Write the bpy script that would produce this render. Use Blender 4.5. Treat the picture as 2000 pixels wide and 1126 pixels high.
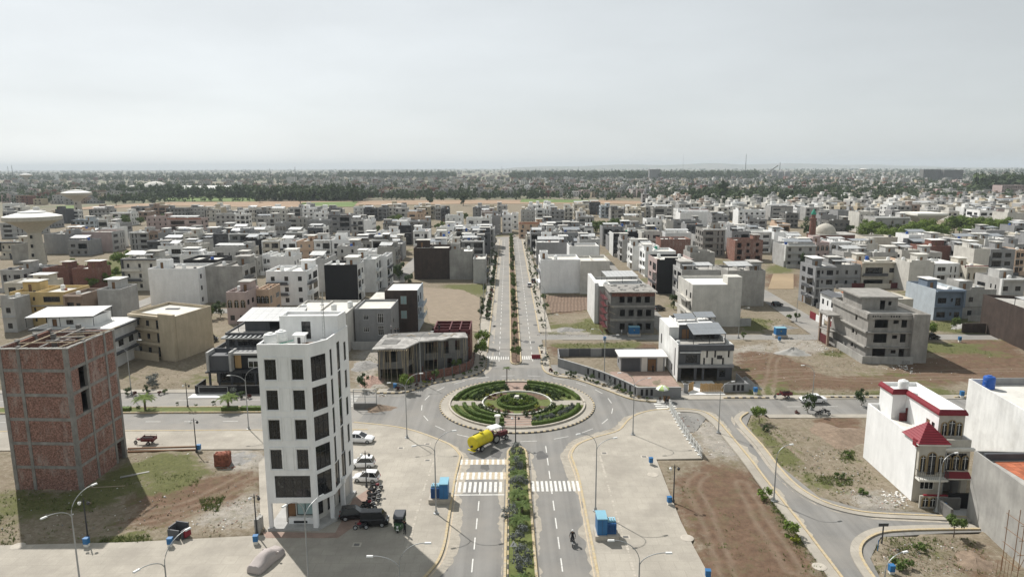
import bpy,math,random
import numpy as np
from mathutils import Vector,Matrix
for o in list(bpy.data.objects):bpy.data.objects.remove(o)
SC=bpy.context.scene
COL=SC.collection
PI=math.pi
RX,RY=1024,576
# camera
HC=42.0
FPX,CX,CY=1333.0,1000.0,563.0
PITCH=math.atan((CY-326.0)/FPX)
YAW=math.atan((CX-993.5)/FPX)
ROLL=math.radians(-0.2)
cam_d=bpy.data.cameras.new('camera')
cam_d.sensor_width=36.0
cam_d.lens=36.0*FPX/2000.0
cam_d.clip_start=0.5
cam_d.clip_end=60000.0
cam=bpy.data.objects.new('camera',cam_d)
COL.objects.link(cam)
cam.matrix_world=(Matrix.Translation((0,0,HC))@Matrix.Rotation(-YAW,4,'Z')@Matrix.Rotation(PI/2-PITCH,4,'X')@Matrix.Rotation(ROLL,4,'Z'))
SC.camera=cam
# sun and sky
SUN_EL=math.radians(47.5)
SUN_DIR=Vector((-0.60*math.cos(SUN_EL),0.80*math.cos(SUN_EL),math.sin(SUN_EL)))
world=bpy.data.worlds.new('World')
SC.world=world
world.use_nodes=True
wn,wl=world.node_tree.nodes,world.node_tree.links
wn.clear()
w_out=wn.new('ShaderNodeOutputWorld')
w_bg=wn.new('ShaderNodeBackground')
w_sky=wn.new('ShaderNodeTexSky')
w_sky.sky_type='NISHITA'
w_sky.sun_disc=False
w_sky.sun_elevation=SUN_EL
w_sky.sun_rotation=math.atan2(SUN_DIR.x,SUN_DIR.y)
w_sky.altitude=200
w_sky.air_density=1.0
w_sky.dust_density=0.8
w_sky.ozone_density=1.0
w_tc=wn.new('ShaderNodeTexCoord')
w_map=wn.new('ShaderNodeMapping')
w_map.inputs['Scale'].default_value=(1.0,1.0,4.0)
w_noise=wn.new('ShaderNodeTexNoise')
w_noise.inputs['Scale'].default_value=2.2
w_noise.inputs['Detail'].default_value=6
w_noise.inputs['Roughness'].default_value=0.55
w_ramp=wn.new('ShaderNodeMapRange')
w_ramp.inputs['From Min'].default_value=0.35
w_ramp.inputs['From Max'].default_value=0.68
w_ramp.inputs['To Min'].default_value=0.96
w_ramp.inputs['To Max'].default_value=1.07
w_mix=wn.new('ShaderNodeVectorMath')
w_mix.operation='SCALE'
w_bg.inputs['Strength'].default_value=0.098
wl.new(w_tc.outputs['Generated'],w_map.inputs['Vector'])
wl.new(w_map.outputs['Vector'],w_noise.inputs['Vector'])
wl.new(w_noise.outputs['Fac'],w_ramp.inputs['Value'])
wl.new(w_ramp.outputs['Result'],w_mix.inputs['Scale'])
w_hsv=wn.new('ShaderNodeHueSaturation')
w_hsv.inputs['Saturation'].default_value=0.15
wl.new(w_sky.outputs['Color'],w_hsv.inputs['Color'])
w_veil=wn.new('ShaderNodeMix')
w_veil.data_type='RGBA'
w_veil.inputs['Factor'].default_value=0.36
w_veil.inputs['B'].default_value=(6.1,6.85,7.05,1)
wl.new(w_hsv.outputs['Color'],w_veil.inputs['A'])
wl.new(w_veil.outputs['Result'],w_mix.inputs[0])
wl.new(w_mix.outputs['Vector'],w_bg.inputs['Color'])
wl.new(w_bg.outputs['Background'],w_out.inputs['Surface'])
sun_d=bpy.data.lights.new('sun','SUN')
sun_d.energy=5.0
sun_d.angle=math.radians(0.6)
sun_d.color=(1.0,0.965,0.915)
sun=bpy.data.objects.new('sun',sun_d)
COL.objects.link(sun)
sun.rotation_euler=SUN_DIR.to_track_quat('Z','Y').to_euler()
sun.location=(0,0,120)
SC.view_settings.view_transform='Standard'
SC.view_settings.look='None'
SC.view_settings.gamma=1.0
SC.view_settings.use_curve_mapping=False
SC.view_settings.exposure=0.14
# places: a photograph pixel on the ground, in metres
def _ray(px,py):
 u,v=(px-CX)/FPX,-(py-CY)/FPX
 c,s=math.cos(ROLL),math.sin(ROLL)
 u,v=u*c-v*s,u*s+v*c
 cp,sp=math.cos(PITCH),math.sin(PITCH)
 x,y,z=u,cp+v*sp,-sp+v*cp
 cy,sy=math.cos(YAW),math.sin(YAW)
 return x*cy+y*sy,-x*sy+y*cy,z
def G(px,py,z=0.0):
 r=_ray(px,py)
 t=(HC-z)/-r[2]
 return r[0]*t,r[1]*t
def P(x,y,z):
 cy,sy=math.cos(YAW),math.sin(YAW)
 X,Y,Z=x*cy-y*sy,x*sy+y*cy,z-HC
 cp,sp=math.cos(PITCH),math.sin(PITCH)
 f,v=Y*cp-Z*sp,Y*sp+Z*cp
 u=X/f
 v=v/f
 c,s=math.cos(ROLL),math.sin(ROLL)
 u,v=u*c+v*s,-u*s+v*c
 return CX+u*FPX,CY-v*FPX
def GP(pts):return[G(a,b)for a,b in pts]
# materials
M={}
def _n(nt,t,**kw):
 n=nt.nodes.new(t)
 for k,v in kw.items():setattr(n,k,v)
 return n
def mat(name,col,rough=0.85,var=0.12,scale=0.6,streak=0.0,bump=0.0,bscale=8.0,metal=0.0,dirt=None,spec=0.3,objvar=0.0,track=0.0,fine=0.0,slab=0.0):
 m=bpy.data.materials.new(name)
 m.use_nodes=True
 nt=m.node_tree
 L=nt.links.new
 b=nt.nodes['Principled BSDF']
 b.inputs['Roughness'].default_value=rough
 b.inputs['Metallic'].default_value=metal
 b.inputs['Specular IOR Level'].default_value=spec
 geo=_n(nt,'ShaderNodeNewGeometry')
 c=col+(1,)if len(col)==3 else col
 out=None
 if var>0:
  n1=_n(nt,'ShaderNodeTexNoise')
  n1.inputs['Scale'].default_value=scale
  n1.inputs['Detail'].default_value=7
  n1.inputs['Roughness'].default_value=0.62
  L(geo.outputs['Position'],n1.inputs['Vector'])
  mr=_n(nt,'ShaderNodeMapRange')
  mr.inputs['From Min'].default_value=0.3
  mr.inputs['From Max'].default_value=0.7
  mr.inputs['To Min'].default_value=1-var
  mr.inputs['To Max'].default_value=1+var*0.7
  L(n1.outputs['Fac'],mr.inputs['Value'])
  fac=mr.outputs['Result']
  if fine>0:
   n3=_n(nt,'ShaderNodeTexNoise')
   n3.inputs['Scale'].default_value=9.0
   n3.inputs['Detail'].default_value=4
   n3.inputs['Roughness'].default_value=0.8
   L(geo.outputs['Position'],n3.inputs['Vector'])
   mr3=_n(nt,'ShaderNodeMapRange')
   mr3.inputs['From Min'].default_value=0.3
   mr3.inputs['From Max'].default_value=0.7
   mr3.inputs['To Min'].default_value=1-fine
   mr3.inputs['To Max'].default_value=1+fine
   L(n3.outputs['Fac'],mr3.inputs['Value'])
   mu3=_n(nt,'ShaderNodeMath',operation='MULTIPLY')
   L(fac,mu3.inputs[0]);L(mr3.outputs['Result'],mu3.inputs[1])
   fac=mu3.outputs[0]
  if streak>0:
   mp=_n(nt,'ShaderNodeMapping')
   mp.inputs['Scale'].default_value=(0.55,0.55,0.10)
   L(geo.outputs['Position'],mp.inputs['Vector'])
   n2=_n(nt,'ShaderNodeTexNoise')
   n2.inputs['Scale'].default_value=1.6
   n2.inputs['Detail'].default_value=6
   n2.inputs['Roughness'].default_value=0.7
   L(mp.outputs['Vector'],n2.inputs['Vector'])
   mr2=_n(nt,'ShaderNodeMapRange')
   mr2.inputs['From Min'].default_value=0.36
   mr2.inputs['From Max'].default_value=0.62
   mr2.inputs['To Min'].default_value=1-streak*0.8
   mr2.inputs['To Max'].default_value=1.03
   L(n2.outputs['Fac'],mr2.inputs['Value'])
   mu=_n(nt,'ShaderNodeMath',operation='MULTIPLY')
   L(fac,mu.inputs[0]);L(mr2.outputs['Result'],mu.inputs[1])
   fac=mu.outputs[0]
  if track>0:
   mpt=_n(nt,'ShaderNodeMapping')
   mpt.inputs['Scale'].default_value=(0.9,0.022,1)
   L(geo.outputs['Position'],mpt.inputs['Vector'])
   nt_=_n(nt,'ShaderNodeTexNoise')
   nt_.inputs['Scale'].default_value=1.0
   nt_.inputs['Detail'].default_value=5
   L(mpt.outputs['Vector'],nt_.inputs['Vector'])
   mrt=_n(nt,'ShaderNodeMapRange')
   mrt.inputs['From Min'].default_value=0.35
   mrt.inputs['From Max'].default_value=0.65
   mrt.inputs['To Min'].default_value=1-track
   mrt.inputs['To Max'].default_value=1+track*0.6
   L(nt_.outputs['Fac'],mrt.inputs['Value'])
   mut=_n(nt,'ShaderNodeMath',operation='MULTIPLY')
   L(fac,mut.inputs[0]);L(mrt.outputs['Result'],mut.inputs[1])
   fac=mut.outputs[0]
  if slab>0:
   bk=_n(nt,'ShaderNodeTexBrick')
   bk.inputs['Scale'].default_value=1.0
   bk.inputs['Brick Width'].default_value=1.6
   bk.inputs['Row Height'].default_value=1.6
   bk.inputs['Mortar Size'].default_value=0.035
   bk.inputs['Color1'].default_value=(1,1,1,1)
   bk.inputs['Color2'].default_value=(1-slab*0.7,)*3+(1,)
   bk.inputs['Mortar'].default_value=(1-slab*1.6,)*3+(1,)
   L(geo.outputs['Position'],bk.inputs['Vector'])
   muk=_n(nt,'ShaderNodeMath',operation='MULTIPLY')
   L(fac,muk.inputs[0]);L(bk.outputs['Color'],muk.inputs[1])
   fac=muk.outputs[0]
  if objvar>0:
   oi=_n(nt,'ShaderNodeObjectInfo')
   mr4=_n(nt,'ShaderNodeMapRange')
   mr4.inputs['To Min'].default_value=1-objvar
   mr4.inputs['To Max'].default_value=1+objvar
   L(oi.outputs['Random'],mr4.inputs['Value'])
   mu4=_n(nt,'ShaderNodeMath',operation='MULTIPLY')
   L(fac,mu4.inputs[0]);L(mr4.outputs['Result'],mu4.inputs[1])
   fac=mu4.outputs[0]
  vm=_n(nt,'ShaderNodeVectorMath',operation='SCALE')
  vm.inputs[0].default_value=c[:3]
  L(fac,vm.inputs['Scale'])
  out=vm.outputs[0]
  if dirt:
   n4=_n(nt,'ShaderNodeTexNoise')
   n4.inputs['Scale'].default_value=dirt[1]
   n4.inputs['Detail'].default_value=8
   n4.inputs['Roughness'].default_value=0.68
   L(geo.outputs['Position'],n4.inputs['Vector'])
   mr5=_n(nt,'ShaderNodeMapRange')
   mr5.inputs['From Min'].default_value=dirt[2]
   mr5.inputs['From Max'].default_value=dirt[3]
   mr5.inputs['To Max'].default_value=dirt[4]if len(dirt)>4 else 1.0
   L(n4.outputs['Fac'],mr5.inputs['Value'])
   mx=_n(nt,'ShaderNodeMix',data_type='RGBA')
   L(mr5.outputs['Result'],mx.inputs['Factor'])
   L(out,mx.inputs['A'])
   mx.inputs['B'].default_value=tuple(dirt[0])+(1,)
   out=mx.outputs['Result']
  L(out,b.inputs['Base Color'])
 else:
  b.inputs['Base Color'].default_value=c
 if bump>0:
  nb=_n(nt,'ShaderNodeTexNoise')
  nb.inputs['Scale'].default_value=bscale
  nb.inputs['Detail'].default_value=5
  L(geo.outputs['Position'],nb.inputs['Vector'])
  bp=_n(nt,'ShaderNodeBump')
  bp.inputs['Strength'].default_value=bump
  bp.inputs['Distance'].default_value=0.05
  L(nb.outputs['Fac'],bp.inputs['Height'])
  L(bp.outputs['Normal'],b.inputs['Normal'])
 M[name]=m
 return m
W_=dict(streak=0.16,var=0.13,scale=0.35,fine=0.03)
mat('white_paint',(0.72,0.72,0.70),0.7,**W_,dirt=((0.45,0.44,0.41),0.28,0.5,0.75,0.6))
mat('bright_white',(0.79,0.79,0.78),0.6,var=0.06,streak=0.10)
mat('offwhite_paint',(0.58,0.56,0.51),0.75,**W_,dirt=((0.33,0.31,0.28),0.28,0.5,0.75,0.6))
mat('cream_paint',(0.57,0.53,0.45),0.75,**W_)
mat('pale_grey_paint',(0.42,0.415,0.40),0.75,**W_,dirt=((0.25,0.24,0.225),0.28,0.48,0.72,0.7))
mat('grey_paint',(0.27,0.27,0.27),0.75,**W_)
mat('dark_grey_paint',(0.085,0.088,0.095),0.6,**W_)
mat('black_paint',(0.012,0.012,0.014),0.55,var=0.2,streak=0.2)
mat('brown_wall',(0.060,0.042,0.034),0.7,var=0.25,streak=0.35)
mat('blue_paint',(0.15,0.19,0.245),0.75,**W_)
mat('pale_blue_paint',(0.41,0.455,0.49),0.75,**W_)
mat('pink_paint',(0.43,0.34,0.32),0.75,**W_)
mat('peach_paint',(0.55,0.40,0.29),0.75,**W_)
mat('beige_paint',(0.47,0.40,0.29),0.8,**W_)
mat('mustard_paint',(0.58,0.43,0.20),0.8,**W_)
mat('tan_panel',(0.30,0.22,0.17),0.7,**W_)
mat('concrete',(0.31,0.295,0.27),0.9,var=0.2,streak=0.28,scale=0.45,bump=0.2)
mat('raw_plaster',(0.36,0.35,0.325),0.9,var=0.2,streak=0.22,scale=0.35,bump=0.2,dirt=((0.22,0.21,0.2),0.25,0.5,0.75,0.7))
mat('dark_concrete',(0.17,0.165,0.155),0.9,var=0.22,streak=0.25)
mat('frame_concrete',(0.255,0.245,0.228),0.9,var=0.3,streak=0.3,scale=0.8,fine=0.1,dirt=((0.20,0.13,0.105),1.2,0.55,0.75,0.4))
mat('roof_pale',(0.62,0.60,0.55),0.9,var=0.16,scale=0.4,dirt=((0.35,0.32,0.28),0.5,0.5,0.8,0.7))
mat('roof_grey',(0.40,0.385,0.355),0.9,var=0.22,scale=0.4,dirt=((0.22,0.20,0.18),0.6,0.48,0.75,0.8))
mat('wet_slab',(0.40,0.385,0.36),0.9,var=0.3,scale=0.7,fine=0.12,dirt=((0.16,0.15,0.14),0.4,0.42,0.62,0.9))
mat('roof_white',(0.74,0.73,0.70),0.85,var=0.1,scale=0.4,dirt=((0.45,0.42,0.38),0.5,0.55,0.8,0.6))
mat('frame_dark',(0.035,0.035,0.037),0.5,var=0)
mat('frame_white',(0.70,0.70,0.68),0.5,var=0)
mat('steel',(0.34,0.35,0.35),0.45,var=0.1,metal=0.3)
mat('dark_steel',(0.045,0.046,0.05),0.5,var=0.1)
mat('lamp_head',(0.72,0.72,0.70),0.5,var=0)
mat('plastic_white',(0.74,0.74,0.72),0.45,var=0.05)
mat('plastic_blue',(0.02,0.09,0.36),0.4,var=0.08)
mat('plastic_green',(0.04,0.30,0.20),0.4,var=0.08)
mat('box_blue',(0.03,0.145,0.33),0.5,var=0.12,streak=0.1)
mat('box_blue_light',(0.20,0.40,0.50),0.55,var=0.12)
mat('box_blue_dark',(0.02,0.09,0.24),0.5,var=0.12)
mat('wood',(0.42,0.27,0.12),0.7,var=0.15,streak=0.2)
mat('wood_brown',(0.20,0.11,0.055),0.75,var=0.2)
mat('bamboo',(0.36,0.30,0.21),0.85,var=0.15,objvar=0.2)
mat('red_paint',(0.20,0.016,0.026),0.55,var=0.12,objvar=0.1)
mat('maroon',(0.10,0.018,0.02),0.6,var=0.2)
mat('rubber',(0.018,0.018,0.019),0.85,var=0)
mat('car_white',(0.78,0.78,0.78),0.25,var=0.02,spec=0.5)
mat('car_black',(0.012,0.012,0.014),0.2,var=0,spec=0.5)
mat('car_glass',(0.012,0.014,0.016),0.08,var=0,spec=0.6)
mat('car_cover',(0.40,0.355,0.335),0.8,var=0.12,bump=0.3,bscale=5)
mat('chrome',(0.5,0.5,0.5),0.2,var=0,metal=1.0)
mat('tail_light',(0.3,0.01,0.01),0.3,var=0)
mat('tanker_yellow',(0.62,0.52,0.02),0.4,var=0.12,streak=0.2)
mat('rickshaw_green',(0.045,0.10,0.045),0.5,var=0.15)
mat('canvas_dark',(0.07,0.075,0.085),0.7,var=0.15)
mat('skin',(0.25,0.14,0.09),0.6,var=0)
mat('cloth_dark',(0.018,0.018,0.02),0.9,var=0.1)
mat('cloth_grey',(0.20,0.20,0.21),0.9,var=0.1)
mat('cloth_white',(0.62,0.62,0.60),0.9,var=0.05)
mat('hair',(0.012,0.010,0.009),0.6,var=0)
mat('umbrella_green',(0.42,0.55,0.20),0.7,var=0.05)
mat('umbrella_white',(0.75,0.76,0.70),0.7,var=0.05)
mat('paint_white',(0.66,0.65,0.61),0.8,var=0.2,scale=2.0,dirt=((0.30,0.29,0.27),3.0,0.50,0.74,0.75))
mat('paint_cream',(0.50,0.41,0.29),0.8,var=0.2,scale=2.0,dirt=((0.33,0.30,0.26),3.0,0.48,0.74,0.8))
mat('kerb_yellow',(0.50,0.40,0.24),0.85,var=0.18,scale=2.0,dirt=((0.36,0.33,0.28),2.0,0.45,0.65,0.85))
mat('kerb_black',(0.085,0.08,0.075),0.85,var=0.25,scale=2.0)
mat('kerb_stone',(0.44,0.40,0.34),0.9,var=0.18,scale=1.5)
mat('asphalt',(0.212,0.205,0.192),0.92,var=0.13,scale=0.14,fine=0.07,bump=0.12,bscale=25,dirt=((0.265,0.245,0.215),0.09,0.45,0.72,0.75),track=0.16)
mat('lane_asphalt',(0.235,0.226,0.21),0.92,var=0.16,scale=0.2,fine=0.08,dirt=((0.31,0.285,0.25),0.12,0.42,0.7,0.8))
mat('paving',(0.385,0.352,0.298),0.92,var=0.15,scale=0.22,fine=0.09,bump=0.15,bscale=18,dirt=((0.275,0.250,0.213),0.16,0.46,0.66,0.85),slab=0.10)
mat('gravel_grey',(0.26,0.25,0.235),0.95,var=0.3,scale=1.5,bump=0.6,bscale=6,fine=0.25)
mat('earth_pile',(0.22,0.165,0.12),0.95,var=0.3,scale=1.5,bump=0.6,bscale=6,fine=0.25)
mat('rubble_pink',(0.40,0.27,0.22),0.95,var=0.35,scale=2.0,bump=0.6,bscale=5,fine=0.3)
mat('litter_white',(0.68,0.66,0.62),0.9,var=0.2,scale=2.0)
mat('solar_cell',(0.26,0.275,0.29),0.3,var=0.06,spec=0.7)
mat('solar_sheet',(0.50,0.50,0.49),0.4,var=0.08)
mat('stone_white',(0.70,0.68,0.62),0.8,var=0.1)
mat('stone_cladding',(0.48,0.45,0.39),0.85,var=0.14,scale=1.2,streak=0.12)
mat('gold_trim',(0.30,0.22,0.11),0.7,var=0.1)
mat('turf',(0.115,0.135,0.04),0.95,var=0.3,scale=1.0,fine=0.2,bump=0.4,bscale=14)
mat('bed_soil',(0.13,0.085,0.058),0.95,var=0.3,scale=1.2,bump=0.5,bscale=8,fine=0.2)
mat('red_paving',(0.30,0.215,0.175),0.9,var=0.2,scale=0.9,fine=0.12)
mat('terracotta',(0.40,0.13,0.065),0.85,var=0.25,scale=2.0,objvar=0.25)
mat('stack_brick',(0.23,0.085,0.055),0.9,var=0.3,scale=3.0,objvar=0.35)
mat('panel_pale',(0.62,0.59,0.535),0.7,var=0.08,streak=0.1,objvar=0.08)
mat('glass_teal',(0.30,0.42,0.42),0.12,var=0,spec=0.6)
mat('curtain',(0.35,0.34,0.32),0.9,var=0.2)
mat('pane_dark',(0.011,0.012,0.014),0.07,var=0.5,scale=1.1,spec=0.5,dirt=((0.075,0.075,0.07),1.7,0.56,0.66,0.8))  # paler blotches painted on the opaque pane imitate a room seen through glass
mat('dark_inside',(0.012,0.011,0.010),0.95,var=0)
def brick_mat(name,c1,c2,mortar,smear):
 m=bpy.data.materials.new(name);m.use_nodes=True
 nt=m.node_tree;L=nt.links.new;b=nt.nodes['Principled BSDF']
 b.inputs['Roughness'].default_value=0.92
 b.inputs['Specular IOR Level'].default_value=0.15
 geo=_n(nt,'ShaderNodeNewGeometry')
 sx=_n(nt,'ShaderNodeSeparateXYZ');L(geo.outputs['Position'],sx.inputs[0])
 ad=_n(nt,'ShaderNodeMath',operation='ADD');L(sx.outputs[0],ad.inputs[0]);L(sx.outputs[1],ad.inputs[1])
 cb=_n(nt,'ShaderNodeCombineXYZ');L(ad.outputs[0],cb.inputs[0]);L(sx.outputs[2],cb.inputs[1])
 br=_n(nt,'ShaderNodeTexBrick')
 br.inputs['Scale'].default_value=1.0
 br.inputs['Brick Width'].default_value=0.23
 br.inputs['Row Height'].default_value=0.085
 br.inputs['Mortar Size'].default_value=0.012
 br.inputs['Bias'].default_value=0.1
 br.inputs['Color1'].default_value=c1+(1,)
 br.inputs['Color2'].default_value=c2+(1,)
 br.inputs['Mortar'].default_value=mortar+(1,)
 L(cb.outputs[0],br.inputs['Vector'])
 n0=_n(nt,'ShaderNodeTexNoise');n0.inputs['Scale'].default_value=5.0;n0.inputs['Detail'].default_value=3
 L(geo.outputs['Position'],n0.inputs['Vector'])
 r0=_n(nt,'ShaderNodeMapRange');r0.inputs['From Min'].default_value=0.35;r0.inputs['From Max'].default_value=0.65
 r0.inputs['To Min'].default_value=0.6;r0.inputs['To Max'].default_value=1.45
 L(n0.outputs['Fac'],r0.inputs['Value'])
 vm=_n(nt,'ShaderNodeVectorMath',operation='SCALE');L(br.outputs['Color'],vm.inputs[0]);L(r0.outputs['Result'],vm.inputs['Scale'])
 mp=_n(nt,'ShaderNodeMapping');mp.inputs['Scale'].default_value=(1,1,0.35);L(geo.outputs['Position'],mp.inputs['Vector'])
 n1=_n(nt,'ShaderNodeTexNoise');n1.inputs['Scale'].default_value=0.55;n1.inputs['Detail'].default_value=9;n1.inputs['Roughness'].default_value=0.75
 L(mp.outputs['Vector'],n1.inputs['Vector'])
 r1=_n(nt,'ShaderNodeMapRange');r1.inputs['From Min'].default_value=0.52;r1.inputs['From Max'].default_value=0.68;r1.inputs['To Max'].default_value=smear
 L(n1.outputs['Fac'],r1.inputs['Value'])
 mx=_n(nt,'ShaderNodeMix',data_type='RGBA');L(r1.outputs['Result'],mx.inputs['Factor']);L(vm.outputs[0],mx.inputs['A'])
 mx.inputs['B'].default_value=(0.36,0.30,0.27,1)
 L(mx.outputs['Result'],b.inputs['Base Color'])
 bp=_n(nt,'ShaderNodeBump');bp.inputs['Strength'].default_value=0.6;bp.inputs['Distance'].default_value=0.02
 L(br.outputs['Fac'],bp.inputs['Height']);bp.invert=True
 L(bp.outputs['Normal'],b.inputs['Normal'])
 M[name]=m
brick_mat('brick',(0.165,0.067,0.048),(0.25,0.112,0.082),(0.28,0.225,0.195),1.0)
brick_mat('dark_brick',(0.15,0.052,0.038),(0.22,0.08,0.055),(0.17,0.13,0.11),0.35)
brick_mat('grey_brick',(0.25,0.20,0.17),(0.33,0.27,0.22),(0.26,0.24,0.21),0.8)
def leaf_mat(name,dark,light,rough=0.75,trans=0.25):
 m=bpy.data.materials.new(name);m.use_nodes=True
 nt=m.node_tree;L=nt.links.new;b=nt.nodes['Principled BSDF']
 b.inputs['Roughness'].default_value=rough
 b.inputs['Specular IOR Level'].default_value=0.2
 geo=_n(nt,'ShaderNodeNewGeometry')
 oi=_n(nt,'ShaderNodeObjectInfo')
 ad=_n(nt,'ShaderNodeMath',operation='MULTIPLY_ADD');L(geo.outputs['Random Per Island'],ad.inputs[0]);ad.inputs[1].default_value=0.75
 mo=_n(nt,'ShaderNodeMath',operation='MULTIPLY');L(oi.outputs['Random'],mo.inputs[0]);mo.inputs[1].default_value=0.25
 L(mo.outputs[0],ad.inputs[2])
 mx=_n(nt,'ShaderNodeMix',data_type='RGBA');L(ad.outputs[0],mx.inputs['Factor'])
 mx.inputs['A'].default_value=dark+(1,);mx.inputs['B'].default_value=light+(1,)
 L(mx.outputs['Result'],b.inputs['Base Color'])
 if trans>0:
  tr=_n(nt,'ShaderNodeBsdfTranslucent');L(mx.outputs['Result'],tr.inputs['Color'])
  ms=_n(nt,'ShaderNodeMixShader');ms.inputs['Fac'].default_value=trans
  L(b.outputs[0],ms.inputs[1]);L(tr.outputs[0],ms.inputs[2])
  L(ms.outputs[0],nt.nodes['Material Output'].inputs['Surface'])
 M[name]=m
leaf_mat('leaf_green',(0.05,0.085,0.022),(0.14,0.19,0.05))
leaf_mat('leaf_dark',(0.032,0.055,0.022),(0.085,0.12,0.042))
leaf_mat('leaf_bright',(0.07,0.12,0.02),(0.19,0.25,0.05))
leaf_mat('leaf_grey',(0.085,0.095,0.088),(0.20,0.215,0.20))
leaf_mat('leaf_far',(0.04,0.062,0.03),(0.085,0.115,0.05),trans=0.1)
leaf_mat('leaf_red',(0.06,0.022,0.02),(0.14,0.05,0.04))
leaf_mat('leaf_yellow',(0.16,0.18,0.02),(0.34,0.36,0.06))
leaf_mat('hedge_leaf',(0.06,0.10,0.022),(0.15,0.21,0.05),trans=0.15)
leaf_mat('grass_leaf',(0.06,0.085,0.02),(0.17,0.20,0.06),trans=0.2)
leaf_mat('dry_leaf',(0.16,0.13,0.07),(0.30,0.25,0.15),trans=0.1)
mat('bark',(0.13,0.10,0.075),0.95,var=0.25,scale=3)
def far_mat():
 m=mat('far_house_wall',(0.5,0.5,0.5),0.85,var=0.16,streak=0.2,scale=0.4)
 nt=m.node_tree
 oi=_n(nt,'ShaderNodeObjectInfo')
 vm=[n for n in nt.nodes if n.type=='VECT_MATH'][0]
 nt.links.new(oi.outputs['Color'],vm.inputs[0])
far_mat()
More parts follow.
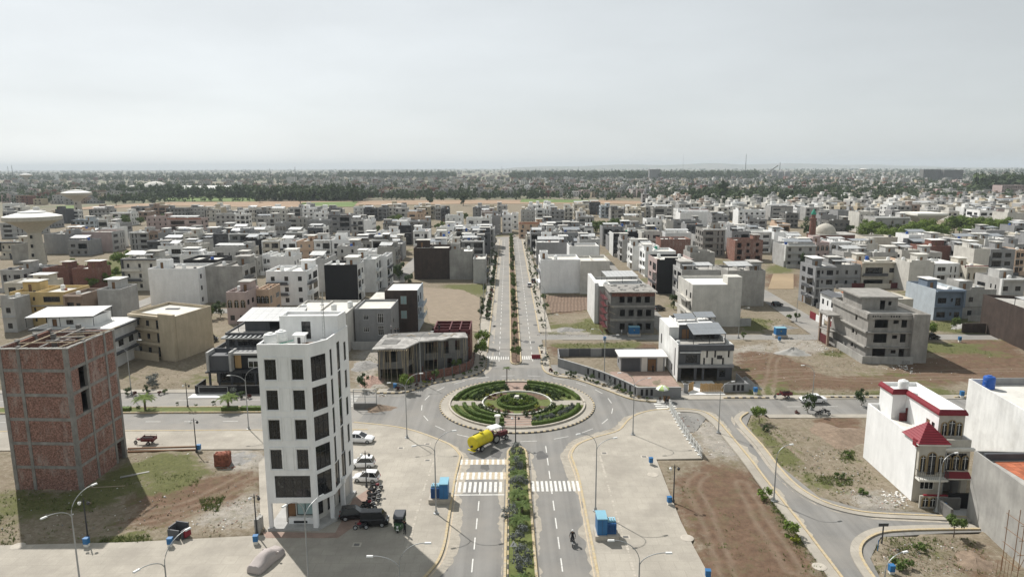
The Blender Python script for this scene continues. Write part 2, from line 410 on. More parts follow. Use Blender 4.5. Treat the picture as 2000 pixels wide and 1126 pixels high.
# mesh helpers
class MB:
 def __init__(self):self.v,self.f,self.m=[],[],[]
 def poly(self,pts,m=0):
  i=len(self.v);self.v+=[tuple(p)for p in pts];self.f.append(tuple(range(i,i+len(pts))));self.m.append(m)
 def box(self,x0,y0,z0,x1,y1,z1,m=0,bottom=True):
  i=len(self.v)
  self.v+=[(x0,y0,z0),(x1,y0,z0),(x1,y1,z0),(x0,y1,z0),(x0,y0,z1),(x1,y0,z1),(x1,y1,z1),(x0,y1,z1)]
  fs=[(4,5,6,7),(0,1,5,4),(1,2,6,5),(2,3,7,6),(3,0,4,7)]
  if bottom:fs.append((3,2,1,0))
  for f in fs:self.f.append(tuple(i+k for k in f));self.m.append(m)
 def hexa(self,p8,m=0):
  i=len(self.v);self.v+=[tuple(p)for p in p8]
  for f in[(4,5,6,7),(0,1,5,4),(1,2,6,5),(2,3,7,6),(3,0,4,7),(3,2,1,0)]:
   self.f.append(tuple(i+k for k in f));self.m.append(m)
 def bar(self,a,b,w,h=None,m=0,up=(0,0,1)):
  a,b=Vector(a),Vector(b);h=h or w
  d=(b-a).normalized();u=Vector(up)
  if abs(d.dot(u))>0.98:u=Vector((0,1,0))
  s=d.cross(u).normalized()*(w/2);t=s.cross(d).normalized()*(h/2)
  self.hexa([a-s-t,a+s-t,b+s-t,b-s-t,a-s+t,a+s+t,b+s+t,b-s+t],m)
 def prism(self,poly,z0,z1,m=0,mt=None,bottom=False):
  n=len(poly);i=len(self.v)
  self.v+=[(p[0],p[1],z0)for p in poly]+[(p[0],p[1],z1)for p in poly]
  for k in range(n):
   j=(k+1)%n
   self.f.append((i+k,i+j,i+n+j,i+n+k));self.m.append(m)
  self.f.append(tuple(i+n+k for k in range(n)));self.m.append(m if mt is None else mt)
  if bottom:self.f.append(tuple(i+n-1-k for k in range(n)));self.m.append(m)
 def tube(self,path,r,n=8,m=0,caps=True):
  path=[Vector(p)for p in path];rs=r if isinstance(r,(list,tuple))else[r]*len(path)
  rings=[]
  for k,p in enumerate(path):
   d=(path[min(k+1,len(path)-1)]-path[max(k-1,0)]).normalized()
   u=Vector((0,0,1))if abs(d.z)<0.95 else Vector((1,0,0))
   s=d.cross(u).normalized();t=s.cross(d)
   i=len(self.v)
   for q in range(n):
    a=2*PI*q/n
    self.v.append(tuple(p+(s*math.cos(a)+t*math.sin(a))*rs[k]))
   rings.append(i)
  for a,b in zip(rings,rings[1:]):
   for q in range(n):
    w=(q+1)%n
    self.f.append((a+q,a+w,b+w,b+q));self.m.append(m)
  if caps:
   self.f.append(tuple(rings[0]+n-1-q for q in range(n)));self.m.append(m)
   self.f.append(tuple(rings[-1]+q for q in range(n)));self.m.append(m)
 def lathe(self,prof,n=16,c=(0,0,0),m=0,caps=True):
  rings=[]
  for r,z in prof:
   i=len(self.v);rings.append(i)
   for q in range(n):
    a=2*PI*q/n
    self.v.append((c[0]+r*math.cos(a),c[1]+r*math.sin(a),c[2]+z))
  for a,b in zip(rings,rings[1:]):
   for q in range(n):
    w=(q+1)%n
    self.f.append((a+q,a+w,b+w,b+q));self.m.append(m)
  if caps:
   self.f.append(tuple(rings[0]+n-1-q for q in range(n)));self.m.append(m)
   self.f.append(tuple(rings[-1]+q for q in range(n)));self.m.append(m)
 def arc(self,c,r0,r1,a0,a1,z0,z1,n=24,m=0,mt=None,caps=True):
  for k in range(n):
   b0,b1=a0+(a1-a0)*k/n,a0+(a1-a0)*(k+1)/n
   p=lambda r,a,z:(c[0]+r*math.cos(a),c[1]+r*math.sin(a),z)
   self.poly([p(r1,b0,z0),p(r1,b1,z0),p(r1,b1,z1),p(r1,b0,z1)],m)
   if r0>0:self.poly([p(r0,b1,z0),p(r0,b0,z0),p(r0,b0,z1),p(r0,b1,z1)],m)
   self.poly([p(r0,b0,z1),p(r1,b0,z1),p(r1,b1,z1),p(r0,b1,z1)],m if mt is None else mt)
  if caps:
   for a in(a0,a1):
    self.poly([p(r0,a,z0),p(r1,a,z0),p(r1,a,z1),p(r0,a,z1)],m)
 def mesh(self,name,mats):
  me=bpy.data.meshes.new(name)
  me.from_pydata(self.v,[],self.f)
  for x in(mats if isinstance(mats,(list,tuple))else[mats]):me.materials.append(M[x]if isinstance(x,str)else x)
  if any(self.m):me.polygons.foreach_set('material_index',self.m)
  return me
 def build(self,name,mats,parent=None,smooth=False,loc=None,rz=0.0):
  me=self.mesh(name,mats)
  if smooth:
   me.polygons.foreach_set('use_smooth',[True]*len(me.polygons))
   me.set_sharp_from_angle(angle=math.radians(35))
  return link(name,me,parent,loc,rz)
def link(name,me,parent=None,loc=None,rz=0.0,scale=None):
 o=bpy.data.objects.new(name,me);COL.objects.link(o)
 if parent is not None:o.parent=parent
 if loc is not None:o.location=loc
 if rz:o.rotation_euler.z=rz
 if scale is not None:o.scale=scale
 return o
def tag(o,label,cat,group=None,kind=None):
 o['label']=label;o['category']=cat
 if group:o['group']=group
 if kind:o['kind']=kind
 return o
def thing(name,label,cat,loc=(0,0,0),rz=0.0,group=None):
 return tag(link(name,None,None,loc,rz),label,cat,group)
def struct(o):o['kind']='structure';return o
def copy_tree(o,loc,rz=0.0,label=None,scale=None):
 kids=o.children
 c=o.copy();COL.objects.link(c);c.location=loc;c.rotation_euler.z=rz
 if label:c['label']=label
 if scale is not None:c.scale=scale
 def rec(src,dst):
  for ch in src.children:
   d=ch.copy();COL.objects.link(d);d.parent=dst
   rec(ch,d)
 rec(o,c)
 return c
def in_poly(X,Y,poly):
 ins=np.zeros(X.shape,bool);n=len(poly)
 for i in range(n):
  x0,y0=poly[i];x1,y1=poly[(i+1)%n]
  if y0==y1:continue
  c=((y0>Y)!=(y1>Y))&(X<(x1-x0)*(Y-y0)/(y1-y0)+x0)
  ins^=c
 return ins
def inp(x,y,poly):
 ins=False;x0,y0=poly[-1]
 for x1,y1 in poly:
  if(y0>y)!=(y1>y)and x<(x1-x0)*(y-y0)/(y1-y0)+x0:ins=not ins
  x0,y0=x1,y1
 return ins
def ccw(poly):
 a=sum(poly[i][0]*poly[(i+1)%len(poly)][1]-poly[(i+1)%len(poly)][0]*poly[i][1]for i in range(len(poly)))
 return poly if a>0 else poly[::-1]
def smooth_path(pts,n=6):
 out=[]
 for i in range(len(pts)-1):
  p0=pts[max(i-1,0)];p1=pts[i];p2=pts[i+1];p3=pts[min(i+2,len(pts)-1)]
  for k in range(n):
   t=k/n
   out.append(tuple(0.5*((2*p1[a])+(-p0[a]+p2[a])*t+(2*p0[a]-5*p1[a]+4*p2[a]-p3[a])*t*t+(-p0[a]+3*p1[a]-3*p2[a]+p3[a])*t**3)for a in(0,1)))
 out.append(tuple(pts[-1]))
 return out
def resample(path,step):
 out=[path[0]];acc=0.0
 for a,b in zip(path,path[1:]):
  L=math.dist(a,b);t=step-acc
  while t<=L:
   out.append((a[0]+(b[0]-a[0])*t/L,a[1]+(b[1]-a[1])*t/L));t+=step
  acc=(acc+L)%step
 return out
def stand(**k):
 J=dict(pelvis=(0,0,.95),chest=(0,0,1.28),neck=(.01,0,1.47),head=(.03,0,1.62),sl=(0,.19,1.4),el=(.02,.25,1.12),hl=(.08,.26,.86),sr=(0,-.19,1.4),er=(.02,-.25,1.12),hr=(.08,-.26,.86),kl=(.03,.1,.5),al=(0,.11,.08),tl=(.16,.13,.04),kr=(.03,-.1,.5),ar=(-.02,-.11,.08),tr=(.14,-.13,.04));J.update(k);return J
crouch=dict(pelvis=(-.12,0,.42),chest=(.05,0,.72),neck=(.14,0,.88),head=(.2,0,1.02),sl=(.06,.18,.82),el=(.25,.2,.6),hl=(.42,.14,.45),sr=(.06,-.18,.82),er=(.25,-.2,.6),hr=(.42,-.14,.45),kl=(.25,.14,.5),al=(.02,.13,.08),tl=(.17,.14,.04),kr=(.25,-.14,.5),ar=(.02,-.13,.08),tr=(.17,-.14,.04))
BONES=dict(neck='chest',head='neck',chest='pelvis',sl='chest',el='sl',hl='el',sr='chest',er='sr',hr='er',kl='pelvis',al='kl',tl='al',kr='pelvis',ar='kr',tr='ar')
def body(J):
 names=list(J);idx={n:i for i,n in enumerate(names)};me=bpy.data.meshes.new('person')
 me.from_pydata([J[n]for n in names],[(idx[BONES[n]],idx[n])for n in names if n in BONES],[])
 o=bpy.data.objects.new('person',me);COL.objects.link(o);o.modifiers.new('skin','SKIN')
 rad=dict(pelvis=.15,chest=.17,neck=.065,head=.105,sl=.075,el=.05,hl=.045,sr=.075,er=.05,hr=.045,kl=.075,al=.05,tl=.045,kr=.075,ar=.05,tr=.045)
 for n,i in idx.items():v=me.skin_vertices[0].data[i];v.radius=(rad[n],rad[n]*(0.75 if n in('pelvis','chest')else 1));v.use_root=n=='pelvis'
 o.modifiers.new('sub','SUBSURF').levels=1
 dg=bpy.context.evaluated_depsgraph_get();m2=bpy.data.meshes.new_from_object(o.evaluated_get(dg));bpy.data.objects.remove(o);m2.materials.clear()
 return J,m2
BODY=dict(stand=body(stand()),crouch=body(crouch),raised=body(stand(el=(.15,.3,1.55),hl=(.12,.12,1.66),er=(.15,-.3,1.55),hr=(.1,-.1,1.66))),point=body(stand(el=(.2,.24,1.2),hl=(.35,.15,1.1))),walk=body(stand(kl=(.2,.1,.52),al=(.15,.11,.1),tl=(.3,.12,.06),kr=(-.05,-.1,.5),ar=(-.25,-.11,.12),tr=(-.12,-.12,.05))),ride=body(dict(pelvis=(-.28,0,.92),chest=(-.2,0,1.24),neck=(-.14,0,1.42),head=(-.1,0,1.57),sl=(-.18,.19,1.36),el=(.08,.3,1.16),hl=(.38,.32,1.03),sr=(-.18,-.19,1.36),er=(.08,-.3,1.16),hr=(.38,-.32,1.03),kl=(.12,.17,.78),al=(-.02,.2,.36),tl=(.14,.2,.32),kr=(.12,-.17,.78),ar=(-.02,-.2,.36),tr=(.14,-.2,.32))))
# ground layout (metres; the boulevard runs along +y)
RC=(1.4,117.3)
KL=GP([(896,889),(896,896),(890,920),(886,938),(880,975),(873,1018),(866,1060),(855,1092),(838,1115),(815,1140)])
kerb_left=smooth_path(GP([(690,826),(760,833),(805,842),(850,858),(880,872)])+KL,5)
kerb_right=smooth_path(GP([(1172,1130),(1160,1070),(1146,1000),(1136,950),(1131,928),(1122,903),(1118,888),(1131,869),(1165,855),(1209,842),(1230,820),(1255,807),(1288,801),(1340,800),(1376,806),(1403,825),(1418,842),(1440,868),(1470,905),(1500,945),(1560,1020),(1600,1073),(1640,1126),(1672,1170)]),5)
kerb_ul=smooth_path(GP([(735,768),(788,767),(820,757),(851,748),(890,741),(926,733),(946,720),(950,700)]),5)+[(-5.1,170.0),(-5.1,404.0)]
kerb_ur_a=smooth_path(GP([(1032,670),(1060,672)]),3)
kerb_ur=smooth_path(GP([(1053,678),(1058,700),(1063,723),(1083,734),(1125,741),(1175,758),(1225,777),(1255,783),(1283,785)]),5)
kerb_rd=smooth_path(GP([(1462,806),(1447,818),(1458,836),(1490,870),(1525,915),(1560,950),(1600,975),(1640,990),(1690,1000),(1750,1004),(1850,1008),(1960,1012)]),5)
kerb_br=smooth_path(GP([(1960,1034),(1850,1035),(1770,1037),(1720,1042),(1690,1058),(1682,1078),(1690,1100),(1710,1130),(1740,1170)]),5)
PAVED=[]
def sheet(name,poly,z,m,thick=0.12,kind='structure',label=None,cat=None):
 poly=ccw([tuple(p)for p in poly]);PAVED.append(poly)
 b=MB();b.prism(poly,z-thick,z);o=b.build(name,[m])
 o['kind']=kind
 return o
road_j=sheet('road',[(-26,103),(-10,100),(-11,40),(13,40),(14,100),(30,104),(34,111),(34,126),(24,126),(12,142),(-10,142),(-24,126)],0.030,'asphalt')
road_b=sheet('boulevard',[(-5.3,140),(8.1,140),(8.1,412),(-5.3,412)],0.034,'lane_asphalt')
sheet('left_road',[(-260,105.2),(-20,105.2),(-20,124.4),(-260,124.4)],0.026,'lane_asphalt')
ya0,ya1=G(1600,809)[1],G(1600,779)[1]
sheet('right_road',[(28,ya0),(30,ya1),(200,ya1-1.5),(200,ya0-1.5)],0.026,'asphalt')
curve_L=GP([(1380,806),(1403,825),(1418,842),(1440,868),(1470,905),(1500,945),(1560,1020),(1640,1126),(1700,1200)])
curve_R=GP([(1780,1200),(1720,1130),(1700,1090),(1720,1048),(1850,1040),(1990,1036),(1990,1006),(1850,1003),(1690,995),(1600,970),(1525,910),(1458,830),(1470,800)])
sheet('curved_road',curve_L+curve_R,0.022,'asphalt')
YC=166.0
sheet('cross_street',[(7.6,163.6),(160,161.0),(160,166.6),(7.6,168.6)],0.026,'lane_asphalt')
sheet('side_street',[(84.0,166.0),(80.0,160),(76.5,166),(82.2,230),(84,330),(90,330),(88.5,228)],0.030,'lane_asphalt')
sheet('back_street',[(38.6,167),(43.0,167),(46.5,330),(41.5,330)],0.022,'lane_asphalt')
sheet('house_street',[(-45,330),(-45,206),(-39,206),(-39,330)],0.026,'lane_asphalt')
sheet('lane_street',[(-140,197),(-36,197),(-36,203),(-140,203)],0.022,'lane_asphalt')
sheet('far_street',[(-150,409),(150,409),(150,416),(-150,416)],0.030,'lane_asphalt')
sheet('park_street',[(-119,200),(-113,200),(-113,330),(-119,330)],0.026,'lane_asphalt')
pl_inner=GP([(505,905),(508,1000),(520,1046)])
plaza_left=[(-150,50),(-9.2,50)]+[p for p in reversed(kerb_left)]+[(-30,105.4),(-260,105.4),(-260,97.7),(-36,97.7)]+pl_inner+[G(250,1060),G(0,1066),(-150,70.5)]
sheet('left_plaza',plaza_left,0.15,'paving',0.2)
fence_px=[(1300,787),(1312,808),(1326,832),(1345,862),(1371,896)]
iR=[i for i,p in enumerate(kerb_right)if p[1]<=G(1288,801)[1]+0.01]
cut=min(range(len(kerb_right)),key=lambda i:math.dist(kerb_right[i],G(1300,801)))
plaza_right=list(kerb_right[:cut+1])+GP([(1312,808),(1326,832),(1345,862),(1371,896),(1282,898),(1290,918),(1307,962),(1330,1020),(1358,1075),(1388,1130),(1415,1190)])+[(9.4,55)]
sheet('right_plaza',plaza_right,0.15,'paving',0.2)
def offset(path,d):
 out=[]
 for i,p in enumerate(path):
  a,b=path[max(i-1,0)],path[min(i+1,len(path)-1)]
  t=Vector((b[0]-a[0],b[1]-a[1]));t.normalize()
  out.append((p[0]-t.y*d,p[1]+t.x*d))
 return out
def band(name,path,w0,w1,z,m,thick=0.2):
 a,b=offset(path,w0),offset(path,w1)
 PAVED.append(ccw(a+b[::-1]))
 mb=MB()
 for i in range(len(path)-1):
  q=[a[i],a[i+1],b[i+1],b[i]]
  if w1<w0:q=q[::-1]
  mb.poly([(x,y,z)for x,y in q])
  mb.poly([(a[i][0],a[i][1],z-thick),(a[i+1][0],a[i+1][1],z-thick),(a[i+1][0],a[i+1][1],z),(a[i][0],a[i][1],z)])
  mb.poly([(b[i+1][0],b[i+1][1],z-thick),(b[i][0],b[i][1],z-thick),(b[i][0],b[i][1],z),(b[i+1][0],b[i+1][1],z)])
 o=mb.build(name,[m]);o['kind']='structure';return o
k2=kerb_right[cut:]
band('footpath',k2,-0.05,-1.25,0.14,'paving')
band('footpath',kerb_rd,-0.05,-1.1,0.14,'paving')
band('footpath',kerb_br,-0.05,-1.1,0.14,'paving')
band('verge',kerb_ul,0.0,2.6,0.14,'paving')
band('verge',kerb_ur,0.0,1.7,0.14,'paving')
band('verge',[(7.95,171.0),(7.95,404.0)],-0.0,-3.0,0.14,'paving')
band('footpath',[(32.0,ya1),(200,ya1-1.5)],0.0,2.2,0.12,'paving')
band('footpath',[(44.0,ya0-0.05),(200,ya0-1.6)],-0.0,-1.6,0.12,'paving')
band('footpath',[(-260,124.45),(-26,124.45)],0.0,2.0,0.12,'paving')
def kerb(name,path,off=0.0,w=0.28,h=0.2,step=0.7,mats=('kerb_yellow','kerb_black'),alt=True,z0=0.0):
 a=resample(offset(path,off),step)
 mb=MB()
 for i in range(len(a)-1):
  p,q=Vector(a[i]),Vector(a[i+1]);d=(q-p);L=d.length
  if L<1e-6:continue
  d/=L;n=Vector((-d.y,d.x))*(w/2)
  g=d*0.012;p2,q2=p+g,q-g;hh=z0+h
  P8=[p2-n,q2-n,q2+n,p2+n]
  mb.hexa([(v.x,v.y,z0-0.05)for v in P8]+[(v.x,v.y,hh)for v in P8],(i%2)if alt else 0)
 o=mb.build(name,list(mats)if alt else[mats[0]]);o['kind']='structure';return o
kerb('kerb',kerb_left,0.14,alt=False,h=0.2)
kerb('kerb',kerb_right,0.14,alt=False,h=0.2)
kerb('kerb',kerb_ul[:-2],-0.12,h=0.26)
kerb('kerb',[(-5.0,152),(-5.0,404)],0.0,alt=False,step=1.5)
kerb('kerb',kerb_ur,-0.12,alt=False,h=0.22)
kerb('kerb',[(7.85,171),(7.85,404)],0.0,alt=False,step=1.5)
kerb('kerb',kerb_rd,-0.1,alt=False)
kerb('kerb',kerb_br,-0.1,alt=False)
kerb('kerb',offset(kerb_ur,1.55),0,h=0.24)
ka=G(1620,781);kb=G(1730,780);kerb('kerb',[(ka[0],ya1+0.6),(kb[0],ya1+0.3)],0,h=0.3,w=0.35)
kb=G(1870,780);kerb('kerb',[(kb[0],ya1+0.3),(kb[0]+8,ya1+0.2)],0,h=0.3,w=0.35)
ka=G(1418,784);kerb('kerb',[(ka[0],ya1+0.5),(ka[0]+9,ya1+0.4)],0,h=0.3,w=0.35)
kerb('kerb',[(-260,105.3),(-22,105.3)],0,alt=False,step=1.5)
def median(name,pts,z=0.2,m='bed_soil'):
 p=ccw(pts);o=sheet(name,p,z,m,0.25);return o
median('median',[(-0.25,96.2),(0.3,97.6),(1.2,98.1),(2.0,97.6),(2.5,96.2),(2.75,64),(2.9,45),(-0.75,45),(-0.55,64)],0.2,'turf')
kerb('kerb',[(-0.75,45),(-0.55,64),(-0.25,96.2),(0.3,97.6),(1.2,98.1),(2.0,97.6),(2.5,96.2),(2.75,64),(2.9,45)],0.0,h=0.3,alt=False)
kerb('kerb',[(-0.42,45),(-0.24,64),(-0.02,95.5)],0.0,h=0.3,w=0.16,step=0.9)
median('median',[(0.4,144),(0.7,142.6),(1.5,142.1),(2.3,142.6),(2.6,144),(2.6,400),(0.4,400)],0.2,'bed_soil')
kerb('kerb',[(0.4,400),(0.4,144),(0.7,142.6),(1.5,142.1),(2.3,142.6),(2.6,144),(2.6,400)],0.0,h=0.28,alt=False)
median('median',[(-260,113.6),(-33,113.6),(-32.2,114.9),(-33,116.2),(-260,116.2)],0.2,'turf')
kerb('kerb',[(-260,113.6),(-33,113.6),(-32.2,114.9),(-33,116.2),(-260,116.2)],0,h=0.28,alt=False)
isl=MB();isl.lathe([(13.7,-0.1),(13.7,0.2),(12.0,0.21),(0.05,0.215)],96,(RC[0],RC[1],0));PAVED.append([(RC[0]+13.7*math.cos(a),RC[1]+13.7*math.sin(a))for a in np.linspace(0,2*PI,60)[:-1]])
struct(isl.build('roundabout_island',['paving']))
circ=lambda r,n=120,a0=0,a1=2*PI:[(RC[0]+r*math.cos(a0+(a1-a0)*k/n),RC[1]+r*math.sin(a0+(a1-a0)*k/n))for k in range(n+1)]
kerb('kerb',circ(13.78),0,h=0.22,w=0.28,step=0.5)
kerb('kerb',circ(12.1),0,h=0.5,w=0.3,step=1.2,alt=False,mats=('kerb_stone',))
# painted markings
dash_me=MB();dash_me.box(-0.07,-1.25,0,0.07,1.25,0.006,bottom=False);dash_me=dash_me.mesh('lane_dash',['paint_white'])
def dash(x,y,rz=0.0,s=(1,1,1),z=0.038):
 o=link('lane_dash',dash_me,None,(x,y,z),rz,s);o.parent=road_j;return o
for k in range(10):
 y=62.5+4.35*k
 if y<86:dash(-4.05+(y-64)*0.008,y)
 if y<98.5:dash(5.55+(y-64)*0.0,y,0)
for k in range(52):
 y=146+5.0*k
 dash(-2.2,y,0,(0.9,1.0,1),0.042);dash(5.2,y,0,(0.9,1.0,1),0.042)
for k in range(20):
 a=2*PI*(k+0.3)/20
 dash(RC[0]+17.0*math.cos(a),RC[1]+17.0*math.sin(a),a,(0.85,1.05,1))
for k in range(24):
 x=-34-6.5*k
 dash(x,109.6,PI/2,(0.85,1,1),0.034);dash(x,120.2,PI/2,(0.85,1,1),0.034)
for k in range(18):dash(44+6.5*k,(ya0+ya1)/2-0.01*k,PI/2,(0.85,1,1),0.034)
def zebra(label_unused,x0,x1,y0,y1,n,m='paint_white',horiz=False,duty=0.55,z=0.038,mats=None):
 root=link('zebra_crossing',None,None,(0,0,0));root['kind']='structure'
 st=[]
 for k in range(n):
  if horiz:
   w=(y1-y0)/n;b=MB();b.box(0,0,0,x1-x0,w*duty,0.006,bottom=False)
   loc=(x0,y0+w*k,z)
  else:
   w=(x1-x0)/n;b=MB();b.box(0,0,0,w*duty,y1-y0,0.006,bottom=False)
   loc=(x0+w*k,y0,z)
  if not st:st.append({})
  mk=(mats[k%len(mats)]if mats else m)
  me=st[0].get(mk)or b.mesh('stripe',[mk]);st[0][mk]=me
  link('stripe',me,root,loc)
 return root
yz0,yz1=G(1080,959)[1],G(1080,939)[1]
zebra('',3.0,9.6,yz0,yz1,11)
zebra('',-8.2,-0.7,G(930,961)[1],G(930,941)[1],11)
zebra('',-8.3,-0.5,G(930,936)[1],G(930,922)[1],20,duty=0.97,mats=['paint_white','paint_cream'])
zebra('',-7.9,-0.3,G(930,907)[1],G(930,897)[1],20,duty=0.97,mats=['paint_white','paint_cream'])
ys=G(930,966)[1]
b=MB();b.box(-8.4,ys-0.12,0.036,-0.7,ys+0.12,0.043,bottom=False);o=b.build('stop_line',['paint_white']);o.parent=road_j
zebra('',2.9,7.7,146.2,148.9,10,z=0.042);zebra('',-5.0,0.2,146.2,148.9,10,z=0.042)
za=G(1290,801);zb=G(1322,787)
zebra('',26.0,29.6,112.2,121.2,8,horiz=True,duty=0.5)
zebra('',-35.6,-28.4,106.2,112.2,8,horiz=True,duty=0.4);zebra('',-35.2,-28.0,116.6,123.0,8,horiz=True,duty=0.4)
def line(path,w,z,m='paint_cream',name='edge_line'):
 a,b2=offset(path,-w/2),offset(path,w/2);mb=MB()
 for i in range(len(path)-1):mb.poly([(*a[i],z),(*a[i+1],z),(*b2[i+1],z),(*b2[i],z)])
 o=mb.build(name,[m]);o.parent=road_j;return o
line(offset(kerb_left,0.55),0.14,0.037)
line(offset(kerb_right[:40],0.55),0.14,0.037)
line([(-0.3,64),(-0.02,96)][::1],0.12,0.037)
line([(3.1,45),(2.95,64),(2.75,96)],0.12,0.037)
mat('drift_sand',(0.36,0.325,0.27),0.95,var=0.2,scale=1.0,fine=0.15)
mat('asphalt_patch',(0.115,0.112,0.108),0.9,var=0.2,scale=1.0,fine=0.12)
def drift(path,o0,wmax,seed,m='drift_sand'):
 rr=random.Random(seed);q=resample(path,0.5);a=offset(q,o0);mb=MB();w=0.2
 for i in range(len(q)-1):
  w2=max(0.0,min(wmax,w+rr.uniform(-.32,.32)));c,d=offset(q,o0+w),offset(q,o0+w2)if i%4==0 else None
  p0,p1=a[i],a[i+1];t=Vector((p1[0]-p0[0],p1[1]-p0[1])).normalized();n=Vector((-t.y,t.x))
  if w+w2>.05:mb.poly([(*p0,.0365),(*p1,.0365),(p1[0]+n.x*w2,p1[1]+n.y*w2,.0365),(p0[0]+n.x*w,p0[1]+n.y*w,.0365)])
  w=w2
 o=mb.build('dust_drift',[m]);o['kind']='structure'
drift(kerb_left,0.28,1.6,1);drift(kerb_right,0.28,1.5,2);drift(kerb_rd,-1.6,0.9,4);drift([(2.95,50),(2.85,96)][::-1],0.2,0.7,6);drift([(-0.75,50),(-0.5,95)],0.15,0.8,7);drift(kerb_ul,-1.5,1.2,8)
rr=random.Random(31)
for k in range(16):
 x,y=rr.choice(((rr.uniform(-7,-1),rr.uniform(62,100)),(rr.uniform(3.5,8.5),rr.uniform(62,100)),(rr.uniform(-5,0),rr.uniform(150,260)),(rr.uniform(3,7.5),rr.uniform(150,260)),(rr.uniform(36.6,38.5),rr.uniform(78,100))))
 s=rr.uniform(.3,1.0);mb=MB();mb.poly([(x+s*math.cos(a)*rr.uniform(.6,1.2),y+1.7*s*math.sin(a)*rr.uniform(.6,1.2),.0385 if y>140 else.0332)for a in np.linspace(0,2*PI,12)[:-1]]);o=mb.build('asphalt_patch',['asphalt_patch']);o['kind']='structure'
# soil: one terrain with real relief; weights say what lies where
def fbm(X,Y,seed,octaves=5,base=0.05,gain=0.55):
 r=np.random.RandomState(seed);out=np.zeros(X.shape);amp=1.0;tot=0
 f=base
 for _ in range(octaves):
  tab=r.rand(128,128)
  U,V=X*f+r.rand()*50,Y*f+r.rand()*50
  i,j=np.floor(U).astype(int),np.floor(V).astype(int);a,b2=U-i,V-j
  a=a*a*(3-2*a);b2=b2*b2*(3-2*b2)
  t=lambda q,w:tab[q%128,w%128]
  out+=amp*((t(i,j)*(1-a)+t(i+1,j)*a)*(1-b2)+(t(i,j+1)*(1-a)+t(i+1,j+1)*a)*b2)
  tot+=amp;amp*=gain;f*=2.03
 return out/tot
SOIL_BROWN=[[(1312,915),(1335,903),(1400,905),(1452,925),(1490,975),(1535,1040),(1580,1100),(1610,1150),(1400,1150),(1345,1040)],[(1440,690),(1520,690),(1620,735),(1700,735),(1800,700),(2010,690),(2010,752),(1880,748),(1700,765),(1540,760),(1440,745)],[(1080,672),(1300,672),(1310,697),(1085,695)],[(1060,576),(1155,576),(1155,612),(1075,615)],[(1590,815),(1680,812),(1680,880),(1640,860)],[(1880,1065),(1960,1085),(1960,1130),(1850,1130)],[(380,930),(500,915),(505,960),(400,985),(300,990),(250,960)],[(1500,535),(1560,535),(1560,562),(1500,562)],[(240,1010),(330,985),(380,1000),(300,1040),(180,1040)],[(1500,690),(1990,660),(1990,700),(1800,690)]]
SOIL_GREEN=[[(-20,955),(160,958),(250,905),(330,890),(375,893),(370,915),(280,925),(265,960),(190,990),(-20,1000)],[(-20,1000),(30,1000),(30,1065),(-20,1070)],[(300,925),(400,922),(390,945),(305,965)],[(390,975),(440,970),(425,1000),(395,998)],[(195,1050),(290,1045),(300,1062),(190,1062)],[(60,960),(180,965),(200,1000),(40,1000)],[(1500,960),(1540,1020),(1590,1090),(1620,1130),(1580,1130),(1530,1040),(1490,975)],[(1500,985),(1530,975),(1570,1060),(1560,1080)],[(860,556),(950,556),(947,580),(900,572)],[(1140,625),(1185,615),(1185,655),(1110,640)],[(1440,755),(1600,770),(1890,762),(1890,776),(1450,776)],[(1795,668),(1880,672),(1990,705),(1900,690),(1800,690)],[(1640,885),(1670,880),(1665,905),(1640,905)],[(1590,930),(1670,930),(1660,950),(1600,945)],[(1720,1050),(1830,1050),(1830,1100),(1760,1080)],[(1445,620),(1530,625),(1500,645),(1440,650)],[(1800,630),(1900,625),(1890,650),(1800,645)],[(1600,690),(1650,680),(1640,700)],[(1080,672),(1260,668),(1250,680),(1085,682)],[(940,560),(958,560),(940,700),(925,690)],[(1068,600),(1080,600),(1085,640),(1070,640)],[(180,520),(240,500),(300,560),(240,580),(180,560)],[(395,640),(420,650),(390,680),(330,705),(280,700)],[(1500,520),(1540,515),(1545,535),(1500,535)],[(1470,810),(1500,815),(1560,900),(1620,970),(1600,965),(1520,905),(1465,835)]]
SOIL_GREY=[[(400,880),(500,872),(505,925),(400,900)],[(395,990),(505,960),(515,1035),(360,1040)],[(740,780),(765,785),(770,800),(735,806)],[(1300,800),(1420,830),(1450,900),(1375,900),(1330,835)],[(1050,640),(1170,640),(1170,660),(1050,660)],[(1440,680),(1500,670),(1520,700),(1490,780),(1440,780)],[(1640,950),(1770,960),(1780,1000),(1640,985)],[(1520,660),(1590,655),(1620,690),(1530,695)],[(700,660),(745,660),(745,770),(700,770)]]
TRACKS=[[(1425,1130),(1385,1020),(1352,950),(1370,925)],[(1550,1115),(1485,1015),(1445,945)],[(1440,757),(1560,737),(1700,742),(1880,737),(2000,747)],[(1440,730),(1600,722),(1760,726),(2000,722)],[(1440,702),(1500,692),(1512,650)],[(1500,780),(1512,702),(1540,692),(1572,668)],[(150,1010),(330,992),(420,962),(505,915)],[(180,1042),(330,1012),(505,932)],[(1500,832),(1560,882),(1650,950)],[(1700,1120),(1800,1070),(1900,1050)],[(260,730),(320,740),(400,720)],[(1600,860),(1560,830),(1520,820)]]
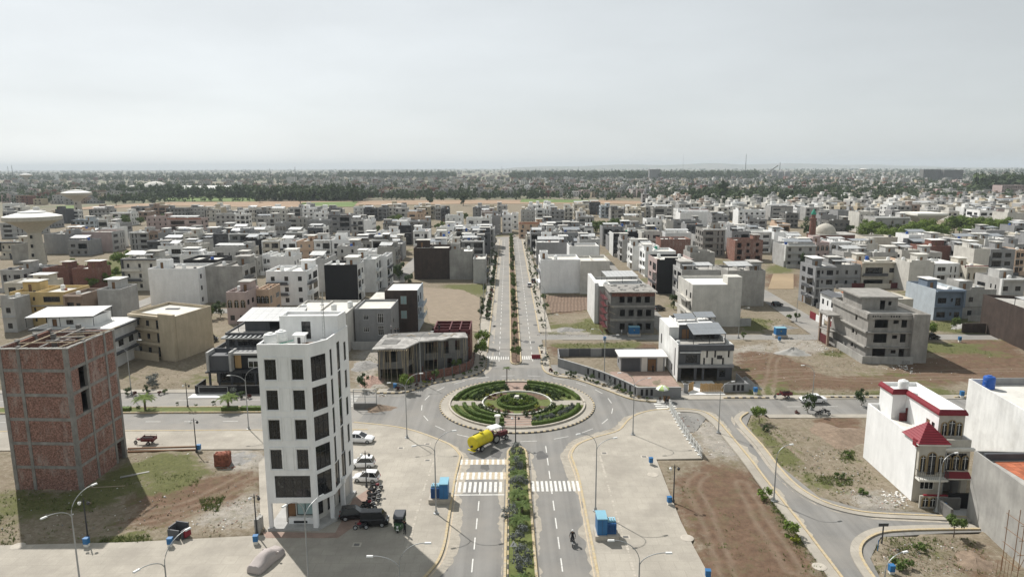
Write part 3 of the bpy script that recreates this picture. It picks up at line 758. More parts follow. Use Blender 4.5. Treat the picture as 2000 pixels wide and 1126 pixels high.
def soil_patch(name,x0,x1,y0,y1,step,seed,zbase,relief):
 xs=np.arange(x0,x1+step*0.5,step);ys_=np.arange(y0,y1+step*0.5,step)
 X,Y=np.meshgrid(xs,ys_)
 wx=X+(fbm(X,Y,11,4,0.18)-0.5)*7;wy=Y+(fbm(X,Y,12,4,0.18)-0.5)*7
 def mask(lst):
  m=np.zeros(X.shape)
  for p in lst:m=np.maximum(m,in_poly(wx,wy,GP(p)).astype(float))
  for _ in range(36 if step<1 else 4):m[1:-1,1:-1]=(m[1:-1,1:-1]*2+m[:-2,1:-1]+m[2:,1:-1]+m[1:-1,:-2]+m[1:-1,2:])/6
  return m
 br,gr,gy=mask(SOIL_BROWN),mask(SOIL_GREEN),mask(SOIL_GREY)
 trk=np.zeros(X.shape)
 if step<1:
  for t in TRACKS:
   q=smooth_path(GP(t),5);d2=np.full(X.shape,1e9)
   for(ax,ay),(bx,by)in zip(q,q[1:]):
    L2=(bx-ax)**2+(by-ay)**2+1e-9;u=np.clip(((wx*.12+X*.88-ax)*(bx-ax)+(wy*.12+Y*.88-ay)*(by-ay))/L2,0,1)
    d2=np.minimum(d2,(wx*.12+X*.88-ax-u*(bx-ax))**2+(wy*.12+Y*.88-ay-u*(by-ay))**2)
   trk=np.maximum(trk,np.exp(-((np.sqrt(d2)-0.8)/0.38)**2))
 n=fbm(X,Y,31,5,0.07)
 gr=np.clip(gr*(0.55+0.9*fbm(X,Y,32,5,0.22))+np.clip((n-0.60)*4,0,0.55),0,1)
 paved=np.zeros(X.shape,bool)
 for p in PAVED:paved|=in_poly(X,Y,p)
 grow=paved.copy();grow[1:-1,1:-1]=paved[1:-1,1:-1]|paved[:-2,1:-1]|paved[2:,1:-1]|paved[1:-1,:-2]|paved[1:-1,2:]
 rough=fbm(X,Y,41,5,0.35,0.6)-0.5
 furrow=(fbm(X*.35+Y*2.2,Y*.25-X*1.6,43,3,0.3)-.5)*0.03
 Z=zbase+relief*(rough*0.55+0.10+(fbm(X,Y,47,3,0.9)-.5)*.16)+br*furrow*relief+gy*(fbm(X,Y,44,4,0.5)-0.45)*0.45*relief
 gr=gr*(1-.75*trk);Z=Z-trk*0.06+np.clip(n-.55,0,1)*1.2*relief
 Z=np.where(grow,np.minimum(Z,zbase+0.02),Z);Z=np.where(paved,-0.25,Z)
 nx,ny=len(xs),len(ys_)
 co=np.stack([X,Y,Z],-1).reshape(-1,3)
 idx=np.arange(nx*ny).reshape(ny,nx)
 q=np.stack([idx[:-1,:-1],idx[:-1,1:],idx[1:,1:],idx[1:,:-1]],-1).reshape(-1,4)
 me=bpy.data.meshes.new(name)
 me.vertices.add(len(co));me.vertices.foreach_set('co',co.ravel())
 me.loops.add(len(q)*4);me.loops.foreach_set('vertex_index',q.ravel())
 me.polygons.add(len(q));me.polygons.foreach_set('loop_start',np.arange(len(q))*4)
 me.update()
 at=me.color_attributes.new('soil','FLOAT_COLOR','POINT')
 at.data.foreach_set('color',np.stack([gr,br,gy,trk],-1).reshape(-1,4).ravel())
 me.materials.append(M['soil']);me.polygons.foreach_set('use_smooth',[True]*len(q))
 o=link(name,me);o['kind']='structure'
 return o
def soil_mat():
 m=bpy.data.materials.new('soil');m.use_nodes=True;nt=m.node_tree;L=nt.links.new;b=nt.nodes['Principled BSDF']
 b.inputs['Roughness'].default_value=0.95;b.inputs['Specular IOR Level'].default_value=0.1
 geo=_n(nt,'ShaderNodeNewGeometry');at=_n(nt,'ShaderNodeVertexColor');at.layer_name='soil'
 sep=_n(nt,'ShaderNodeSeparateColor');L(at.outputs['Color'],sep.inputs[0])
 def noise(s,d=6,r=0.65):
  n=_n(nt,'ShaderNodeTexNoise');n.inputs['Scale'].default_value=s;n.inputs['Detail'].default_value=d;n.inputs['Roughness'].default_value=r
  L(geo.outputs['Position'],n.inputs['Vector']);return n.outputs['Fac']
 def rng(v,a,c,lo=0.0,hi=1.0):
  r=_n(nt,'ShaderNodeMapRange');r.inputs['From Min'].default_value=a;r.inputs['From Max'].default_value=c
  r.inputs['To Min'].default_value=lo;r.inputs['To Max'].default_value=hi;L(v,r.inputs['Value']);return r.outputs['Result']
 def mix(f,a,c):
  x=_n(nt,'ShaderNodeMix',data_type='RGBA')
  L(f,x.inputs['Factor'])
  for k,v in(('A',a),('B',c)):
   if isinstance(v,tuple):x.inputs[k].default_value=v+(1,)
   else:L(v,x.inputs[k])
  return x.outputs['Result']
 def math2(op,a,c):
  x=_n(nt,'ShaderNodeMath',operation=op);L(a,x.inputs[0])
  if isinstance(c,float):x.inputs[1].default_value=c
  else:L(c,x.inputs[1])
  return x.outputs[0]
 base=mix(rng(noise(0.10),0.35,0.65),(0.245,0.205,0.150),(0.175,0.143,0.100))
 base=mix(rng(noise(1.3,8,0.75),0.45,0.7),base,(0.33,0.29,0.228))
 brown=mix(rng(noise(0.8,8,0.75),0.35,0.68),(0.105,0.064,0.043),(0.195,0.125,0.085))
 wv=_n(nt,'ShaderNodeTexWave');wv.inputs['Scale'].default_value=0.42;wv.inputs['Distortion'].default_value=16.0;wv.inputs['Detail'].default_value=4.0;wv.inputs['Detail Scale'].default_value=0.35
 mw=_n(nt,'ShaderNodeMapping');mw.inputs['Rotation'].default_value=(0,0,0.5);L(geo.outputs['Position'],mw.inputs['Vector']);L(mw.outputs['Vector'],wv.inputs['Vector'])
 brown=mix(rng(wv.outputs['Fac'],0.35,0.9,0.0,0.05),brown,(0.25,0.18,0.13))
 grey=mix(rng(noise(0.9,8,0.75),0.38,0.66),(0.29,0.27,0.24),(0.42,0.385,0.335))
 green=mix(rng(noise(2.2,6,0.8),0.35,0.68),(0.078,0.090,0.030),(0.165,0.170,0.068))
 nb=noise(0.55,9,0.8)
 def w(ch):return rng(math2('ADD',sep.outputs[ch],math2('MULTIPLY',math2('SUBTRACT',nb,0.5),2.4)),0.30,0.68)
 c=mix(w(2),base,grey);c=mix(w(1),c,brown);c=mix(w(0),c,green)
 c=mix(rng(at.outputs['Alpha'],0.15,0.9,0.0,0.36),c,(0.30,0.245,0.185))
 c=mix(rng(noise(0.33,9,0.78),0.50,0.66,0.0,0.55),c,(0.13,0.125,0.065))
 L(mix(rng(noise(6.0,5,0.8),0.40,0.60,0.0,0.35),c,(0.10,0.078,0.055)),b.inputs['Base Color'])
 bp=_n(nt,'ShaderNodeBump');bp.inputs['Strength'].default_value=0.7;bp.inputs['Distance'].default_value=0.12
 L(noise(3.5,8,0.75),bp.inputs['Height']);L(bp.outputs['Normal'],b.inputs['Normal'])
 M['soil']=m
soil_mat()
soil_patch('ground',-100,120,58,176,0.5,1,0.04,0.55)
soil_patch('ground',-420,420,176,860,2.0,2,0.02,0.3)
for a in((-420,-100,58,176),(120,420,58,176)):soil_patch('ground',*a,2.0,3,0.0,0.4)
mat('plain_soil',(0.19,0.165,0.115),0.95,var=0.3,scale=0.004,dirt=((0.085,0.11,0.045),0.0025,0.46,0.6,0.9))
mat('green_field',(0.12,0.175,0.045),0.95,var=0.2,scale=0.03)
mat('brown_field',(0.30,0.205,0.132),0.95,var=0.18,scale=0.03)
mat('field_strip',(0.30,0.225,0.14),0.95,var=0.2,scale=0.05)
b=MB();b.poly([(-15500,-1500,-0.35),(15500,-1500,-0.35),(15500,15500,-0.35),(-15500,15500,-0.35)]);struct(b.build('plain',['plain_soil']))
def field(px,m,z):
 b=MB();b.prism(ccw(GP(px)),-0.3,z);struct(b.build('field',[m]))
field([(100,412),(320,402),(520,404),(780,400),(940,398),(1200,398),(1340,402),(1330,396),(1180,391),(900,391),(560,394),(330,395),(180,403)],'brown_field',0.30)
field([(320,396),(560,393),(700,394),(690,404),(590,405),(470,404),(330,402)],'brown_field',0.34)
field([(585,405),(590,396),(700,394),(690,404)],'green_field',0.38)
field([(320,392),(330,384),(430,385),(510,386),(505,394),(420,394)],'green_field',0.38)
field([(1015,395),(1020,389),(1170,391),(1120,396)],'green_field',0.38)
field([(110,410),(110,403),(150,401),(150,409)],'green_field',0.38)
def furrows(name,px,z,c1,c2,rot,scale):
 m=mat(name,c1,0.95,var=0.2,scale=0.3,fine=0.15);nt=m.node_tree;bs=nt.nodes['Principled BSDF'];src=bs.inputs['Base Color'].links[0].from_socket
 w=_n(nt,'ShaderNodeTexWave');w.inputs['Scale'].default_value=scale;w.inputs['Distortion'].default_value=3.5;w.inputs['Detail'].default_value=3;w.inputs['Detail Scale'].default_value=0.6
 mp=_n(nt,'ShaderNodeMapping');mp.inputs['Rotation'].default_value=(0,0,rot);g=_n(nt,'ShaderNodeNewGeometry');nt.links.new(g.outputs['Position'],mp.inputs['Vector']);nt.links.new(mp.outputs['Vector'],w.inputs['Vector'])
 mx=_n(nt,'ShaderNodeMix',data_type='RGBA');nt.links.new(w.outputs['Fac'],mx.inputs['Factor']);nt.links.new(src,mx.inputs['A']);mx.inputs['B'].default_value=c2+(1,);nt.links.new(mx.outputs['Result'],bs.inputs['Base Color'])
 p=GP(px);q=[]
 rr=random.Random(3)
 for a,c in zip(p,p[1:]+p[:1]):
  for k in range(12):t=k/12;q.append((a[0]+(c[0]-a[0])*t+rr.uniform(-.5,.5),a[1]+(c[1]-a[1])*t+rr.uniform(-.5,.5)))
 b=MB();b.prism(ccw(q),-0.3,z);struct(b.build('ploughed_plot',[name]))
furrows('furrow_soil',[(826,562),(900,566),(936,582),(938,650),(838,632)],0.2,(0.30,0.245,0.18),(0.19,0.15,0.11),0.9,0.22)
furrows('brown_furrow',[(1066,578),(1152,578),(1150,606),(1075,612)],0.2,(0.20,0.14,0.10),(0.13,0.09,0.065),0.1,0.3)
field([(1510,535),(1550,535),(1550,565),(1500,565)],'field_strip',0.16)
# building kit
def inset(poly,d):
 n=len(poly);out=[]
 for i in range(n):
  p0,p1,p2=Vector(poly[i-1]),Vector(poly[i]),Vector(poly[(i+1)%n])
  d1,d2=(p1-p0).normalized(),(p2-p1).normalized()
  n1,n2=Vector((-d1.y,d1.x)),Vector((-d2.y,d2.x))
  k=1+n1.dot(n2)
  m=(n1+n2)/max(k,0.3)
  out.append((p1.x+m.x*d,p1.y+m.y*d))
 return out
WCACHE={}
def window_mesh(w,h,style,fr,det):
 key=(round(w,2),round(h,2),style,fr,det)
 if key in WCACHE:return WCACHE[key]
 b=MB();t=0.07;y0,y1=0.06,0.13
 b.box(0,y0,0,t,y1,h);b.box(w-t,y0,0,w,y1,h);b.box(t,y0,0,w-t,y1,t);b.box(t,y0,h-t,w-t,y1,h)
 nv={'w':1,'v':2,'g':3,'l':3,'s':0,'p':0,'d':0,'k':1,'t':1}[style]
 for k in range(nv):
  x=w*(k+1)/(nv+1);b.box(x-0.03,y0,t,x+0.03,y1,h-t)
 if style in 'vk':b.box(t,y0+0.01,h*0.68,w-t,y1-0.01,h*0.68+0.06)
 if style=='l':
  for k in range(3):
   z=h*(k+1)/4;b.box(t,y0+0.005,z-0.03,w-t,y1-0.005,z+0.03)
 p=MB();p.poly([(t,0.10,t),(w-t,0.10,t),(w-t,0.10,h-t),(t,0.10,h-t)])
 pm={'d':'wood_brown','p':'pane_dark','t':'glass_teal'}.get(style,'pane_dark')
 if det>=2:
  r=(b.mesh('window',[fr]),p.mesh('pane',[pm]))
 else:
  i=len(b.v);b.v+=p.v;b.f+=[tuple(i+k for k in f)for f in p.f];b.m+=[1]
  r=(b.mesh('window',[fr,pm]),None)
 WCACHE[key]=r
 return r
def shell(parent,poly,z0,z1,mats,holes=None,em=None,par=0.9,pt=0.2,roof='roof_pale',rev=0.16,det=1,fr='frame_dark',name='wall',roofname='roof'):
 """Walls round a footprint, with real openings; each opening's window or door is a part set into it."""
 holes=holes or{};em=em or{}
 mats=[mats]if isinstance(mats,str)else list(mats)
 b=MB();n=len(poly);zt=z1+par;ins=inset(poly,pt)
 for e in range(n):
  A,B=Vector(poly[e]),Vector(poly[(e+1)%n]);L=(B-A).length;u=(B-A)/L;iw=Vector((-u.y,u.x));ang=math.atan2(u.y,u.x);m=em.get(e,0)
  hs=[]
  for hh in holes.get(e,[]):
   x0,x1,za,zb=hh[:4]
   x0,x1=max(0.12,x0),min(L-0.12,x1);zb=min(zb,zt-0.15);za=max(za,z0)
   if x1-x0>0.15 and zb-za>0.15:hs.append((x0,x1,za,zb)+tuple(hh[4:]))
  us=sorted({0.0,L}|{h[0]for h in hs}|{h[1]for h in hs});zs=sorted({z0,zt}|{h[2]for h in hs}|{h[3]for h in hs})
  pt3=lambda x,z,dep=0.0:(A.x+u.x*x+iw.x*dep,A.y+u.y*x+iw.y*dep,z)
  for j in range(len(zs)-1):
   run=None
   for i in range(len(us)-1):
    cx,cz=(us[i]+us[i+1])/2,(zs[j]+zs[j+1])/2
    solid=not any(h[0]<cx<h[1]and h[2]<cz<h[3]for h in hs)
    if solid:run=us[i]if run is None else run
    if run is not None and(not solid or i==len(us)-2):
     e_=us[i]if not solid else us[i+1]
     b.poly([pt3(run,zs[j]),pt3(e_,zs[j]),pt3(e_,zs[j+1]),pt3(run,zs[j+1])],m);run=None
  for h in hs:
   x0,x1,za,zb,kind=h[:5]
   b.poly([pt3(x0,za),pt3(x0,za,rev),pt3(x0,zb,rev),pt3(x0,zb)],m);b.poly([pt3(x1,za,rev),pt3(x1,za),pt3(x1,zb),pt3(x1,zb,rev)],m)
   b.poly([pt3(x0,za),pt3(x1,za),pt3(x1,za,rev),pt3(x0,za,rev)],m);b.poly([pt3(x0,zb,rev),pt3(x1,zb,rev),pt3(x1,zb),pt3(x0,zb)],m)
   if kind!='o':
    nm={'d':'door','p':'gate'}.get(kind,'window')
    me,pane=window_mesh(x1-x0,zb-za,kind,h[5]if len(h)>5 else fr,det)
    o=link(nm,me,parent,pt3(x0,za),ang)
    if pane:link('pane',pane,o)
  i2=(e+1)%n
  b.poly([(*poly[e],zt),(*poly[i2],zt),(*ins[i2],zt),(*ins[e],zt)],m)
  b.poly([(*ins[i2],z1),(*ins[e],z1),(*ins[e],zt),(*ins[i2],zt)],m)
 w=b.build(name,mats,parent)
 r=MB();q=inset(poly,pt*0.5);r.prism(q,z1-0.15,z1+0.02);r.build(roofname,[roof],parent)
 return w
def part(name,parent,m,*boxes,smooth=False,label=None):
 b=MB()
 for bx in boxes:b.box(*bx)
 o=b.build(name,[m]if isinstance(m,str)else m,parent,smooth)
 if label:o['label']=label
 return o
rect=lambda x0,y0,x1,y1:[(x0,y0),(x1,y0),(x1,y1),(x0,y1)]
def tank_mesh(m):
 b=MB();b.lathe([(0.55,0),(0.6,0.05),(0.6,0.42),(0.57,0.45),(0.6,0.48),(0.6,0.9),(0.57,0.93),(0.6,0.96),(0.6,1.32),(0.5,1.45),(0.26,1.5),(0.24,1.58)],14)
 me=b.mesh('water_tank',[m]);me.polygons.foreach_set('use_smooth',[True]*len(me.polygons));me.set_sharp_from_angle(angle=math.radians(40));return me
TANKS={k:tank_mesh(m)for k,m in(('w','plastic_white'),('b','plastic_blue'),('g','plastic_green'),('k','dark_grey_paint'))}
TCOL={'w':'white','b':'blue','g':'green','k':'dark grey'}
def tank(x,y,z,label,kind='w',s=1.0):
 o=link('water_tank',TANKS[kind],None,(x,y,z),random.random()*6,(s,s,s*0.95))
 return tag(o,label,'water tank','water tanks on the rooftops')
SOLAR={}
def solar(parent,x,y,z,nx,ny,pw=1.1,ph=2.0,tilt=0.26,rz=0.0,stand=1.6,sheetm='solar_cell'):
 """a canopy of panels on posts: each panel a sub-part; tilt rises towards local -y... the lower edge faces +x"""
 fr=link('solar_array',None,parent,(x,y,z),rz)
 W,D=nx*pw,ny*ph
 f=MB();hz=lambda yy:stand+math.tan(tilt)*yy
 for xx in(0.15,W/2,W-0.15):
  for yy in(0.2,D-0.2):f.box(xx-0.05,yy-0.05,0,xx+0.05,yy+0.05,hz(yy)-0.06)
  f.bar((xx,0,hz(0)-0.06),(xx,D,hz(D)-0.06),0.08)
 for yy in(0.2,D-0.2):f.bar((0,yy,hz(yy)-0.12),(W,yy,hz(yy)-0.12),0.07)
 f.build('solar_frame',['dark_steel'],fr)
 key=(pw,ph,round(tilt,2),sheetm)
 if key not in SOLAR:
  p=MB();c,s=math.cos(tilt),math.sin(tilt);L=ph/c
  def pb(x0,y0,x1,y1,z0,z1,m):p.hexa([(xx,yy*1.0,zz+math.tan(tilt)*yy)for zz in(z0,z1)for xx,yy in((x0,y0),(x1,y0),(x1,y1),(x0,y1))],m)
  pb(0.012,0.012,pw-0.012,ph-0.012,0,0.03,1);pb(0.05,0.05,pw-0.05,ph/2-0.02,0.0302,0.036,0);pb(0.05,ph/2+0.02,pw-0.05,ph-0.05,0.0302,0.036,0)
  SOLAR[key]=p.mesh('solar_panel',[sheetm,'steel'])
 for i in range(nx):
  for j in range(ny):link('solar_panel',SOLAR[key],fr,(i*pw,j*ph,hz(j*ph)))
 return fr
# white six-storey office block
def white_office():
 r=thing('office_block','tall white six-storey office block with dark square windows beside the roundabout','office building')
 A,B,C,D,E=(-28.2,74.1),(-22.5,74.1),(-20.9,76.3),(-20.2,83.3),(-28.0,83.3)
 poly=[A,B,C,D,E]
 rows=[(18.5,20.85),(14.95,17.25),(11.4,13.75),(7.8,10.15)]
 h0=[]
 for za,zb in rows:h0+=[(0.72,2.0,za,zb,'v'),(3.75,5.05,za,zb,'v')]
 h0.append((1.0,5.1,4.25,6.95,'g'))
 cw=math.dist(B,C);h1=[(0.28,cw-0.35,za-0.35,zb+0.2,'v')for za,zb in rows]+[(0.28,cw-0.35,4.1,7.0,'w')]
 h2=[]
 for za,zb in rows:h2+=[(0.55,1.25,za-0.5,zb+0.35,'s'),(2.9,3.9,za-0.5,zb+0.6,'s'),(5.3,6.1,za,zb,'s')]
 h2+=[(0.4,1.9,4.1,7.2,'w'),(2.7,4.2,4.1,7.4,'w'),(5.3,6.1,4.6,6.6,'s')]
 h4=[(u,u+1.0,za,zb,'w')for za,zb in rows for u in(2.0,6.0)]
 shell(r,poly,3.55,21.6,['bright_white'],{0:h0,1:h1,2:h2,4:h4},par=1.0,roof='roof_white',rev=0.42,det=2)
 b=MB();b.poly([(p[0],p[1],3.56)for p in poly[::-1]]);b.build('soffit',['bright_white'],r)
 b=MB();b.prism(inset(poly,-0.15),0.1,0.45);b.build('plinth',['pale_grey_paint'],r)
 g=inset(poly,1.5);g[3]=(-20.6,83.1);g[4]=(-27.8,83.1)
 shell(r,g,0.45,3.4,['offwhite_paint'],{0:[(0.2,1.2,0.45,3.2,'d'),(1.3,3.9,1.25,3.3,'t')],1:[(0.2,1.3,1.0,3.2,'s')],2:[(0.6,2.4,0.8,3.1,'w'),(3.2,4.6,0.45,3.0,'w')]},par=0.1,det=2,roofname='ceiling',roof='bright_white')
 part('counter',r,'bright_white',(-26.2,75.0,0.45,-22.7,75.4,1.2));part('counter',r,'frame_dark',(-25.6,74.96,0.55,-24.0,75.0,0.85))
 for(x,y,w)in((-28.0,74.3,0.42),(-22.75,74.32,0.55),(-21.35,76.45,0.45),(-20.85,79.6,0.5),(-20.6,82.9,0.4),(-27.8,83.0,0.4)):
  part('column',r,'bright_white',(x-w/2,y-w/2+0.02,0.45,x+w/2,y+w/2,3.56))
 for za,zb in rows:
  for x0,x1 in((0.72,2.0),(3.75,5.05)):
   b=MB();xa,xb,z0,z1=A[0]+x0-0.2,A[0]+x1+0.2,za-0.22,zb+0.3;y0,y1=74.1-0.1,74.1-0.003;t=0.13
   b.box(xa,y0,z0,xa+t,y1,z1);b.box(xb-t,y0,z0,xb,y1,z1);b.box(xa+t,y0,z0,xb-t,y1,z0+t);b.box(xa+t,y0,z1-t,xb-t,y1,z1)
   b.build('window_surround',['bright_white'],r)
  b=MB();xa,xb,z0,z1=A[0]+2.45,A[0]+3.35,za-0.2,zb+0.3;t=0.06;y0,y1=74.05,74.097
  b.box(xa,y0,z0,xa+t,y1,z1);b.box(xb-t,y0,z0,xb,y1,z1);b.box(xa+t,y0,z0,xb-t,y1,z0+t);b.box(xa+t,y0,z1-t,xb-t,y1,z1)
  b.build('blind_panel',['bright_white'],r)
 q=[(-27.6,80.3),(-20.62,80.3),(-20.32,83.15),(-27.6,83.15)]
 shell(r,q,21.62,24.15,['bright_white'],{0:[(2.6,3.7,21.65,23.8,'p','frame_dark')]},par=0.35,roof='roof_white',det=2,name='stair_block',roofname='stair_roof')
 part('vent_house',r,'bright_white',(-25.0,77.4,21.62,-23.9,78.4,22.75),(-25.2,77.2,22.75,-23.7,78.6,22.9))
 part('vent_door',r,'frame_dark',(-24.65,77.36,21.65,-24.3,77.4,22.55))
 part('roof_plank',r,'wood_brown',(-23.9,76.6,21.63,-22.0,76.9,22.02),(-23.6,76.95,21.63,-21.9,77.2,22.05))
 b=MB()
 for k in range(3):b.tube([(-27.2+0.2*k,75.6,22.0+0.05*k),(-25.7+0.2*k,77.9,22.0+0.05*k)],0.04,6)
 b.build('pipe_bundle',['plastic_green'],r)
 b=MB()
 a0=(-21.9,78.2)
 for dx,dy in((0,0),(0.3,0),(0.15,0.26)):b.tube([(a0[0]+dx,a0[1]+dy,21.65),(a0[0]+dx*0.5+0.07,a0[1]+dy*0.5,28.0)],0.022,5)
 for k in range(12):
  z=22.3+k*0.46;b.tube([(a0[0],a0[1],z),(a0[0]+0.3,a0[1],z+0.2),(a0[0]+0.15,a0[1]+0.26,z+0.4)],0.014,4,caps=False)
 b.lathe([(0.05,0),(0.26,0.05),(0.26,0.1),(0.05,0.12)],12,(a0[0]+0.1,a0[1],26.2))
 b.box(a0[0]-0.3,a0[1]-0.3,21.63,a0[0]+0.6,a0[1]+0.5,22.1)
 b.build('radio_mast',['steel'],r)
 u=Vector((C[0]-B[0],C[1]-B[1])).normalized();nn=Vector((u.y,-u.x))
 for s in(0,1):
  p0=Vector(B)+u*(0.38+s*0.98)-nn*0.22;p1=p0+u*0.92
  b=MB();b.poly([(p0.x,p0.y,11.2),(p1.x,p1.y,11.2),(p1.x,p1.y,13.8),(p0.x,p0.y,13.8)])
  rr=random.Random(5+s)
  for k in range(13):
   z=13.6-k*0.18;a,c=rr.uniform(0.06,0.3),rr.uniform(0.5,0.86);pa,pb=p0+u*a+nn*0.004,p0+u*c+nn*0.004;hh=rr.choice((0.05,0.09,0.12))
   b.poly([(pa.x,pa.y,z-hh),(pb.x,pb.y,z-hh),(pb.x,pb.y,z),(pa.x,pa.y,z)],1+(k%3==0))
  b.build('window_poster',['frame_white','dark_grey_paint','plastic_green'],r)
 part('air_conditioner',r,'plastic_white',(-20.62,78.6,3.7,-20.3,79.4,4.4))
 tank(-27.3,76.0,21.63,'front one of two white water tanks on the white office block','w',1.25)
 tank(-26.6,77.6,21.63,'rear one of two white water tanks on the white office block','w',1.2)
white_office()
# bare brick tower
def brick_tower():
 r=thing('brick_building','unfinished six-storey red brick building in a concrete frame, topless, left foreground','building')
 A,B,C,D=(-65.6,85.0),(-56.6,84.6),(-56.4,95.2),(-65.8,95.6)
 Z=[0.25,3.3,6.6,9.9,13.2,16.5,19.4]
 edges=[(A,B,[0,2.75,8.85]),(B,C,[0,3.9,8.2,10.4]),(C,D,[0,4.4,9.2]),(D,A,[0,3.5,7,10.4])]
 cs=0.42
 rr=random.Random(4)
 done=set()
 for ei,(P0,P1,us)in enumerate(edges):
  P0,P1=Vector(P0),Vector(P1);L=(P1-P0).length;u=(P1-P0)/L;iw=Vector((-u.y,u.x));ang=math.atan2(u.y,u.x)
  loc=lambda x,z,d:(P0.x+u.x*x+iw.x*d,P0.y+u.y*x+iw.y*d,z)
  def lb(name,x0,x1,z0,z1,d0,d1,m):
   b=MB();b.box(x0,d0,z0,x1,d1,z1);return b.build(name,[m],r,loc=(P0.x,P0.y,0),rz=ang)
  us[-1]=L
  for k,x in enumerate(us[:-1]):
   w=0.5 if k==0 else cs
   x0=-0.0 if k==0 else x-w/2
   lb('column',x0,x0+w,0,19.4+(0.25 if k else 0.1),-0.05,0.4,'frame_concrete')
  for j in range(6):
   z=Z[j+1]
   if j<5:
    for k in range(len(us)-1):
     a=0.5 if k==0 else us[k]+cs/2;c=us[k+1]-(cs/2 if k<len(us)-2 else 0.0)
     lb('beam',a,c,z-0.22,z+0.2,-0.0,0.35,'frame_concrete')
   for k in range(len(us)-1):
    a=0.5 if k==0 else us[k]+cs/2;c=us[k+1]-(cs/2 if k<len(us)-2 else 0.0)
    z0=Z[j]+(0.2 if j else-0.3);z1=Z[j+1]-(0.22 if j<5 else rr.uniform(0.0,0.2))
    if ei==1 and k==0 and j in(3,4):
     lb('brick_panel',a,a+1.6,z0,z1,0.03,0.3,'brick')
     continue
    if ei==1 and k==2 and j==0:continue
    lb('brick_panel',a,c,z0,z1,0.03,0.3,'brick')
 for z in Z[1:6]:part('floor_slab',r,'dark_concrete',(-65.3,85.3,z-0.2,-56.9,95.0,z))
 for bx in((-65.2,89.4,16.5,-61.5,89.65,18.9),(-61.5,89.66,16.5,-61.25,94.5,18.7),(-60.8,91.2,16.5,-57,91.45,18.8)):part('dividing_wall',r,'brick',bx)
 for bx in((-61.4,89.2,16.5,-60.9,89.64,20.2),(-61.4,94.6,16.5,-60.9,95.1,20.2)):part('inner_column',r,'dark_concrete',bx)
 for k in range(11):
  x=-65.2+k*0.85;b=MB()
  z=19.45+rr.uniform(0,0.12)
  if k%3==0:b.bar((x,85.0,z),(x+rr.uniform(-1,2.4),95.2,z+rr.uniform(0,0.4)),0.16,0.12)
  else:b.bar((-65+rr.uniform(0,5),86+k*0.8,z+0.15),(-57+rr.uniform(-3,0.4),86.2+k*0.85,z+0.2),0.14,0.1)
  b.build('shuttering_beam',['bamboo' if k%2 else 'raw_plaster'],r)
 b=MB()
 for k in range(26):
  x=-65.5+k*0.36;b.box(x,84.5,19.36,x+0.3,84.95+rr.uniform(0,0.15),19.46+rr.uniform(0,0.05))
 for k in range(28):
  y=84.8+k*0.37;b.box(-56.8,y,19.36,-56.3+rr.uniform(0,0.12),y+0.3,19.46+rr.uniform(0,0.05))
 o=b.build('coping_bricks',['raw_plaster'],r);o['kind']='stuff'
brick_tower()
# red-roofed villa, right
def arch_window(r,x,y,z,w,h,rz=0.0,fr='gold_trim',door=False):
 """arched surround with a pane inside, standing on a wall whose outward side is local -y"""
 o=link('arched_window',None,r,(x,y,z),rz)
 b=MB();n=10;R=w/2;hs=h-R;t=0.09
 def arcp(rad,k):a=PI-PI*k/n;return(R+rad*math.cos(a),hs+rad*math.sin(a))
 out=[(R-R-t,0)]+[arcp(R+t,k)for k in range(n+1)]+[(w+t,0)];inn=[(0,0)]+[arcp(R,k)for k in range(n+1)]+[(w,0)]
 for i in range(len(out)-1):
  a,c,d,e=out[i],out[i+1],inn[i+1],inn[i]
  b.poly([(a[0],-0.1,a[1]),(e[0],-0.1,e[1]),(d[0],-0.1,d[1]),(c[0],-0.1,c[1])])
  b.poly([(a[0],0,a[1]),(a[0],-0.1,a[1]),(c[0],-0.1,c[1]),(c[0],0,c[1])]);b.poly([(e[0],-0.1,e[1]),(e[0],0,e[1]),(d[0],0,d[1]),(d[0],-0.1,d[1])])
 b.build('surround',[fr],o)
 p=MB();p.poly([(q[0],-0.015,q[1])for q in[(w,0)]+[arcp(R,n-k)for k in range(n+1)]+[(0,0)]][::-1]);p.build('pane',['pane_dark' if not door else 'pane_dark'],o)
 f=MB();f.box(R-0.03,-0.05,0,R+0.03,-0.02,h-0.03);f.box(0,-0.05,hs,R-0.03,-0.02,hs+0.05);f.box(R+0.03,-0.05,hs,w,-0.02,hs+0.05)
 f.build('glazing_bar',['frame_white'],o)
 return o
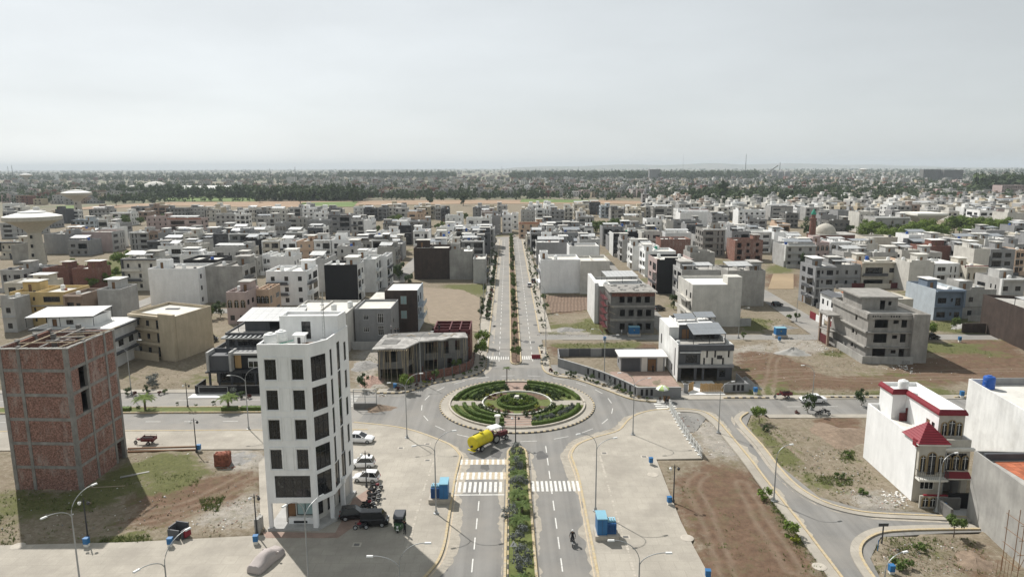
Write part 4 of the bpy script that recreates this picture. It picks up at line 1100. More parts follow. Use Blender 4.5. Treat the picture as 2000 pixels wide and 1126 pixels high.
def villa():
 r=thing('villa','cream villa with crimson hipped roof and red parapet trim, white blank side wall','villa',(51.0,80.4,0),math.radians(-3))
 w,d=6.6,13.3
 front=[(0.9,2.6,1.7,3.2,'v','frame_white'),(3.7,5.9,0.3,3.0,'o'),(3.6,5.0,4.3,6.6,'p'),(5.2,6.2,4.3,6.6,'s')]
 shell(r,rect(0,0,w,d),0.1,7.35,['stone_cladding','bright_white','offwhite_paint'],{0:front},em={3:1,1:1,2:1},par=1.0,roof='roof_pale',det=2,rev=0.5)
 part('carport_wall',r,'offwhite_paint',(3.5,0.25,0.1,3.64,3.0,3.2),(3.5,3.0,0.1,6.4,3.1,3.2))
 up=[(3.3,1.6),(6.5,1.6),(6.5,13.2),(1.5,13.2),(1.5,9.6),(3.3,9.6)]
 shell(r,up,7.36,11.1,['stone_cladding','bright_white'],{5:[(5.2,6.1,7.4,9.6,'d','frame_white'),(6.5,7.2,8.2,9.6,'s')],0:[]},em={1:1,2:1,3:1,4:1,5:1},par=0.5,roof='roof_white',det=2,name='upper_wall',roofname='upper_roof')
 b=MB();o_=inset(up,-0.22);i_=inset(up,0.03)
 for e in(0,4,5,3):
  j=(e+1)%6
  b.poly([(*o_[e],11.0),(*o_[j],11.0),(*o_[j],11.25),(*o_[e],11.25)]);b.poly([(*o_[e],11.25),(*o_[j],11.25),(*i_[j],11.72),(*i_[e],11.72)]);b.poly([(*i_[e],11.0),(*i_[j],11.0),(*o_[j],11.0),(*o_[e],11.0)])
 b.build('roof_trim',['red_paint'],r)
 for k,x in enumerate((3.75,4.55,5.55)):arch_window(r,x,1.6,8.3,(0.6,0.8,0.6)[k],(1.7,2.0,1.7)[k])
 for x in(3.5,4.6,5.7):arch_window(r,x,-0.01,4.5 if x>4 else 4.5,0.75,1.75)
 part('bay',r,'stone_cladding',(0.1,-0.5,3.7,3.3,-0.01,7.84))
 arch_window(r,0.35,-0.5,4.3,0.6,2.1);arch_window(r,1.25,-0.5,3.95,0.95,2.9);arch_window(r,2.5,-0.5,4.3,0.6,2.1)
 part('balcony',r,'stone_white',(-0.1,-1.5,3.45,3.4,-0.5,3.68),(0.3,-1.2,3.25,3.1,-0.5,3.45))
 b=MB()
 for k in range(15):x=-0.05+k*0.243;b.box(x,-1.46,3.68,x+0.03,-1.43,4.6)
 for k in range(4):y=-1.4+k*0.22;b.box(-0.05,y,3.68,-0.02,y+0.03,4.6);b.box(3.35,y,3.68,3.38,y+0.03,4.6)
 b.box(-0.08,-1.48,4.6,3.4,-1.41,4.66);b.box(-0.08,-1.41,4.6,-0.01,-0.5,4.66);b.box(3.33,-1.41,4.6,3.4,-0.5,4.66)
 b.build('railing',['dark_steel'],r)
 part('eaves',r,'stone_white',(-0.25,-0.85,7.85,3.65,-0.01,8.0))
 b=MB();x0,x1,y0,y1,z0=-0.3,3.7,-0.9,3.2,8.06;ax,ay,az=1.7,1.1,10.3
 lev=9
 for k in range(lev):
  t0,t1=k/lev,(k+1)/lev;L=lambda t:[(x0+(ax-x0)*t,y0+(ay-y0)*t),(x1+(ax-x1)*t,y0+(ay-y0)*t),(x1+(ax-x1)*t,y1+(ay-y1)*t),(x0+(ax-x0)*t,y1+(ay-y1)*t)]
  a,c=L(t0),L(t1 if k<lev-1 else 0.995);za,zc=z0+(az-z0)*t0+0.05,z0+(az-z0)*t1
  for e in range(4):
   j=(e+1)%4;b.poly([(*a[e],za),(*a[j],za),(*c[j],zc),(*c[e],zc)]);b.poly([(*a[e],za-0.05),(*a[j],za-0.05),(*a[j],za),(*a[e],za)])
 b.build('hipped_roof',['red_paint'],r)
 part('canopy',r,'stone_white',(3.4,-0.6,3.35,6.75,0.0,3.5))
 b=MB();b.hexa([(3.4,-0.62,3.5),(6.75,-0.62,3.5),(6.75,0,3.5),(3.4,0,3.5),(3.5,-0.1,4.15),(6.65,-0.1,4.15),(6.65,0,4.15),(3.5,0,4.15)]);b.build('canopy_roof',['red_paint'],r)
 part('cornice',r,'stone_white',(3.3,-0.35,7.0,6.85,0.0,7.2),(3.25,-0.45,7.2,6.9,0.0,7.38))
 part('front_wall',r,'stone_cladding',(0.0,-1.9,0,3.3,-1.7,1.75));part('front_wall',r,'red_paint',(0.4,-1.95,1.75,3.3,-1.65,1.88))
 for x in(0.3,1.2,2.2):arch_window(r,x,-1.9,0.35,0.7,1.2,fr='gold_trim')
 part('gate',r,'black_paint',(3.4,-1.85,0.15,6.6,-1.78,2.2));part('driveway',r,'pale_grey_paint',(3.2,-4.0,0.1,6.6,-1.9,0.17))
 part('drain_pipe',r,'steel',(3.31,-0.6,0.1,3.38,-0.53,7.1))
 part('terrace_railing',r,'maroon',(3.0,8.8,8.4,3.25,8.9,9.3),(2.2,8.8,7.4,3.25,8.88,8.6))
 part('wall_bracket',r,'red_paint',(-0.28,-0.3,7.5,-0.02,0.5,8.35))
 tank(51.0+3.7,90.6,11.13,'white water tank on the upper roof of the crimson-trimmed villa','w',1.15)
villa()
# right-hand walls
def right_buildings():
 r=thing('house','bare grey plastered building with red tiled terrace at the right edge, scaffolding against it','house')
 poly=[(53.6,58.0),(66,57.5),(66,75.6),(55.4,76.4)]
 shell(r,poly,0.0,7.9,['raw_plaster'],{0:[(2,4,1,3,'w')]},par=0.7,roof='roof_grey',det=2)
 for k in range(12):
  for j in range(9):
   b=MB();b.box(0,0,0,0.82,0.78,0.035);
   me=SOLAR.setdefault('tile',b.mesh('roof_tile',['terracotta']));link('roof_tile',me,r,(56.6+k*0.84,67.5+j*0.8,7.93+0.004*((k+j)%3)),random.uniform(-0.01,0.01))
 part('dark_parapet',r,'dark_grey_paint',(55.8,75.0,7.92,65.9,75.35,8.75))
 part('yard_wall',r,'dark_concrete',(52.6,75.2,0,52.9,78.2,1.7),(52.9,77.9,0,55.6,78.2,1.7))
 r=thing('house','tall white rendered building at the right edge with a blue roof tank','house')
 poly=[(67.2,78.6),(84,77.4),(85.6,99.2),(69.9,99.4)]
 shell(r,poly,0,9.2,['white_paint'],{},par=0.9,roof='roof_pale',det=2)
 part('inner_wall',r,'grey_paint',(72,99.0,9.22,84,99.15,10.3))
 tank(71.6,97.4,9.22,'bright blue water tank on the white building at the right edge','b',1.35)
right_buildings()
FOOT=[]
def occupy(poly,pad=0.0):
 xs,ys=[p[0]for p in poly],[p[1]for p in poly]
 FOOT.append((min(xs)-pad,min(ys)-pad,max(xs)+pad,max(ys)+pad))
# charcoal house beyond the office block
def dark_house():
 r=thing('house','charcoal modern house with a long pale solar canopy and timber panel behind the office block','house',(-58.4,127.2,0))
 W,D=15.0,17.0
 occupy([(-60,126),(-43,146)])
 shell(r,rect(0.4,3.4,W,D),0.1,6.3,['dark_grey_paint'],{0:[(0.8,3.0,0.4,3.0,'g'),(5,8,0.4,2.8,'g'),(9.5,13.5,0.5,2.8,'g')],3:[(2,4,1,2.5,'w'),(7,9,4,5.6,'w')],1:[(3,5,4,5.6,'w')]},par=0.8,det=2,roof='roof_grey')
 part('first_floor_box',r,'dark_grey_paint',(0.35,0.6,3.35,4.3,3.39,6.35));part('first_floor_box',r,'black_paint',(4.8,1.6,3.35,14.9,3.39,6.35))
 for x in(0.0,4.35):part('fin',r,'pale_grey_paint',(x,0.2,3.2,x+0.45,3.5,7.1))
 part('timber_panel',r,'wood',(5.0,1.52,3.6,6.2,1.6,6.2));part('slab_edge',r,'dark_steel',(-0.3,0.0,3.02,15.2,3.38,3.3))
 part('lintel',r,'pale_grey_paint',(4.8,0.9,6.36,15.0,3.39,6.75))
 b=MB();b.box(7.6,1.4,3.7,9.6,1.59,5.6);b.build('window',['frame_white'],r);part('pane',r,'pane_dark',(7.7,1.38,3.8,8.55,1.399,4.95),(8.65,1.38,3.8,9.5,1.399,4.95))
 for x in(0.2,2.0,4.4,9.0,14.4):part('column',r,'dark_grey_paint',(x,0.3,0.1,x+0.35,0.65,3.02))
 part('yard_wall',r,'black_paint',(-0.8,-3.6,0,14.8,-3.4,1.7));part('yard_wall',r,'black_paint',(-0.8,-3.4,0,-0.6,0.8,1.7))
 part('wall_frame',r,'steel',(-0.1,-3.68,0.3,5.4,-3.6,0.4),(-0.1,-3.68,1.4,5.4,-3.6,1.5),(-0.1,-3.68,0.4,0.0,-3.6,1.4),(5.3,-3.68,0.4,5.4,-3.6,1.4))
 part('driveway',r,'roof_white',(-1.2,-6.0,0.0,5.0,-3.7,0.17))
 shell(r,rect(1.6,6.0,14.8,16.6),6.32,9.2,['dark_grey_paint'],{0:[(0.7,1.8,6.9,8.4,'w'),(2.4,6.6,6.9,8.6,'g')]},par=0.35,det=2,name='upper_wall',roofname='upper_roof',roof='roof_grey')
 b=MB()
 for k in range(14):b.box(2.0+k*0.95,3.7,9.0,2.3+k*0.95,6.0,9.12)
 b.box(1.7,3.55,8.85,15,3.7,9.15);b.box(1.7,3.7,8.85,1.9,6,9.15);o=b.build('pergola',['steel'],r)
 shell(r,rect(4.5,9.0,14.6,16.4),9.22,11.2,['dark_grey_paint'],{0:[(5,7,9.4,11.0,'o')]},par=0.2,det=2,name='penthouse_wall',roofname='penthouse_roof',roof='roof_grey')
 solar(r,3.2,8.2,9.3,7,4,1.7,2.2,0.12,0.0,2.1,'solar_sheet')
dark_house()
def beige_house():
 r=thing('house','beige three-storey block with a plain end wall above a bare plot, left of centre','house')
 poly=[(-85.6,151.6),(-73.0,146.3),(-70.2,158.0),(-82.6,163.2)];occupy(poly)
 hs=[]
 for z in(1.0,4.2,7.2):hs+=[(1.5,2.5,z,z+1.3,'s'),(4.5,5.5,z,z+1.3,'s'),(7.6,8.8,z-0.6,z+1.6,'s')]
 shell(r,poly,0,9.4,['beige_paint'],{0:hs},par=0.7,roof='roof_pale',det=2)
 u=Vector((12.6,-5.3)).normalized();a=math.atan2(u.y,u.x)
 for z in(3.2,6.3,9.3):
  b=MB();b.box(0,-0.9,z,9.3,-0.003,z+0.55);b.build('balcony',['beige_paint'],r,loc=(-85.6,151.6,0),rz=a)
 b=MB();b.box(9.4,-0.9,0,13.6,-0.003,10.5);b.build('end_bay',['beige_paint'],r,loc=(-85.6,151.6,0),rz=a)
 b=MB();b.box(0,-2.2,0,10,-2.0,1.9);b.build('yard_wall',['beige_paint'],r,loc=(-85.6,151.6,0),rz=a)
 part('roof_hatch',r,'dark_grey_paint',(-80.5,157.0,9.43,-77.5,158.2,9.6))
 r=thing('house','white house with dark bands and a wide tilted roof canopy, behind the brick tower','house')
 poly=rect(-100,140.0,-84.0,151);occupy(poly)
 shell(r,poly,0,8.6,['white_paint'],{1:[(3,5,4.2,5.6,'w'),(7,9,4.2,5.6,'w')],0:[(8,10,5,7,'w'),(12,14,5,7,'w')]},par=0.4,roof='roof_white',det=2)
 for z in(2.9,5.9):part('band',r,'dark_grey_paint',(-83.99,139.6,z,-83.2,151,z+0.35))
 part('roof_slab',r,'dark_grey_paint',(-100.4,139.3,8.62,-82.9,151.4,8.95));part('roof_finish',r,'roof_white',(-99.8,139.8,8.951,-83.4,151.0,8.99))
 shell(r,rect(-98,142,-88.5,149),8.99,10.8,['white_paint'],{0:[(1,2,9,10.6,'d'),(4,5.5,9.4,10.4,'w')]},par=0.1,det=2,name='upper_wall',roofname='upper_roof',roof='roof_grey')
 solar(r,-101,139.5,9.3,8,4,1.7,2.2,0.06,0.10,2.1,'solar_sheet')
 part('yard_wall',r,'white_paint',(-84.2,134.5,0,-84.0,140.0,1.9));part('yard_wall',r,'white_paint',(-84,134.5,0,-81,134.7,1.9))
beige_house()
def construction_house():
 r=thing('unfinished_house','brick house under construction with pale wet roof slab and props, beside the roundabout','unfinished house')
 poly=[(-26.0,130.6),(-20.6,131.2),(-19.2,137.0),(-9.2,139.4),(-8.6,147.5),(-26.2,144.0)];occupy(poly)
 shell(r,poly,0,3.3,['dark_concrete'],{0:[(0.5,5.0,0.0,2.6,'o')],1:[(1.5,4.5,0.2,2.6,'o')],2:[(1.5,4.4,0.4,2.5,'o'),(6.4,7.4,0.1,2.6,'o'),(8.6,9.6,1.2,2.4,'o')]},par=0.0,det=2,roof='dark_concrete')
 shell(r,inset(poly,0.05),3.45,6.6,['dark_concrete'],{0:[(1.5,3.8,4.0,6.3,'o')],1:[(0.8,4.6,3.5,6.4,'o')],2:[(2.0,4.6,3.9,6.3,'o'),(5.8,6.8,3.6,6.3,'o'),(8.2,9.1,4.2,6.3,'o')]},par=0.0,det=2,name='upper_wall',roofname='upper_slab',roof='dark_concrete')
 b=MB();b.prism(inset(poly,-0.12),3.32,3.62);b.build('floor_slab',['dark_concrete'],r)
 sl=[(-26.9,129.7),(-20.4,130.2),(-19.6,132.4),(-18.2,135.6),(-13.4,136.9),(-12.4,138.4),(-8.6,138.9),(-9.4,143.2),(-19,142.6),(-26.4,141.5)]
 b=MB();b.prism(sl,6.75,7.0,bottom=True);b.build('roof_slab',['wet_slab'],r)
 b=MB();b.prism([(-25.6,139.2),(-15,139.4),(-14,142.4),(-25.9,141.2)],7.004,7.04);b.prism([(-25.6,133.2),(-22.6,133.6),(-22.2,136.6),(-25.6,137)],7.004,7.06);b.build('rebar_mat',['dark_concrete'],r)
 rr=random.Random(8)
 for k in range(46):
  e=k%3;A,B=poly[e],poly[e+1];t=rr.random();d=rr.uniform(0.25,0.8)
  x,y=A[0]+(B[0]-A[0])*t+d*0.3,A[1]+(B[1]-A[1])*t-d
  z0=0 if k%2 else 3.62
  b=MB();b.tube([(x+rr.uniform(-0.3,0.3),y,z0 if z0==0 else 3.0),(x,y+(0.1 if z0==0 else d*0.5),6.74)],0.045,5);b.build('prop',['bamboo'],r)
 for k in range(16):
  b=MB();x=-26.5+k*0.42;b.box(x,129.5,6.6,x+0.12,132,6.74);b.build('formwork_joist',['bamboo'],r)
 for k in range(8):
  x=rr.uniform(-25,-10);y=rr.uniform(138,141);b=MB();b.bar((x,y,7.1),(x+rr.uniform(-1.5,1.5),y+rr.uniform(0.4,1.6),7.15),0.15,0.05);b.build('plank',['bamboo'],r)
 x0,y0,x1,y1=-16.4,143.8,-8.4,152.4
 b=MB();b.box(x0,y0,0,x1,y1,6.4);b.build('rear_wall',['dark_brick'],r)
 for(xa,xb)in((x0,x0+0.25),(x0+3.4,x0+3.65),(x0+5.6,x0+5.85),(x1-0.25,x1)):part('beam_form',r,'maroon',(xa,y0,6.4,xb,y1,7.5))
 for ya in(y0,y0+2.7,y0+5.4,y1-0.25):part('beam_form',r,'maroon',(x0+0.26,ya,6.4,x1-0.26,ya+0.25,7.45))
 part('wall_return',r,'dark_brick',(-18.0,136.2,0,-17.8,136.4,1.5))
 o=thing('garden_wall','dark brick garden wall bowing along the verge before the house under construction','wall')
 w=smooth_path([(-20.2,129.6),(-14.5,132.6),(-9.5,137.0),(-7.9,141.0),(-7.7,148)],5)
 for a,c in zip(resample(w,2.0),resample(w,2.0)[1:]):
  b=MB();b.bar((a[0],a[1],0.9),(c[0],c[1],0.9),0.22,1.8);b.build('wall_panel',['dark_brick'],o)
  b=MB();b.box(c[0]-0.17,c[1]-0.17,0,c[0]+0.17,c[1]+0.17,1.95);b.build('pier',['dark_concrete'],o)
construction_house()
def grey_pair():
 r=thing('house','two-tone grey three-storey house with white-framed windows right behind the office block','house')
 poly=rect(-36.6,158.6,-28.0,170);occupy(poly)
 hs=[]
 for z in(4.0,7.0):hs+=[(2.0,3.3,z-0.6,z+0.6,'v','frame_white'),(5.4,6.8,z-1.4,z+0.9,'v','frame_white')]
 shell(r,poly,0,8.6,['grey_paint'],{0:hs,1:[(3,4,5,6,'s')]},par=0.5,roof='roof_pale',det=2)
 part('yard_wall',r,'pale_grey_paint',(-36.6,155.0,0,-28.0,155.2,2.0))
 r=thing('house','low pale house with a flat cream roof between the office block and the grey house','house')
 poly=rect(-50.5,152.6,-37.0,168);occupy(poly)
 shell(r,poly,0,8.9,['offwhite_paint'],{0:[(12.2,13.0,6.6,7.8,'s','frame_white'),(12.2,13.0,3.8,5,'s','frame_white'),(11.6,13.0,0.8,2.0,'w')]},par=0.45,roof='roof_pale',det=2)
 part('parapet_wall',r,'offwhite_paint',(-44.1,152.9,8.92,-43.9,167.7,9.3))
 for k,(x,y)in enumerate(((-48,157),(-41,157),(-38.0,160.5))):tank(x,y,8.93,('leftmost','middle','rightmost')[k]+' of three white tanks on the low cream-roofed house','w',1.1)
 r=thing('house','narrow house with a dark brown front panel and pale roof beside the furrowed plot','house')
 poly=rect(-31.8,172.0,-23.4,184);occupy(poly)
 shell(r,poly,0,10.7,['brown_wall','pale_blue_paint'],{0:[(4.0,5.6,7.4,9.6,'t','tan_panel'),(4.0,5.6,3.6,5.8,'t','tan_panel')],1:[(1,3.0,7.6,9.4,'w'),(5,7,7.6,9.4,'w'),(1,3,4.3,6.0,'w'),(5,7,4.3,6,'w')]},em={1:1},par=0.35,roof='roof_white',det=2)
 for z in(3.3,6.5):part('balcony',r,'pale_blue_paint',(-23.39,172.6,z,-22.0,180,z+0.25),(-22.1,172.6,z+0.25,-22.0,180,z+0.95))
 part('side_stair',r,'offwhite_paint',(-36.2,174,0,-31.9,184,8.4))
grey_pair()
def modern_house():
 r=thing('house','house with striped white panels, charcoal frame and tilted solar panels on the roof','house',(33.3,129.6,0))
 W,D=10.9,17.5;occupy([(32,120),(45,148)])
 f=[(0.8,3.4,0.1,2.7,'o'),(3.9,5.0,0.1,2.7,'o'),(5.4,8.0,0.1,2.6,'o'),(8.4,9.6,0.8,2.3,'s'),(1.6,3.9,3.8,5.4,'g')]
 shell(r,rect(0,0.6,W,D),0.1,6.6,['dark_grey_paint','white_paint'],{0:f,3:[(2,3,4,6.2,'s'),(8,9,1,3,'s'),(14.5,15.2,0.5,6.3,'s'),(12,13,1.0,2.4,'w')]},em={3:1,1:1},par=0.9,roof='roof_grey',det=2,rev=0.35)
 part('fascia',r,'grey_paint',(-0.1,-0.1,2.95,W+0.1,0.59,3.5));part('top_band',r,'dark_grey_paint',(-0.05,0.1,6.3,W+0.05,0.59,7.45))
 part('canopy',r,'white_paint',(0.3,-0.1,5.95,4.5,0.59,6.1));part('frame_side',r,'white_paint',(-0.12,0.0,0.1,0.0,0.59,7.4))
 x=4.5;k=0
 slots={2:(4.9,6.25),5:(4.9,6.25),1:(3.55,4.85),4:(3.55,4.85),10:(4.9,6.25),8:(3.55,4.85)}
 for k in range(12):
  x0=4.5+k*0.535;b=MB()
  if k in slots:
   a,c=slots[k]
   if a>3.6:b.box(x0+0.01,0.35,3.52,x0+0.525,0.59,a)
   if c<6.2:b.box(x0+0.01,0.35,c,x0+0.525,0.59,6.28)
   b.box(x0+0.36,0.35,a,x0+0.525,0.59,c)
   part('slot_window',r,'pane_dark',(x0+0.02,0.5,a,x0+0.36,0.58,c))
  elif k in(6,7):
   b.box(x0+0.01,0.35,3.52,x0+0.525,0.59,4.55);b.box(x0+0.01,0.35,5.35,x0+0.525,0.59,6.28)
  else:b.box(x0+0.01,0.35,3.52,x0+0.525,0.59,6.28)
  b.build('striped_panel',['panel_pale'],r)
 part('square_window',r,'pane_dark',(4.5+6*0.535,0.45,4.55,4.5+8*0.535,0.58,5.35))
 shell(r,rect(2.0,8.2,W-0.6,D-0.3),6.62,9.3,['dark_grey_paint','white_paint'],{0:[(0.6,2.2,6.7,8.8,'d'),(3.5,7.5,6.7,9.0,'o')]},em={3:1},par=0.4,det=2,name='upper_wall',roofname='upper_roof',roof='roof_white')
 part('side_parapet',r,'white_paint',(-0.02,8.2,6.7,2.0,D,9.2))
 solar(r,3.6,3.0,6.65,6,2,1.15,2.2,0.30,0.10,2.2)
 solar(r,2.4,12.2,9.35,4,1,1.1,2.4,0.30,0.1,0.6);solar(r,7.0,13.4,9.35,4,1,1.1,2.4,0.30,0.1,0.7)
 tank(34.0,133.0,6.64,'small white water tank on the striped-panel house terrace','w',0.7)
 for x0,x1 in((9.0,9.15),(9.8,9.95),(10.6,10.75)):part('wall_slot',r,'black_paint',(x0-0.15,-6.58,0.4,x1+0.15,-6.5,1.5))
 part('street_wall',r,'grey_paint',(7.2,-6.5,0.05,11.9,-6.3,1.75));part('street_wall',r,'grey_paint',(-0.4,-6.5,0.05,0.4,-6.3,1.75));part('street_wall',r,'grey_paint',(11.7,-6.3,0.05,11.9,0.5,1.6))
 for k in range(14):part('gate_slat',r,'wood',(2.7+k*0.31,-6.45,0.2,2.98+k*0.31,-6.4,1.75+0.1*(k%3==0)))
 for k in range(6):b=MB();a=0.9+0.16*k;b.bar((0.5+k*0.22,-6.4+k*0.22,0.95),(0.7+k*0.22,-6.2+k*0.22,0.95),0.05,1.6);b.build('gate_slat',['wood'],r)
 part('driveway',r,'roof_white',(0.4,-8.0,0.0,7.0,-6.55,0.16),(0.8,-6.3,0.0,7.0,0.3,0.14))
 o=thing('garden_wall','long grey garden wall with dark slots curving from the boulevard to the striped house','wall')
 w=GP([(1090,716),(1130,728),(1180,745),(1225,765),(1252,779)]);w=smooth_path(w,4)
 q=resample(w,1.6)
 for i,(a,c)in enumerate(zip(q,q[1:])):
  b=MB();b.bar((a[0],a[1],0.95),(c[0],c[1],0.95),0.2,1.9);b.build('wall_panel',['grey_paint'],o)
  b=MB();b.bar((a[0],a[1],1.93),(c[0],c[1],1.93),0.32,0.08);b.build('coping',['pale_grey_paint'],o)
  if i>4:
   t=Vector((c[0]-a[0],c[1]-a[1])).normalized();n=Vector((t.y,-t.x));m_=Vector(((a[0]+c[0])/2,(a[1]+c[1])/2))+n*0.12
   b=MB();b.bar((m_.x-t.x*0.22,m_.y-t.y*0.22,1.05),(m_.x+t.x*0.22,m_.y+t.y*0.22,1.05),0.05,1.2);b.build('wall_slot',['black_paint'],o)
 e=q[-1]
 for k in range(4):
  x0=e[0]+k*2.0;b=MB();b.box(x0,e[1]-0.1,0,x0+1.98,e[1]+0.1,1.9);b.build('wall_panel',['grey_paint'],o);b=MB();b.box(x0,e[1]-0.16,1.9,x0+1.98,e[1]+0.16,1.98);b.build('coping',['pale_grey_paint'],o)
 for k in range(3):b=MB();x0=e[0]+0.5+k*0.9;b.box(x0,e[1]-0.15,0.4,x0+0.45,e[1]-0.101,1.6);b.build('wall_slot',['black_paint'],o)
 o=thing('boundary_wall','straight dark grey wall at the back of the fenced yard by the boulevard','wall')
 for k in range(9):b=MB();x0=11.0+k*2.45;b.box(x0,148.2,0,x0+2.42,148.4,1.9);b.build('wall_panel',['dark_grey_paint' if k%3 else 'grey_paint'],o)
 b=MB();b.bar((10.8,141.5,0.95),(11.0,148.3,0.95),0.2,1.9);b.build('wall_panel',['grey_paint'],o)
 r=thing('outbuilding','single-storey grey room with a flat white roof inside the walled yard','outbuilding',(23.2,136.8,0));occupy([(22,135),(33,142)])
 shell(r,rect(0,0,9.2,4.4),0,3.2,['grey_paint','offwhite_paint'],{0:[(5.6,7.4,0.1,2.7,'d')],3:[(1,2,1,2,'s')]},par=0.02,det=2)
 part('cladding',r,'dark_grey_paint',(0.2,-0.12,0,4.0,-0.003,3.1));part('cladding',r,'panel_pale',(4.3,-0.12,0,5.5,-0.003,3.1));part('cladding',r,'panel_pale',(7.6,-0.12,0,8.8,-0.003,3.1))
 part('flat_roof',r,'roof_white',(-0.5,-0.9,3.24,9.6,4.7,3.5))
 sheet('yard',[(19,130),(33,124.5),(33,136.5),(21,136.5)],0.12,'red_paving',0.2)
modern_house()
def scaffold_house():
 r=thing('unfinished_house','dark cement-grey three-storey shell with red scaffolding up its left side','unfinished house',(25.0,169.3,0));occupy([(23,168.5),(37.5,181)])
 W=12.0;hs=[]
 for z in(0.6,4.1,7.6):hs+=[(u,u+1.3,z+0.5,z+2.2,'o')for u in((2.2,4.2,6.4,8.6)if z>5 else(2.4,4.6,6.8,9.0))]
 shell(r,rect(0.8,0,W,11),0,10.6,['dark_concrete'],{0:hs,3:[(3,4.2,4.5,6,'o'),(6,7.2,4.5,6,'o')]},par=0.1,det=2,roof='dark_concrete')
 for z in(3.4,6.9):part('floor_band',r,'concrete',(0.7,-0.12,z,W+0.1,-0.003,z+0.55))
 part('roof_edge',r,'concrete',(0.3,-0.5,10.72,W+0.5,11.2,10.95));part('top_floor_face',r,'dark_brick',(1.0,-0.06,9.7,W-0.2,-0.004,10.7))
 rr=random.Random(2)
 for k in range(40):b=MB();x,y=rr.uniform(1,11),rr.uniform(0.5,10);b.box(x,y,10.96,x+rr.uniform(0.3,1),y+rr.uniform(0.2,0.8),10.96+rr.uniform(0.05,0.25));o=b.build('roof_debris',['raw_plaster'],r)
 for x in(0.0,-1.1):
  for y in(-0.3,1.8,3.9,6.0):b=MB();b.tube([(x,y,0),(x,y,10.2)],0.06,5);b.build('scaffold_pole',['red_paint' if x else 'maroon'],r)
 for z in(1.8,3.6,5.4,7.2,9.0):
  b=MB();b.tube([(-1.3,-0.3,z),(0.5,-0.3,z)],0.05,5);b.tube([(-1.1,-0.5,z),(-1.1,6.3,z)],0.05,5);b.tube([(0,-0.5,z),(0,6.3,z)],0.05,5);b.box(-1.0,-0.4,z+0.06,-0.1,6.2,z+0.12);b.build('scaffold_deck',['maroon'],r)
 for k in range(5):b=MB();b.bar((0.2,-0.6,1+k*1.7),(1.5+rr.random(),-1.0,0.2+k*1.7),0.12,0.06);b.build('scaffold_plank',['bamboo'],r)
 r=thing('house','cement-grey house with a white end wall and solar canopy behind the scaffolded shell','house');poly=rect(24.3,181.2,37.6,197);occupy(poly)
 shell(r,poly,0,9.6,['pale_grey_paint','white_paint'],{0:[]},em={3:1},par=0.7,roof='roof_white',det=2)
 part('party_wall',r,'white_paint',(23.2,181.0,0,24.2,198,11.2));
 solar(r,27.5,189,9.65,8,3,1.15,2.2,0.10,0.1,1.9,'solar_sheet');tank(26.5,184,9.65,'white water tank behind the roof of the scaffolded grey shell','w')
scaffold_house()
